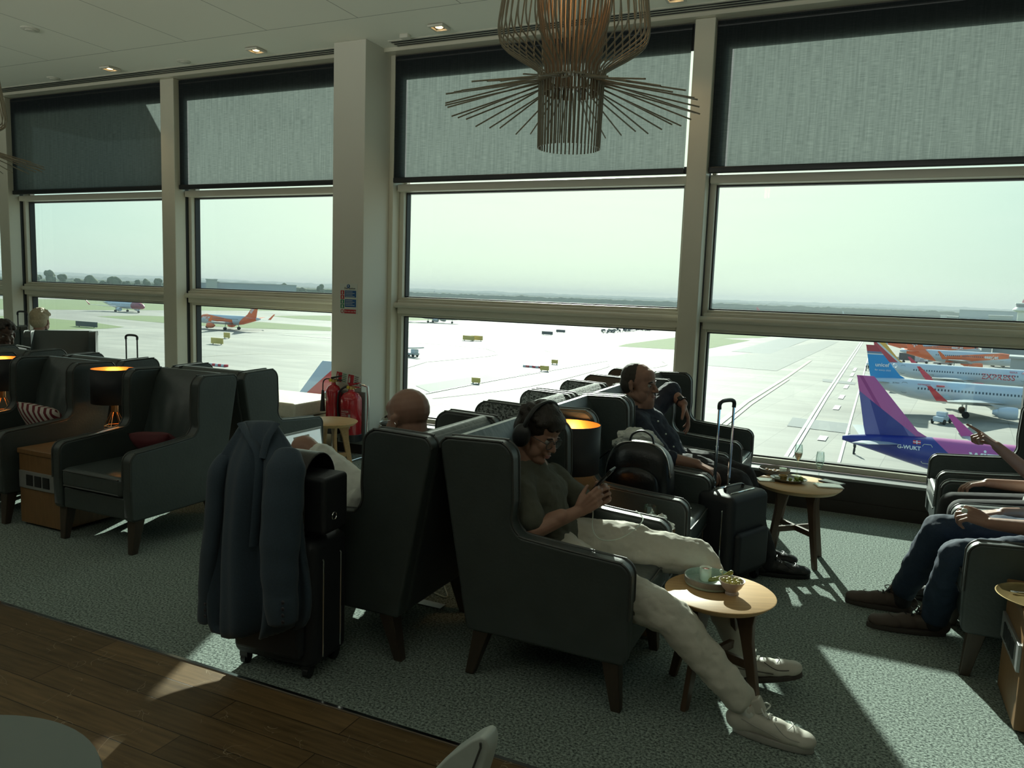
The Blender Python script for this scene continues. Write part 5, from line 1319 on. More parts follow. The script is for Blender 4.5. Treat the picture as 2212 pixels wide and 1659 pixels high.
# ---- the man in jeans at the right edge --------------------------------------------------------
jr_ = person_root((.95, 4.21, .47), 'man in dark jeans and blue t-shirt cut by the right edge, holding a white case')
hc = Vector((1.12, 4.2, 1.10)); sk = MB()
P, B = head(sk, hc, (-.97, .1, -.1), (0, 0, 1), 1.05, neck=(1.10, 4.2, .93))
sN, sF = Vector((1.06, 4.02, .86)), Vector((1.06, 4.39, .86)); eN, eF = Vector((.83, 3.965, .70)), Vector((.92, 4.45, .66)); wN, wF = Vector((.60, 4.06, .675)), Vector((.70, 4.38, .66))
sk.chain([(1.10, 4.2, .93), (1.06, 4.2, .76), (.98, 4.2, .58)], [.075, .13, .14]); sk.chain([(1.08, 4.2, .86), sN, eN, wN], [.07, .048, .042, .028]); sk.chain([(1.08, 4.2, .86), sF, eF, wF], [.07, .048, .042, .028])
hand(sk, wN, (-.82, .22, .22), (.0, .35, -.6), thumb=-1, curls=(42, 52, 56, 60), s=1.05, thumbdir=(-.75, .1, .55)); hand(sk, wF, (-.9, 0, -.2), (0, 0, -1), thumb=-1, curls=(30, 35, 40, 45), s=1.05)
sk.chain([(.95, 4.29, .56), (.43, 4.36, .53), (.30, 4.56, .10)], [.07, .052, .036]); sk.chain([(.95, 4.12, .56), (.49, 4.10, .49), (.44, 4.31, .10)], [.07, .052, .036])
sk.build('body', M_skin2, jr_, True, remesh=.0048, relax=2); face_parts(P, B, jr_, 1.05)
hairmesh(P, B, jr_, M_hairs, 1.05, [(-.028, 0, .045, .10, .086, .085), (-.045, 0, .0, .07, .082, .06)], .006)
m = MB(); m.chain([(1.09, 4.2, .88), (1.05, 4.2, .76), (.98, 4.2, .62)], [.09, .155, .165]); m.chain([(1.08, 4.2, .86), sN, sN.lerp(eN, .62)], [.08, .07, .068]); m.chain([(1.08, 4.2, .86), sF, sF.lerp(eF, .62)], [.08, .07, .068])
m.build('tshirt', M_blue, jr_, True, remesh=.009, relax=4, disp=(.02, .08))
m = MB(); m.chain([(.93, 4.29, .55), (.68, 4.33, .56), (.43, 4.36, .53), (.36, 4.47, .30), (.315, 4.55, .14)], [.12, .10, .082, .072, .068]); m.chain([(.93, 4.12, .55), (.72, 4.10, .52), (.49, 4.10, .485), (.46, 4.21, .28), (.445, 4.30, .12)], [.12, .10, .082, .074, .070])
m.build('jeans', M_denim, jr_, True, remesh=.009, relax=4, disp=(.024, .08))
shoe(jr_, (.36, 4.575, 0), (.03, 4.57, 0), (M_shoeg, M_soledark, M_black), w=.050); shoe(jr_, (.50, 4.335, 0), (.14, 4.27, 0), (M_shoeg, M_soledark, M_black), w=.052)
for p_ in ((.315, 4.555), (.445, 4.305)): MB().cap((p_[0]-.005, p_[1], .18), (p_[0]-.005, p_[1], .07), .052, .047).build('sock', M_blackt, jr_, True)
r = root('earphone_case', (.50, 4.08, .715), 0, 'small white earphone case in the jeans man\'s hand', 'case'); MB().box(.482, .508, 4.062, 4.082, .705, .727).build('case_shell', M_porc, r, True, bevel=.008)

# ---- the pointing person beyond --------------------------------------------------------------
qr = person_root((1.05, 4.92, .47), 'person in white shirt beyond the man in jeans raising a pointing hand')
hc = Vector((1.16, 4.9, 1.10)); sk = MB()
P, B = head(sk, hc, (-.95, .2, -.1), (0, 0, 1), 1.0, neck=(1.14, 4.9, .93))
sN, sF = Vector((1.12, 4.74, .84)), Vector((1.10, 5.07, .86)); eN = Vector((.90, 4.79, .765)); wN = Vector((.700, 4.80, .925)); eF = Vector((.95, 5.12, .66)); wF = Vector((.72, 5.1, .66))
sk.chain([(1.14, 4.9, .93), (1.10, 4.9, .76), (1.02, 4.9, .58)], [.075, .12, .13]); sk.chain([(1.12, 4.9, .86), sN, eN, wN], [.07, .048, .042, .026]); sk.chain([(1.12, 4.9, .86), sF, eF, wF], [.07, .046, .04, .027])
hand(sk, wN, (-.80, 0, .58), (-.30, .1, -.85), thumb=-1, curls=(4, 78, 82, 86), s=.98, spread=1, thumbdir=(-.80, .35, -.1)); hand(sk, wF, (-.9, 0, -.2), (0, 0, -1), thumb=-1, curls=(30, 35, 40, 45))
sk.chain([(1.0, 4.98, .56), (.55, 4.98, .53), (.50, 4.98, .10)], [.07, .05, .036]); sk.chain([(1.0, 4.83, .56), (.58, 4.82, .53), (.56, 4.85, .10)], [.07, .05, .036])
sk.build('body', M_skin2, qr, True, remesh=.0048, relax=2); face_parts(P, B, qr)
hairmesh(P, B, qr, M_hairf, 1, [(-.028, 0, .045, .105, .09, .09), (-.05, 0, -.02, .08, .09, .09)], .006)
m = MB(); m.chain([(1.13, 4.9, .88), (1.09, 4.9, .76), (1.02, 4.9, .62)], [.09, .145, .155]); m.chain([(1.12, 4.9, .86), sN, sN.lerp(eN, .55)], [.08, .07, .066]); m.chain([(1.12, 4.9, .86), sF, sF.lerp(eF, .6)], [.08, .07, .066])
m.build('shirt', M_whites, qr, True, remesh=.009, relax=4, disp=(.02, .08))
m = MB(); m.chain([(1.0, 4.98, .55), (.55, 4.98, .53), (.50, 4.98, .13)], [.11, .08, .065]); m.chain([(1.0, 4.83, .55), (.58, 4.82, .53), (.56, 4.85, .13)], [.11, .08, .065]); m.build('trousers', M_blackt, qr, True, remesh=.01, relax=3)
shoe(qr, (.58, 4.98, 0), (.31, 4.98, 0), (M_shoeb, M_shoeb), laces=False); shoe(qr, (.62, 4.85, 0), (.36, 4.83, 0), (M_shoeb, M_shoeb), laces=False)
r = root('gold_ring', wN + Vector((-.08, -.01, .03)), 0, 'gold ring glinting on the pointing hand', 'jewellery')
kk = wN + Vector((-.80, 0, .58)).normalized()*.094 + Vector((-.01, .0, -.025)); MB().tube([kk + basis((-.3, .1, -.85)) @ Vector((0, .012*math.cos(t), .012*math.sin(t))) for t in [2*pi*k/20 for k in range(20)]], .0028, 6, closed=True).build('ring_band', M_brass, r, True)

# ---- two people in the far left corner -----------------------------------------------------------
hc = W(88, 694, 6.15)
fr = person_root((hc.x, hc.y, .47), 'fair haired person seen from behind above the far left armchair'); sk = MB()
P, B = head(sk, hc, (-.45, .88, -.05), (0, 0, 1), 1.1, neck=(hc.x, hc.y, hc.z-.17)); nx = Vector((hc.x, hc.y, 0))
sk.chain([nx+Vector((0, 0, hc.z-.17)), nx+Vector((0, 0, .8)), nx+Vector((-.05, .02, .6))], [.07, .13, .14]); sk.chain([nx+Vector((.0, 0, .93)), nx+Vector((.17, .08, .90)), nx+Vector((.12, .2, .66))], [.07, .05, .04]); sk.chain([nx+Vector((.0, 0, .93)), nx+Vector((-.17, -.08, .90)), nx+Vector((-.26, .05, .66))], [.07, .05, .04])
sk.chain([nx+Vector((-.05, .02, .6)), nx+Vector((-.2, .05, .5)), nx+Vector((-.5, .1, .48)), nx+Vector((-.52, .1, .05))], [.12, .09, .06, .05])
sk.build('body', M_skin1, fr, True, remesh=.007, relax=2)
hairmesh(P, B, fr, M_hairf, 1.1, [(-.028, 0, .045, .105, .092, .09), (-.05, 0, -.005, .08, .088, .075), (.03, 0, .09, .07, .075, .04)], .006, 5, 30)
m = MB(); m.chain([nx+Vector((0, 0, .93)), nx+Vector((0, 0, .78)), nx+Vector((-.05, .02, .6))], [.10, .16, .16]); m.chain([nx+Vector((.0, 0, .93)), nx+Vector((.17, .08, .90)), nx+Vector((.13, .18, .7))], [.09, .075, .065]); m.chain([nx+Vector((.0, 0, .93)), nx+Vector((-.17, -.08, .90)), nx+Vector((-.25, .04, .7))], [.09, .075, .065])
m.build('jumper', M_navy, fr, True, remesh=.012, relax=3)
hc = W(9, 724, 4.45)
dr_ = person_root((hc.x, hc.y, .47), 'person with short dark hair in profile at the left edge, looking right'); sk = MB(); nx = Vector((hc.x, hc.y, 0))
P, B = head(sk, hc, (.93, -.25, -.12), (0, 0, 1), .98, neck=(hc.x-.02, hc.y, hc.z-.17))
sk.chain([nx+Vector((0, 0, hc.z-.16)), nx+Vector((0, 0, .8)), nx+Vector((0, 0, .6))], [.07, .13, .14]); sk.chain([nx+Vector((.0, 0, .93)), nx+Vector((.02, -.17, .90)), nx+Vector((.12, -.2, .66))], [.07, .05, .04]); sk.chain([nx+Vector((.0, 0, .93)), nx+Vector((.02, .17, .90)), nx+Vector((.12, .2, .66))], [.07, .05, .04])
sk.chain([nx+Vector((0, 0, .6)), nx+Vector((.15, 0, .5)), nx+Vector((.45, 0, .5)), nx+Vector((.48, 0, .05))], [.12, .09, .06, .05])
sk.build('body', M_skin3, dr_, True, remesh=.005, relax=2); face_parts(P, B, dr_, .98)
hairmesh(P, B, dr_, M_hairb, 1, [(-.030, 0, .050, .102, .088, .085), (-.055, 0, -.01, .075, .086, .08)], .006, 7, 60)
m = MB(); m.chain([nx+Vector((0, 0, .93)), nx+Vector((0, 0, .78)), nx+Vector((0, 0, .6))], [.10, .155, .16]); m.chain([nx+Vector((.0, 0, .93)), nx+Vector((.02, -.17, .90)), nx+Vector((.12, -.2, .66))], [.09, .075, .06]); m.chain([nx+Vector((.0, 0, .93)), nx+Vector((.02, .17, .90)), nx+Vector((.12, .2, .66))], [.09, .075, .06])
m.build('jacket', M_blackt, dr_, True, remesh=.012, relax=3)
lp = W(50, 745, 4.7)
r = root('laptop', (lp.x, 4.7, .72), R(-15), 'dark laptop or menu with pale upper edge beside the dark haired person at the left', 'laptop')
MB().box(-.17, .17, -.006, .006, .0, .26).build('lid', M_screen, r, bevel=.003); MB().box(-.17, .17, -.008, .008, .255, .265).build('edge', M_silver, r); MB().box(-.17, .17, -.22, -.006, -.012, .0).build('keyboard_base', M_black, r, bevel=.003)
# ------------------------------------------------------------------ airfield
GZ = -17.35
def RP(px, py, D):
    d = RM @ Vector((px-1106, 829.5-py, -1661)); return EYE + d*(D/math.hypot(d.x, d.y))
def apron_mat():
    m, nt, out = newmat('stained_concrete_apron')
    p = N(nt, 'ShaderNodeBsdfPrincipled'); p.inputs['Roughness'].default_value = .75
    tc = N(nt, 'ShaderNodeTexCoord')
    mp = N(nt, 'ShaderNodeMapping'); mp.inputs['Rotation'].default_value = (0, 0, R(6)); nt.links.new(tc.outputs['Object'], mp.inputs[0])
    br = N(nt, 'ShaderNodeTexBrick'); br.offset = 0; br.inputs['Scale'].default_value = 1; br.inputs['Mortar Size'].default_value = .05; br.inputs['Brick Width'].default_value = 7.5; br.inputs['Row Height'].default_value = 7.5
    br.inputs['Color1'].default_value = (.27, .262, .225, 1); br.inputs['Color2'].default_value = (.225, .222, .195, 1); br.inputs['Mortar'].default_value = (.16, .158, .14, 1)
    nt.links.new(mp.outputs[0], br.inputs['Vector'])
    m2 = N(nt, 'ShaderNodeMapping'); m2.inputs['Scale'].default_value = (.012, .05, .03); m2.inputs['Rotation'].default_value = (0, 0, R(-24)); nt.links.new(tc.outputs['Object'], m2.inputs[0])
    nz = N(nt, 'ShaderNodeTexNoise'); nz.inputs['Scale'].default_value = 1; nz.inputs['Detail'].default_value = 8; nz.inputs['Roughness'].default_value = .65; nt.links.new(m2.outputs[0], nz.inputs['Vector'])
    r = N(nt, 'ShaderNodeValToRGB'); r.color_ramp.elements[0].position = .35; r.color_ramp.elements[0].color = (.68, .68, .68, 1); r.color_ramp.elements[1].position = .68; r.color_ramp.elements[1].color = (1.2, 1.2, 1.2, 1)
    nt.links.new(nz.outputs['Fac'], r.inputs[0])
    mx = N(nt, 'ShaderNodeMix', data_type='RGBA', blend_type='MULTIPLY'); mx.inputs[0].default_value = 1; nt.links.new(br.outputs['Color'], mx.inputs[6]); nt.links.new(r.outputs[0], mx.inputs[7])
    nt.links.new(mx.outputs[2], p.inputs['Base Color']); nt.links.new(p.outputs[0], out.inputs[0]); return m
M_apron = apron_mat()
M_grass = pmat('mown_airfield_grass', (.10, .15, .035, 1), .9, var=.25, scale=.05, stretch=(1, 3, 1))
M_paint = pmat('white_ground_paint', (.52, .52, .48, 1), .7, var=.05); M_yel = pmat('faded_yellow_ground_paint', (.36, .34, .25, 1), .7, var=.05)
M_asph = pmat('grey_asphalt_patch', (.16, .175, .175, 1), .8, var=.12, scale=.1); M_asph2 = pmat('darker_concrete_patch', (.19, .195, .18, 1), .8, var=.12, scale=.1)
M_taxi = pmat('pale_runway_concrete', (.30, .31, .28, 1), .8, var=.08, scale=.02, stretch=(1, 5, 1))
gm = MB()
gm.add([(-7000, 7.6, GZ), (7000, 7.6, GZ), (7000, 9000, GZ), (-7000, 9000, GZ)], [(0, 1, 2, 3)], 0)
def gpoly(pts, mi, lift): gm.add([G(x, y, GZ+lift) for x, y in pts], [tuple(range(len(pts)))], mi)
def wpoly(pts, mi, lift): gm.add([Vector((x, y, GZ+lift)) for x, y in pts], [tuple(range(len(pts)))], mi)
def gline(pts, wd, mi=2, lift=.10, sm=4):
    P_ = smoothpath([G(x, y, GZ+lift) for x, y in pts], sm) if sm > 1 else [G(x, y, GZ+lift) for x, y in pts]
    L = []; Rr = []
    for i, p in enumerate(P_):
        t = (P_[min(i+1, len(P_)-1)] - P_[max(i-1, 0)]).normalized(); n = Vector((-t.y, t.x, 0))*wd/2; L.append(p+n); Rr.append(p-n)
    k = len(P_); gm.add(L+Rr, [(i, i+1, k+i+1, k+i) for i in range(k-1)], mi)
# grass: 1
gpoly([(-60, 645), (290, 648), (720, 656), (720, 672), (560, 671.5), (300, 670), (-60, 668)], 1, .04)
gpoly([(-60, 682), (47, 682.7), (111, 688), (197, 695.6), (268, 706.5), (230, 709.8), (47, 714), (-60, 716)], 1, .05)
gpoly([(209, 683.4), (300, 681.5), (407, 685), (520, 694), (566, 695.7), (715, 707), (715, 715), (513, 708), (407, 702), (300, 693)], 1, .05)
gpoly([(581, 682.4), (715, 681.5), (715, 693), (640, 688.5)], 1, .05)
gpoly([(840, 683), (905, 684), (1010, 692), (905, 692), (840, 693)], 1, .05)
gpoly([(1334, 748), (1352, 743), (1466, 728), (1512, 722), (1548, 719.6), (1666, 727), (1640, 730), (1560, 731), (1620, 735), (1511, 757), (1466, 755.5)], 1, .05)
# far fields with pale runway strips
wpoly([(-6500, 640), (6500, 640), (6500, 8500), (-6500, 8500)], 1, .03)
for y0, y1 in ((700, 745), (880, 925), (1010, 1040)): wpoly([(-6000, y0), (6000, y0+40), (6000, y1+40), (-6000, y1)], 4, .08)
wpoly([(-40, 600), (300, 600), (420, 900), (700, 1000), (700, 600), (700, 300), (40, 300)], 0, .06) if False else None
# asphalt patches
gpoly([(1580, 759), (1693, 729), (1753, 731.6), (1664, 764)], 5, .06)
gpoly([(1511, 788), (1511, 770), (1585, 768), (1790, 736), (1812, 738), (1678, 801)], 6, .05)
gpoly([(1712, 901.6), (1836, 915), (1836, 936.6), (1700, 919.7)], 5, .06); gpoly([(1777, 818), (1847, 826), (1847, 831), (1777, 824)], 5, .06)
gpoly([(898, 833), (1150, 793), (1146, 806), (930, 848)], 6, .05)
# painted lines
gline([(1695, 990), (1778, 858), (1861, 736)], .45, sm=1); gline([(1706, 990), (1786, 858), (1866, 736)], .45, sm=1)
gline([(1811, 1002), (1838, 905), (1876, 771)], .35, sm=1)
gline([(1540, 925), (1612, 868), (1698, 815), (1751, 778.6)], .9, 3, sm=1); gline([(1552, 930), (1622, 873), (1704, 819)], .5, 3, sm=1)
for (x, y, s) in ((1777, 946, 1.6), (1807.5, 880, 1.5), (1818, 857, 1.4), (1828, 835, 1.3), (1836, 821, 1.2), (1841, 809, 1.2), (1846.5, 798, 1.2)): gline([(x-2*s, y+3*s), (x+2*s, y-3*s)], .7*s, sm=1)
gline([(876, 738.5), (958, 744.5), (1039, 752), (1060, 756), (1074, 762.5), (1062, 768), (994, 775), (925, 781)], .6)
gline([(876, 711), (935, 714), (1030, 713), (1106, 712)], .7); gline([(1006, 718), (1060, 715), (1108, 713)], .6)
gline([(1203, 737), (1222, 743), (1212, 748), (1182, 751), (1176, 754), (1190, 760), (1272, 769)], .5)
gline([(920, 850), (1069, 821), (1173, 803), (1313, 779)], .5); gline([(935, 860), (1114, 839), (1218, 818), (1307, 794), (1316, 788), (1300, 785)], .35, 3)
gline([(1008, 718), (1100, 727), (1200, 731)], .5); gline([(600, 722), (715, 731)], .8); gline([(560, 718), (715, 722)], .6); gline([(400, 772), (560, 764), (715, 768)], .3, 3); gline([(876, 795), (922, 781)], .4)
gline([(1430, 780), (1440, 787), (1425, 792), (1400, 795)], .4, 3)
go = gm.build('ground', [M_apron, M_grass, M_paint, M_yel, M_taxi, M_asph, M_asph2], smooth=False)
L = go.location.copy(); go.data.transform(Matrix.Translation(L)); go.location = (0, 0, 0)
go['kind'] = 'structure'

# ------------------------------------------------------------------ airliners
M_planew = pmat('white_aircraft_paint', (.52, .60, .68, 1), .25, var=.03, scale=.5, coat=.5)
M_planegrey = pmat('aircraft_grey_wing', (.42, .45, .46, 1), .35, var=.05, scale=.5)
M_tyre = pmat('black_tyre', (.02, .02, .02, 1), .8); M_win = pmat('dark_cabin_window', (.05, .08, .11, 1), .2)
M_orange = pmat('orange_aircraft_paint', (.82, .17, .05, 1), .3, var=.03); M_magenta = pmat('magenta_aircraft_paint', (.48, .07, .28, 1), .3, var=.03)
M_redp = pmat('red_aircraft_paint', (.55, .05, .08, 1), .3, var=.03)
C_OR = (.82, .17, .05, 1); C_WH = (.52, .60, .68, 1)
FR = 1.98
def fz(x, L):
    """fuselage radius and axis height at x from the tail cone"""
    T = [(0, .22, 5.0), (.8, .42, 4.98), (3, .85, 4.85), (6, 1.35, 4.55), (9, 1.75, 4.2), (12, 1.95, 4.0), (14, FR, 3.95), (L-5.5, FR, 3.95), (L-3.6, 1.86, 3.87), (L-2, 1.5, 3.68), (L-.9, 1.02, 3.5), (L-.25, .5, 3.38), (L, .08, 3.32)]
    for i in range(len(T)-1):
        if x <= T[i+1][0]:
            t = (x-T[i][0])/(T[i+1][0]-T[i][0]); return T[i][1]*(1-t)+T[i+1][1]*t, T[i][2]*(1-t)+T[i+1][2]*t
    return T[-1][1], T[-1][2]
def airliner(label, loc, rz, L=37.6, body=None, fin=None, winglet=None, engine=None, sharklet=True, group=None, gear=True):
    r = root('airliner', loc, rz, label, 'airplane', group)
    body = body or M_planew; fin = fin or body; winglet = winglet or fin; engine = engine or body
    m = MB(); rings = []
    xs = [0, .3, .8, 2, 3, 4.5, 6, 7.5, 9, 10.5, 12, 14] + [14+(L-19.5)*k/8 for k in range(1, 9)] + [L-4.5, L-3.6, L-2.8, L-2, L-1.4, L-.9, L-.5, L-.25, L]
    for x in xs:
        rr, zz = fz(x, L); rings.append([Vector((x, rr*math.cos(2*pi*j/36), zz + rr*1.0*math.sin(2*pi*j/36))) for j in range(36)])
    m.loft(rings); m.build('fuselage', body, r, angle=60)
    # fin
    def foil(xa, xb, y_t, z): 
        return [Vector((xa+(xb-xa)*u, s*y_t*math.sin(pi*min(1, (1-u)*1.0))**.6*.5, z)) for u, s in ((0, 0), (.12, -1), (.35, -1), (.65, -1), (.9, -1), (1, 0), (.9, 1), (.65, 1), (.35, 1), (.12, 1))]
    z0 = 5.35
    m = MB(); m.loft([foil(2.2, 9.6, .42, z0-.3), foil(2.15, 8.3, .40, z0+.35), foil(1.95, 7.0, .36, z0+1.1), foil(.95, 2.75, .2, 11.5), foil(.85, 2.5, .14, 11.76)]); m.build('vertical_fin', fin, r, angle=50)
    for s in (-1, 1):
        def wf(xa, xb, y, z, t): return [Vector((xa+(xb-xa)*u, s*y, z+q*t*.5)) for u, q in ((0, 0), (.3, -.8), (.7, -1), (1, 0), (.7, 1), (.3, .8))]
        m = MB(); m.loft([wf(1.9, 5.9, .5, 5.0, .3), wf(.9, 2.4, 6.2, 5.6, .14)]); m.build('tailplane', M_planegrey if fin != M_orange else body, r, angle=50)
        xm = L*.47
        m = MB(); m.loft([wf(xm-3, xm+5.2, 1.6, 2.9, .9), wf(xm-3.1, xm+1.6, 6.4, 3.25, .45), wf(xm-6.4, xm-4.8, 16.4, 4.0, .16)]); wg = m.build('wing', M_planegrey, r, angle=50)
        if sharklet:
            m = MB(); m.loft([[Vector((x, s*y, z)) for x, y, z in ((xm-6.4, 16.35, 3.95), (xm-4.8, 16.35, 3.95), (xm-4.8, 16.45, 4.05), (xm-6.4, 16.45, 4.05))], [Vector((x, s*y, z)) for x, y, z in ((xm-8.0, 17.1, 6.35), (xm-7.4, 17.1, 6.4), (xm-7.4, 17.18, 6.4), (xm-8.0, 17.18, 6.35))]])
            m.build('winglet', winglet, wg)
        ex = xm+4.6
        m = MB(); Mx = Matrix.Rotation(pi/2, 3, 'Y')
        m.lathe([(.35, -1.9), (.62, -1.2), (.62, -1.15), (.92, -.9), (1.12, .3), (1.13, 1.2), (1.02, 1.75), (.9, 1.75), (.88, 1.2), (.0, 1.0)], 28, (ex, s*5.75, 1.72), Mx)
        en = m.build('engine', engine, r, angle=50)
        MB().prism([(ex-2.6, 3.1), (ex+.8, 2.85), (ex+1.2, 2.6), (ex-1.4, 2.5)], s*5.75-.12, s*5.75+.12, 'xz').build('pylon', M_planegrey, en)
    if gear:
        for (x, y) in ((L*.445, -3.8), (L*.445, 3.8), (L-5.2, 0)):
            m = MB().tube([(x, y, .5), (x, y*.9, 3.0)], .14, 8); g_ = m.build('landing_gear', M_planegrey, r)
            for d in (-.42, .42): MB().lathe([(0, -.2), (.5, -.2), (.58, -.1), (.58, .1), (.5, .2), (0, .2)], 18, (x, y+d*(.8 if y else .6), .58), Matrix.Rotation(pi/2, 3, 'X')).build('wheel', M_tyre, g_)
    # cabin windows and doors on both sides
    for s in (-1, 1):
        def sy(x, z, off=.012):
            rr, zz = fz(x, L); return s*(math.sqrt(max(.01, rr*rr-(z-zz)**2))+off)
        m = MB(); x = 10.2; zc = 4.45
        while x < L-6.2:
            if abs(x-L*.50) > .2:
                m.add([(x-.13, sy(x, zc-.19), zc-.19), (x+.13, sy(x, zc-.19), zc-.19), (x+.13, sy(x, zc+.19), zc+.19), (x-.13, sy(x, zc+.19), zc+.19)], [(0, 1, 2, 3)])
            x += .53*(1.0)
        m.build('window_row', M_win, r, smooth=False)
        for xd in (7.9, L-5.6):
            q = [(xd-.42, 3.55), (xd-.42, 5.2), (xd-.3, 5.35), (xd+.3, 5.35), (xd+.42, 5.2), (xd+.42, 3.55), (xd+.3, 3.42), (xd-.3, 3.42)]
            MB().tube([(a, sy(a, b), b) for a, b in q], .035, 5, closed=True).build('door_outline', M_paint if body is MATS.get('purple_body') else M_asph, r)
    m = MB()
    for s in (-1, 1):
        for k in range(2):
            x0 = L-2.75+.62*k; m.add([(x0, s*(fz(x0, L)[0]*.62)*1.02, fz(x0, L)[1]+fz(x0, L)[0]*.80), (x0+.5, s*(fz(x0+.5, L)[0]*.60)*1.02, fz(x0+.5, L)[1]+fz(x0+.5, L)[0]*.80), (x0+.5, s*(fz(x0+.5, L)[0]*.88)*1.02, fz(x0+.5, L)[1]+fz(x0+.5, L)[0]*.5), (x0, s*(fz(x0, L)[0]*.88)*1.02, fz(x0, L)[1]+fz(x0, L)[0]*.5)], [(0, 1, 2, 3)])
    m.build('cockpit_window', M_win, r, smooth=False)
    return r
def ptext(r, s, size, x, z, side, L, mat, name='lettering', fin=False, rot=0, bold=0, shear=0):
    """side=-1: seen from -Y, reads towards +x; side=+1: seen from +Y"""
    def warp(p):
        if fin: return Vector((p.x, side*.26, p.z))
        rr, zz = fz(p.x, L); return Vector((p.x, side*(math.sqrt(max(.01, rr*rr-(p.z-zz)**2))+.03), p.z))
    Mx = Matrix.Translation((x, 0, z)) @ Matrix.Rotation(0 if side < 0 else pi, 4, 'Z') @ Matrix.Rotation(rot, 4, 'Y') @ Matrix.Rotation(pi/2, 4, 'X')
    return text_mesh(name, s, size, mat, r, Mx, warp=warp, extrude=0, bold=bold, shear=shear)
M_wtxt = pmat('white_lettering', (.75, .78, .8, 1), .4, var=0)
# purple and magenta one, nearest
C_MG = (.42, .085, .30, 1); C_VI = (.11, .11, .33, 1); C_BL = (.018, .03, .22, 1)
M_wb = zonemat('purple_body', C_BL, [([(1, 0, 1.15, -8.2-1.15*6.1), (0, 0, 1, -3.2)], C_MG), ([(1, 0, .9, -26.5-.9*4), (0, 0, 1, -.0)], (.5, .52, .56, 1))])
# the magenta area of the fin lies above a line that falls towards the root of the leading edge
M_wf = zonemat('purple_fin', C_VI, [([(1, 0, .35, -2.6-.35*8.5), (-1, 0, -.62, 4.6+.62*8.5)], C_BL), ([(.75, 0, 1, -9.2-.75*2.5), (0, 0, 1, -5)], C_MG), ([(.75, 0, 1, -9.2-.75*2.5), (1, 0, .62, -2.0-.62*10.3), (-1, 0, -.62, 2.35+.62*10.3)], (.28, .03, .2, 1))])
p1 = airliner('purple and magenta airliner parked nearest the window', (-1.17, 88, GZ), R(.5), 41, M_wb, M_wf, M_magenta, M_magenta, group=None)
ptext(p1, 'wizzair.com', 1.6, 11.55, 4.32, -1, 41, M_wtxt, bold=.035); ptext(p1, 'G-WUKT', .52, 5.2, 4.72, -1, 41, M_wtxt, 'registration', bold=.012)
m = MB(); q = lambda x, z: (x, -(math.sqrt(fz(x, 41)[0]**2-(z-fz(x, 41)[1])**2)+.025), z)
m.add([q(6.6, 5.3), q(7.3, 5.3), q(7.3, 5.62), q(6.6, 5.62)], [(0, 1, 2, 3)]); m.build('flag', M_redp, p1, smooth=False)
m = MB(); m.add([q(6.6, 5.43), q(7.3, 5.43), q(7.3, 5.49), q(6.6, 5.49)], [(0, 1, 2, 3)]); m.add([q(6.91, 5.3), q(6.99, 5.3), q(6.99, 5.62), q(6.91, 5.62)], [(0, 1, 2, 3)]); m.v = [v+Vector((0, -.02, 0)) for v in m.v]; m.build('flag_cross', M_wtxt, p1, smooth=False)
# blue fin one
C_UN = (.02, .27, .62, 1)
M_nf = zonemat('blue_fin_red_top', C_UN, [([(0, 0, 1, -10.55)], (.40, .05, .07, 1)), ([(0, 0, 1, -10.2), (0, 0, -1, 10.5)], (.15, .2, .3, 1)), ([(0, 0, 1, -10.0), (0, 0, -1, 10.2)], (.6, .65, .7, 1)), ([(1, 0, 1.09, -8.15-1.09*6.2), (0, 0, -1, 10.0)], (.55, .62, .68, 1))])
p2 = airliner('white airliner with bright blue charity fin, second from the window', (-.3, 159, GZ), R(-1.5), 40, M_planew, M_nf, M_redp, M_planew)
ptext(p2, 'unicef', .98, 2.75, 7.85, -1, 40, M_wtxt, fin=True, bold=.02); ptext(p2, 'for every child', .46, 2.75, 7.05, -1, 40, M_wtxt, fin=True)
MB().tube([(6.05+.36*math.cos(2*pi*k/20), -.28, 8.17+.36*math.sin(2*pi*k/20)) for k in range(20)], .05, 5, closed=True).tube([(6.05+.16*math.cos(2*pi*k/20), -.28, 8.17+.30*math.sin(2*pi*k/20)) for k in range(20)], .03, 5, closed=True).build('globe_emblem', M_wtxt, p2)
ptext(p2, 'SE-RRA', .36, 5.9, 5.0, -1, 40, M_asph, 'registration'); ptext(p2, 'norwegian', .5, 10.0, 5.05, -1, 40, M_redp)
MB().box(13.0, 14.3, -2.02, -1.8, 5.02, 5.26).build('red_strip', M_redp, p2)
# red and yellow fin one
M_if = zonemat('red_yellow_fin', (.45, .045, .07, 1), [([(.9, 0, 1, -9.6-.9*3.2)], (.75, .42, .08, 1)), ([(.9, 0, 1, -9.1-.9*3.2), (-.9, 0, -1, 9.6+.9*3.2)], (.55, .62, .66, 1))])
p3 = airliner('white airliner with red and yellow fin and big red capitals, third from the window', (1.2, 204.5, GZ), R(.5), 37.6, M_planew, M_if, M_redp, M_redp)
ptext(p3, 'EXPRESS', 1.75, 23.9, 3.45, -1, 37.6, M_redp, bold=.01); ptext(p3, 'IBERIA', .55, 29.3, 5.1, -1, 37.6, M_redp); MB().prism([(31.6, 5.0), (32.3, 5.45), (32.45, 5.75), (31.8, 5.25)], -1.9, -1.75).build('accent_mark', M_redp, p3)
ptext(p3, 'EC-LYE', .45, 13.0, 3.4, -1, 37.6, M_asph, 'registration')
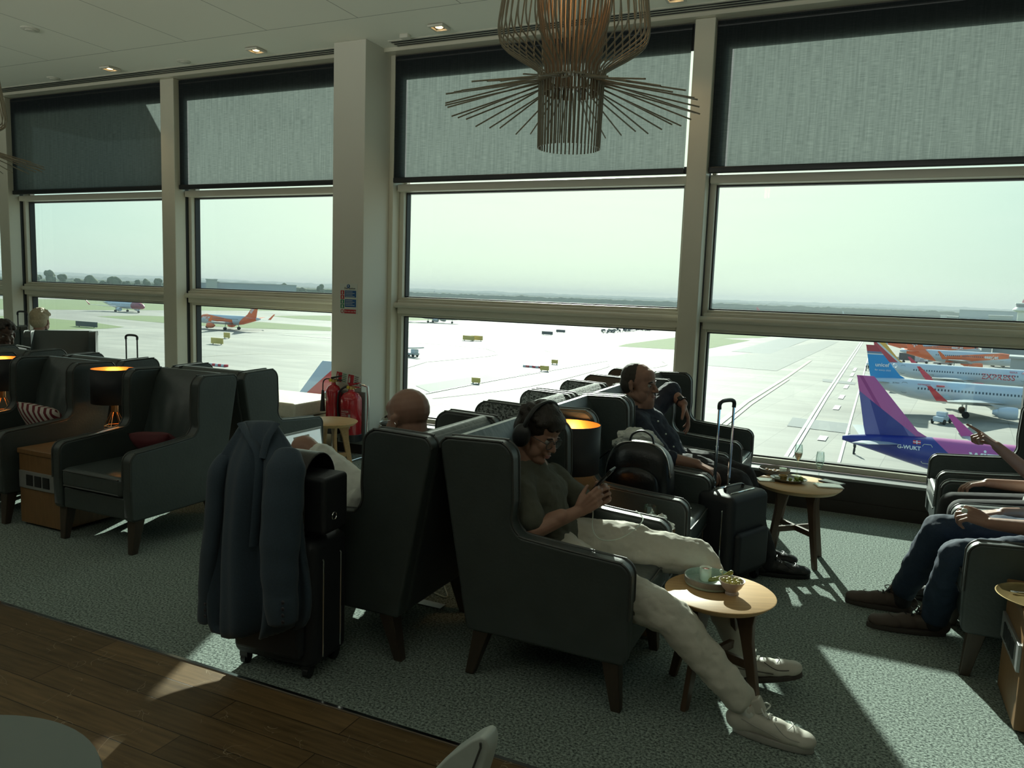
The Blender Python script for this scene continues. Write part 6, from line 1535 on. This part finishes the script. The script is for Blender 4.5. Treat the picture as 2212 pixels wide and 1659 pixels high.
# orange tailed ones
def easy_body(L, n): return zonemat(n, C_WH, [([(-1, 0, -.95, 8.4+.95*4.6)], C_OR), ([(-1, 0, 0, 1.9)], C_WH), ([(.10, 0, 1, -5.15-.10*(L-16)+.0), (-.0, 0, -1, 5.6)], C_WH), ([(-.14, 0, 1, -3.4+.14*(L-11)), (.11, 0, -1, 5.35-.11*(L-11)), (1, 0, 0, -13)], C_OR), ([(1, 0, 0, -(L-1.2))], C_WH)])
M_eb = easy_body(33.8, 'orange_tail_body')
p4 = airliner('orange tailed white airliner with white lettering on an orange band, fourth from the window', (11.0, 276.5, GZ), R(5), 33.8, M_eb, M_orange, M_orange, M_orange, group=None)
ptext(p4, 'easyJet', 1.35, 23.4, 4.15, -1, 33.8, M_wtxt, bold=.04); ptext(p4, 'Jet', 2.2, 2.6, 8.2, -1, 33.8, M_wtxt, fin=True, rot=R(50), bold=.05)
e2 = W(2122, 750, 335)
p5 = airliner('orange tailed airliner half hidden under the window rail, farthest of the parked row', (e2.x-33.8, 332, GZ), R(3), 33.8, M_eb, M_orange, M_orange, M_orange)
ptext(p5, 'easyJet', 1.35, 23.4, 4.15, -1, 33.8, M_wtxt, bold=.04)
p6 = airliner('taxiing orange and white airliner crossing the apron left of the column', (-219.0, 238, GZ), pi, 33.8, M_eb, M_orange, M_orange, M_orange)
ptext(p6, 'easyJet', 1.5, 29.3, 4.2, 1, 33.8, M_wtxt, bold=.04); ptext(p6, 'easy', 2.3, 4.6, 6.9, 1, 33.8, M_wtxt, fin=True, rot=R(-52), bold=.05)
t7 = W(224, 655, 316)
M_nb = zonemat('white_red_nose_body', C_WH, [([(1, 0, 0, -27.5)], (.30, .05, .09, 1))])
airliner('white airliner with dark red nose rolling on the far left taxiway', (t7.x, 316, GZ), R(-4), 37, M_nb, M_planew, M_redp, M_planew)
airliner('distant bluish airliner seen end of apron just under the rail right of the column', (-248, 392, GZ), R(8), 34, M_planegrey, M_planegrey, M_planegrey, M_planegrey)
tf = W(688, 781, 60)
M_baf = zonemat('white_fin_red_ribbon', (.50, .56, .66, 1), [([(.82, 0, 1, -10.5), (-.82, 0, -1, 12.03)], (.55, .05, .06, 1)), ([(0, 0, -1, 6.6)], (.04, .08, .3, 1))])
airliner('white airliner whose fin with curved red ribbon shows just left of the column', (tf.x+2.6, 60.5, GZ), pi, 37.6, M_planew, M_baf, M_planew, M_planew)
# two tiny ones on the far runway
for (px, py, D, rz, lb) in ((1632, 668, 1150, 0, 'tiny airliner with red tail on the far runway'), (1818, 680, 1000, R(60), 'tiny white airliner on the far runway left of the grey sheds')):
    g = RP(px, py, D); airliner(lb, (g.x, g.y, GZ), rz, 33.8, M_planew, M_redp if rz == 0 else M_planew, M_redp, M_planew, gear=False)

# ------------------------------------------------------------------ small apron things
M_signy = pmat('yellow_taxiway_board', (.62, .48, .14, 1), .5, var=.1); M_signk = pmat('dark_taxiway_board', (.07, .08, .09, 1), .5)
def board(px, py, w, h, mat, label, rz=0):
    g = G(px, py, GZ)
    r = root('taxiway_sign', tuple(g), rz, label, 'airfield sign', 'illuminated boards standing on the apron')
    MB().box(-w/2, w/2, -.15, .15, .25, h).build('sign_board', mat, r); 
    for s in (-1, 1): MB().box(s*w*.35-.08, s*w*.35+.08, -.12, .12, 0, .3).build('leg', M_signk, r, smooth=False)
    return r
for a in ((1028, 829, 1.9, 1.3, M_signy, 'small yellow board alone on the near apron right of the column'), (1176, 802, 2.3, 1.4, M_signy, 'yellow board just below the red and white barrier row'), (1198, 787, 1.8, 1.3, M_signy, 'small pale board above and right of the barrier row'),
          (1182, 724, 5.5, 1.8, M_signk, 'dark board in the middle of the far apron'), (1211, 719, 4.8, 1.6, M_signk, 'dark board farthest right on the far apron'), (1012, 736, 5.0, 2.0, M_signy, 'left brown board of the paired boards'), (1030, 736, 5.0, 2.0, M_signy, 'right brown board of the paired boards'),
          (469, 744, 4.8, 2.0, M_signy, 'long yellow and black board below the taxiing airliner'), (490, 731, 2.6, 2.0, M_signy, 'small yellow board closest below the taxiing airliner'), (64, 695, 7.5, 2.6, M_signk, 'grey board in the grass beside the fair haired head'), (187, 707, 12, 2.2, M_signk, 'long dark board at the tip of the left grass')): board(*a)
def barriers(px, py, label):
    g = G(px, py, GZ); r = root('barrier_row', tuple(g), 0, label, 'barrier', 'red and white barrier rows')
    for k in range(6): MB().box(-2.6+.9*k, -1.8+.9*k, -.3, .3, 0, .55).build('barrier_block', M_redp if k % 2 else M_planew, r, bevel=.05)
barriers(1150, 794, 'row of red and white barriers on the apron right of the column'); barriers(472, 791, 'row of red and white barriers on the apron left of the column')
rs = random.Random(11); first = None
for k in range(48):
    t = rs.random(); g = G(1303+98*t, 717.5-5*t+rs.uniform(-1.5, 2.5), GZ)
    if first is None:
        first = MB().box(-1.5, 1.5, -.7, .7, .35, .55).box(-1.5, -1.4, -.7, .7, .55, 1.5).lathe([(0, -.05), (.28, -.05), (.28, .05), (0, .05)], 8, (-1, 0, .28), Matrix.Rotation(pi/2, 3, 'X')).lathe([(0, -.05), (.28, -.05), (.28, .05), (0, .05)], 8, (1, 0, .28), Matrix.Rotation(pi/2, 3, 'X')).build('baggage_dolly', M_signk, smooth=False)
        o = first; dz0 = o.location.copy()
    else: o = first.copy(); col.objects.link(o)
    o.location = (g.x, g.y, GZ); o.rotation_euler = (0, 0, rs.uniform(0, 3)); tag(o, 'dark baggage dolly in the cluster parked on the far apron', 'cart', 'baggage dollies parked on the far apron')
def vehicle(px, py, label, kind, rz=0, D=None):
    g = G(px, py, GZ)
    if kind == 'loader':
        r = root('belt_loader', tuple(g), rz, label, 'airport vehicle', None)
        MB().box(-3.5, 2.2, -1, 1, .5, 1.1).build('chassis', M_planegrey, r, bevel=.05); MB().prism([(-4.5, 1.9), (4.2, 2.6), (4.2, 2.9), (-4.5, 2.2)], -.7, .7).build('belt_ramp', M_planegrey, r); MB().box(.6, 2.0, -.9, .9, 1.1, 2.2).build('cab', M_planew, r, bevel=.1)
    elif kind == 'box':
        r = root('box_truck', tuple(g), rz, label, 'airport vehicle', None)
        MB().box(-3.2, 1.6, -1.1, 1.1, .9, 3.4).build('cargo_box', M_signk, r, bevel=.05); MB().box(1.7, 3.2, -1, 1, .6, 2.4).build('cab', M_planew, r, bevel=.15)
    else:
        r = root('baggage_tug', tuple(g), rz, label, 'airport vehicle', None)
        MB().box(-2.0, 2.0, -.8, .8, .4, 1.2).build('chassis', M_planew, r, bevel=.1); MB().box(-.6, .7, -.75, .75, 1.2, 1.9).build('cab', M_planew, r, bevel=.1)
    for x in (-1.6, 1.5):
        for y in (-.9, .9): MB().lathe([(0, -.15), (.42, -.15), (.42, .15), (0, .15)], 14, (x, y, .42), Matrix.Rotation(pi/2, 3, 'X')).build('wheel', M_tyre, r)
    return r
vehicle(888, 770, 'grey belt loader at the left end of the middle window', 'loader', R(-10)); vehicle(1963, 784, 'dark box truck beyond the blue fin', 'box'); vehicle(1990, 785, 'small white tug beside the dark box truck', 'tug'); vehicle(2040, 790, 'grey belt loader under the orange tailed airliner', 'loader', R(5))
vehicle(2033, 914, 'small white tug in the shadow of the blue finned airliner', 'tug', R(70)); vehicle(2155, 792, 'dark box truck at the nose of the orange tailed airliner', 'box', R(10))
# ramp worker and small group
M_hiviz = pmat('dark_workwear', (.03, .035, .04, 1), .8)
def figure(px, py, label, group=None, rz=0):
    g = G(px, py, GZ); m = MB()
    m.chain([(0, .10, .95), (.05, .12, .5), (.0, .13, .06)], [.11, .08, .06]); m.chain([(0, -.10, .95), (-.08, -.12, .5), (-.12, -.13, .06)], [.11, .08, .06]); m.chain([(0, 0, 1.0), (0, 0, 1.4)], [.17, .19]); m.ell((0, 0, 1.66), (.10, .09, .12)); m.cap((0, 0, 1.45), (0, 0, 1.6), .06, .06)
    m.chain([(0, .2, 1.42), (.03, .28, 1.12), (.15, .26, .9)], [.07, .055, .045]); m.chain([(0, -.2, 1.42), (.03, -.28, 1.12), (.12, -.26, .9)], [.07, .055, .045]); m.cap((0, .13, .05), (.18, .13, .04), .055, .045); m.cap((-.12, -.13, .05), (.06, -.13, .04), .055, .045)
    o = m.build('person', M_hiviz, remesh=.03, relax=1); o.location = g; o.rotation_euler = (0, 0, rz); return tag(o, label, 'person', group)
figure(1845, 981, 'ramp worker in dark clothes walking beneath the purple tail')
for k, (x, y) in enumerate(((1871, 801), (1875, 797), (1878, 802), (1882, 799))): figure(x, y, 'tiny ground crew person in the group left of the blue fin', 'ground crew group left of the blue fin', k)

# ------------------------------------------------------------------ buildings far away
M_hang = pmat('blue_grey_hangar_cladding', (.30, .36, .42, 1), .6, var=.06, scale=.05, stretch=(3, 3, 1)); M_shed = pmat('grey_shed', (.38, .40, .40, 1), .6, var=.1, scale=.1); M_pale = pmat('pale_building', (.62, .64, .60, 1), .6)
def building(name, x0, x1, ytop, D, depth, mat, label, extra=None):
    a = RP(x0, 700, D); b = RP(x1, 700, D); zt_ = RP((x0+x1)/2, ytop, D).z
    w = (Vector((b.x, b.y, 0))-Vector((a.x, a.y, 0))).length; rz = math.atan2(b.y-a.y, b.x-a.x); h = zt_-GZ
    r = root(name, ((a.x+b.x)/2, (a.y+b.y)/2, GZ), rz, label, 'building')
    MB().box(-w/2, w/2, 0, depth, 0, h).build('wall', mat, r, smooth=False)
    MB().box(-w/2-.5, w/2+.5, -.5, depth+.5, h, h+.6).build('roof', M_shed, r, smooth=False)
    n = max(2, int(w/9))
    m = MB()
    for k in range(n): x = -w/2+(k+.5)*w/n; m.box(x-w/n*.33, x+w/n*.33, -.15, .0, h*.12, h*.42)
    m.build('door_row', extra or M_asph, r, smooth=False); return r
building('hangar', 2070, 2196, 671.5, 1150, 60, M_hang, 'huge blue grey hangar left of the control tower')
building('shed', 2134, 2186, 683, 850, 40, M_shed, 'grey shed in front of the hangar'); building('shed', 2036, 2068, 684, 1000, 40, M_shed, 'low grey shed left of the big hangar'); building('shed', 1878, 1962, 686.5, 1050, 30, M_shed, 'long low shed far right before the hills')
building('office_block', 2030, 2044, 682, 940, 20, M_pale, 'small pale block with white signs'); building('terminal_block', 446, 470, 604, 800, 40, M_shed, 'grey block with large pale window on the left tree line', M_pale)
building('terminal_block', 470, 640, 614, 820, 40, M_hang, 'long blue grey terminal before the trees in the second window', M_pale); building('terminal_block', 402, 446, 611, 830, 40, M_hang, 'blue grey low block at the left of the second window', M_pale)
building('pier_building', 2126, 2148, 748, 330, 20, M_shed, 'grey pier block behind the orange tailed airliners'); building('pier_building', 2150, 2230, 752, 345, 20, M_shed, 'long grey pier at the far right of the apron')
building('pier_building', 2192, 2235, 776, 262, 10, M_shed, 'grey boarding bridge at the nose of the orange tailed airliner')
ct = RP(2206, 690, 1000)
r = root('control_tower', (ct.x, ct.y, GZ), 0, 'pale airport control tower with flared cab at the right edge', 'building')
zc1 = RP(2206, 655, 1000).z-GZ
MB().lathe([(0, 0), (4.2, 0), (4.0, zc1-10), (0, zc1-10)], 20).build('shaft', M_pale, r); MB().lathe([(3.8, zc1-10), (9, zc1-8), (9, zc1-7), (6.5, zc1-4.5), (0, zc1-4.5)], 20).build('gallery', M_pale, r)
MB().lathe([(5.5, zc1-4.5), (6.6, zc1-1), (0, zc1-1)], 16).build('glass_cab', M_win, r); MB().lathe([(7.2, zc1-1), (7.0, zc1), (0, zc1+.6)], 16).build('roof', M_pale, r); MB().lathe([(1.2, zc1), (.1, zc1+4.5), (0, zc1+4.5)], 8).build('aerial', M_redp, r)
cs = RP(938, 650, 2300); hs = RP(938, 627, 2300).z - GZ
r = root('church', (cs.x, cs.y, GZ), 0, 'church with pointed spire on the middle horizon', 'building'); MB().box(-4, 4, -4, 4, 0, hs*.45).build('tower', M_asph, r); MB().lathe([(5.5, hs*.45), (0, hs)], 6).build('spire', M_asph, r); MB().box(4, 26, -6, 6, 0, 10).build('nave', M_asph, r)

# ------------------------------------------------------------------ trees and wooded hills
def leaf_mat(name, c): return pmat(name, c, .9, var=.45, scale=.12, bump=.4, bscale=.4)
M_leaf = leaf_mat('dark_broadleaf_foliage', (.045, .085, .025, 1)); M_wood1 = leaf_mat('woodland_foliage', (.05, .09, .03, 1)); M_wood2 = leaf_mat('far_woodland_foliage', (.06, .10, .045, 1)); M_trunk = pmat('tree_bark', (.06, .045, .03, 1), .9)
def hz(x): return 593+.036*x
def ridge(name, D, top, base, amp, mat, label, x0=-150, x1=2500, step=3, seed=0, bump=1):
    m = MB(); rings = []
    x = x0
    while x <= x1:
        t = top(x) - amp*(noise.noise(Vector((x*.035*bump, seed, 0)))*.9+noise.noise(Vector((x*.13*bump, seed, 3)))*.6+.5*abs(noise.noise(Vector((x*.31*bump, seed, 7)))))
        a = RP(x, t, D); bt = RP(x, base, D); dr = Vector((a.x, a.y, 0)).normalized()
        h = a.z-GZ; e = [Vector((bt.x, bt.y, GZ-1)), Vector((a.x, a.y, GZ+h*.55))+dr*h*.05, Vector((a.x, a.y, GZ+h*.88))+dr*h*.25, Vector((a.x, a.y, GZ+h))+dr*h*.6, Vector((a.x, a.y, GZ+h*.95))+dr*h*1.6, Vector((a.x, a.y, GZ-1))+dr*h*3]
        rings.append(e); x += step
    n = 6; vs = [v for q in rings for v in q]; fs = [(i*n+j, i*n+j+1, (i+1)*n+j+1, (i+1)*n+j) for i in range(len(rings)-1) for j in range(n-1)]
    o = m.add(vs, fs).build(name, mat, angle=70); return tag(o, label, 'woodland', None, 'stuff')
ridge('wooded_hills', 5200, lambda x: hz(x) + (-9 if x < 350 else (-9+ (x-350)*.012 if x < 950 else -1.5)) - 3*math.exp(-((x-2000)/250)**2), 700, 2.2, M_wood2, 'long wooded hills along the horizon', seed=1, step=4, bump=.5)
ridge('wooded_hills', 3400, lambda x: hz(x) + (-3 if x < 600 else 2.5), 700, 2.2, M_wood2, 'nearer line of wooded hills before the horizon', seed=5)
ridge('tree_belt', 1500, lambda x: hz(x) + (6 if x > 600 else 4), 700, 3.2, M_wood1, 'dense tree belt along the far side of the airfield', seed=9, step=2)
ridge('tree_belt', 900, lambda x: hz(x) + (7.5 if x < 350 else 6), 700, 3.0, M_leaf, 'bushy tree belt behind the left grass', x0=-100, x1=760, seed=12, step=2)
rs = random.Random(21)
kinds = [(50, 583, 15), (78, 590, 10), (108, 582, 13), (137, 591, 11), (170, 600, 8), (195, 594, 14), (222, 605, 8), (250, 597, 14), (275, 606, 8), (297, 604, 9), (318, 602, 11), (342, 600, 11), (425, 612, 10), (470, 607, 9), (560, 616, 9), (615, 611, 13), (655, 619, 9), (694, 613, 10)]
def tree(px, ytop, rpx, label):
    D = 860; c = RP(px, ytop, D); k = D/1661*1.05; R_ = rpx*k; h = c.z-GZ
    r = root('tree', (c.x, c.y, GZ), rs.random()*6, label, 'tree', 'individual broadleaf trees behind the left grass')
    m = MB()
    for q in range(9):
        a = rs.random()*6.28; rr = R_*rs.uniform(.0, .6); s = R_*rs.uniform(.38, .58)
        bm = bmesh.new(); bmesh.ops.create_icosphere(bm, subdivisions=2, radius=1); cc = Vector((rr*math.cos(a), rr*math.sin(a), h-s-(rr/R_)*R_*.5*rs.random()-(0 if q < 2 else rs.random()*h*.35)))
        vs = [cc + v.co*s*(1+.35*noise.noise(v.co*2.5+cc)) for v in bm.verts]; fs = [[w_.index for w_ in f.verts] for f in bm.faces]; bm.free(); m.add(vs, fs)
    m.build('crown', M_leaf, r, angle=80); MB().tube([(0, 0, 0), (0, 0, h*.6)], [R_*.10, R_*.05], 8).build('trunk', M_trunk, r)
for k, (a, b, c) in enumerate(kinds): tree(a, b, c, 'rounded broadleaf tree in the row behind the left airfield grass')

# ------------------------------------------------------------------ haze over the airfield
m, nt, out = newmat('summer_haze'); vs_ = N(nt, 'ShaderNodeVolumeScatter'); vs_.inputs['Color'].default_value = (.82, .93, 1, 1); vs_.inputs['Density'].default_value = .00024; vs_.inputs['Anisotropy'].default_value = 0
ab_ = N(nt, 'ShaderNodeVolumeAbsorption'); ab_.inputs['Color'].default_value = (0, 0, 0, 1); ab_.inputs['Density'].default_value = .00009
as_ = N(nt, 'ShaderNodeAddShader'); nt.links.new(vs_.outputs[0], as_.inputs[0]); nt.links.new(ab_.outputs[0], as_.inputs[1]); nt.links.new(as_.outputs[0], out.inputs['Volume'])
hb = MB().box(-6400, 6400, 145, 8400, GZ-.5, 45).build('haze', m, smooth=False); tag(hb, 'thin blue summer haze lying over the distant airfield', 'haze', None, 'stuff')
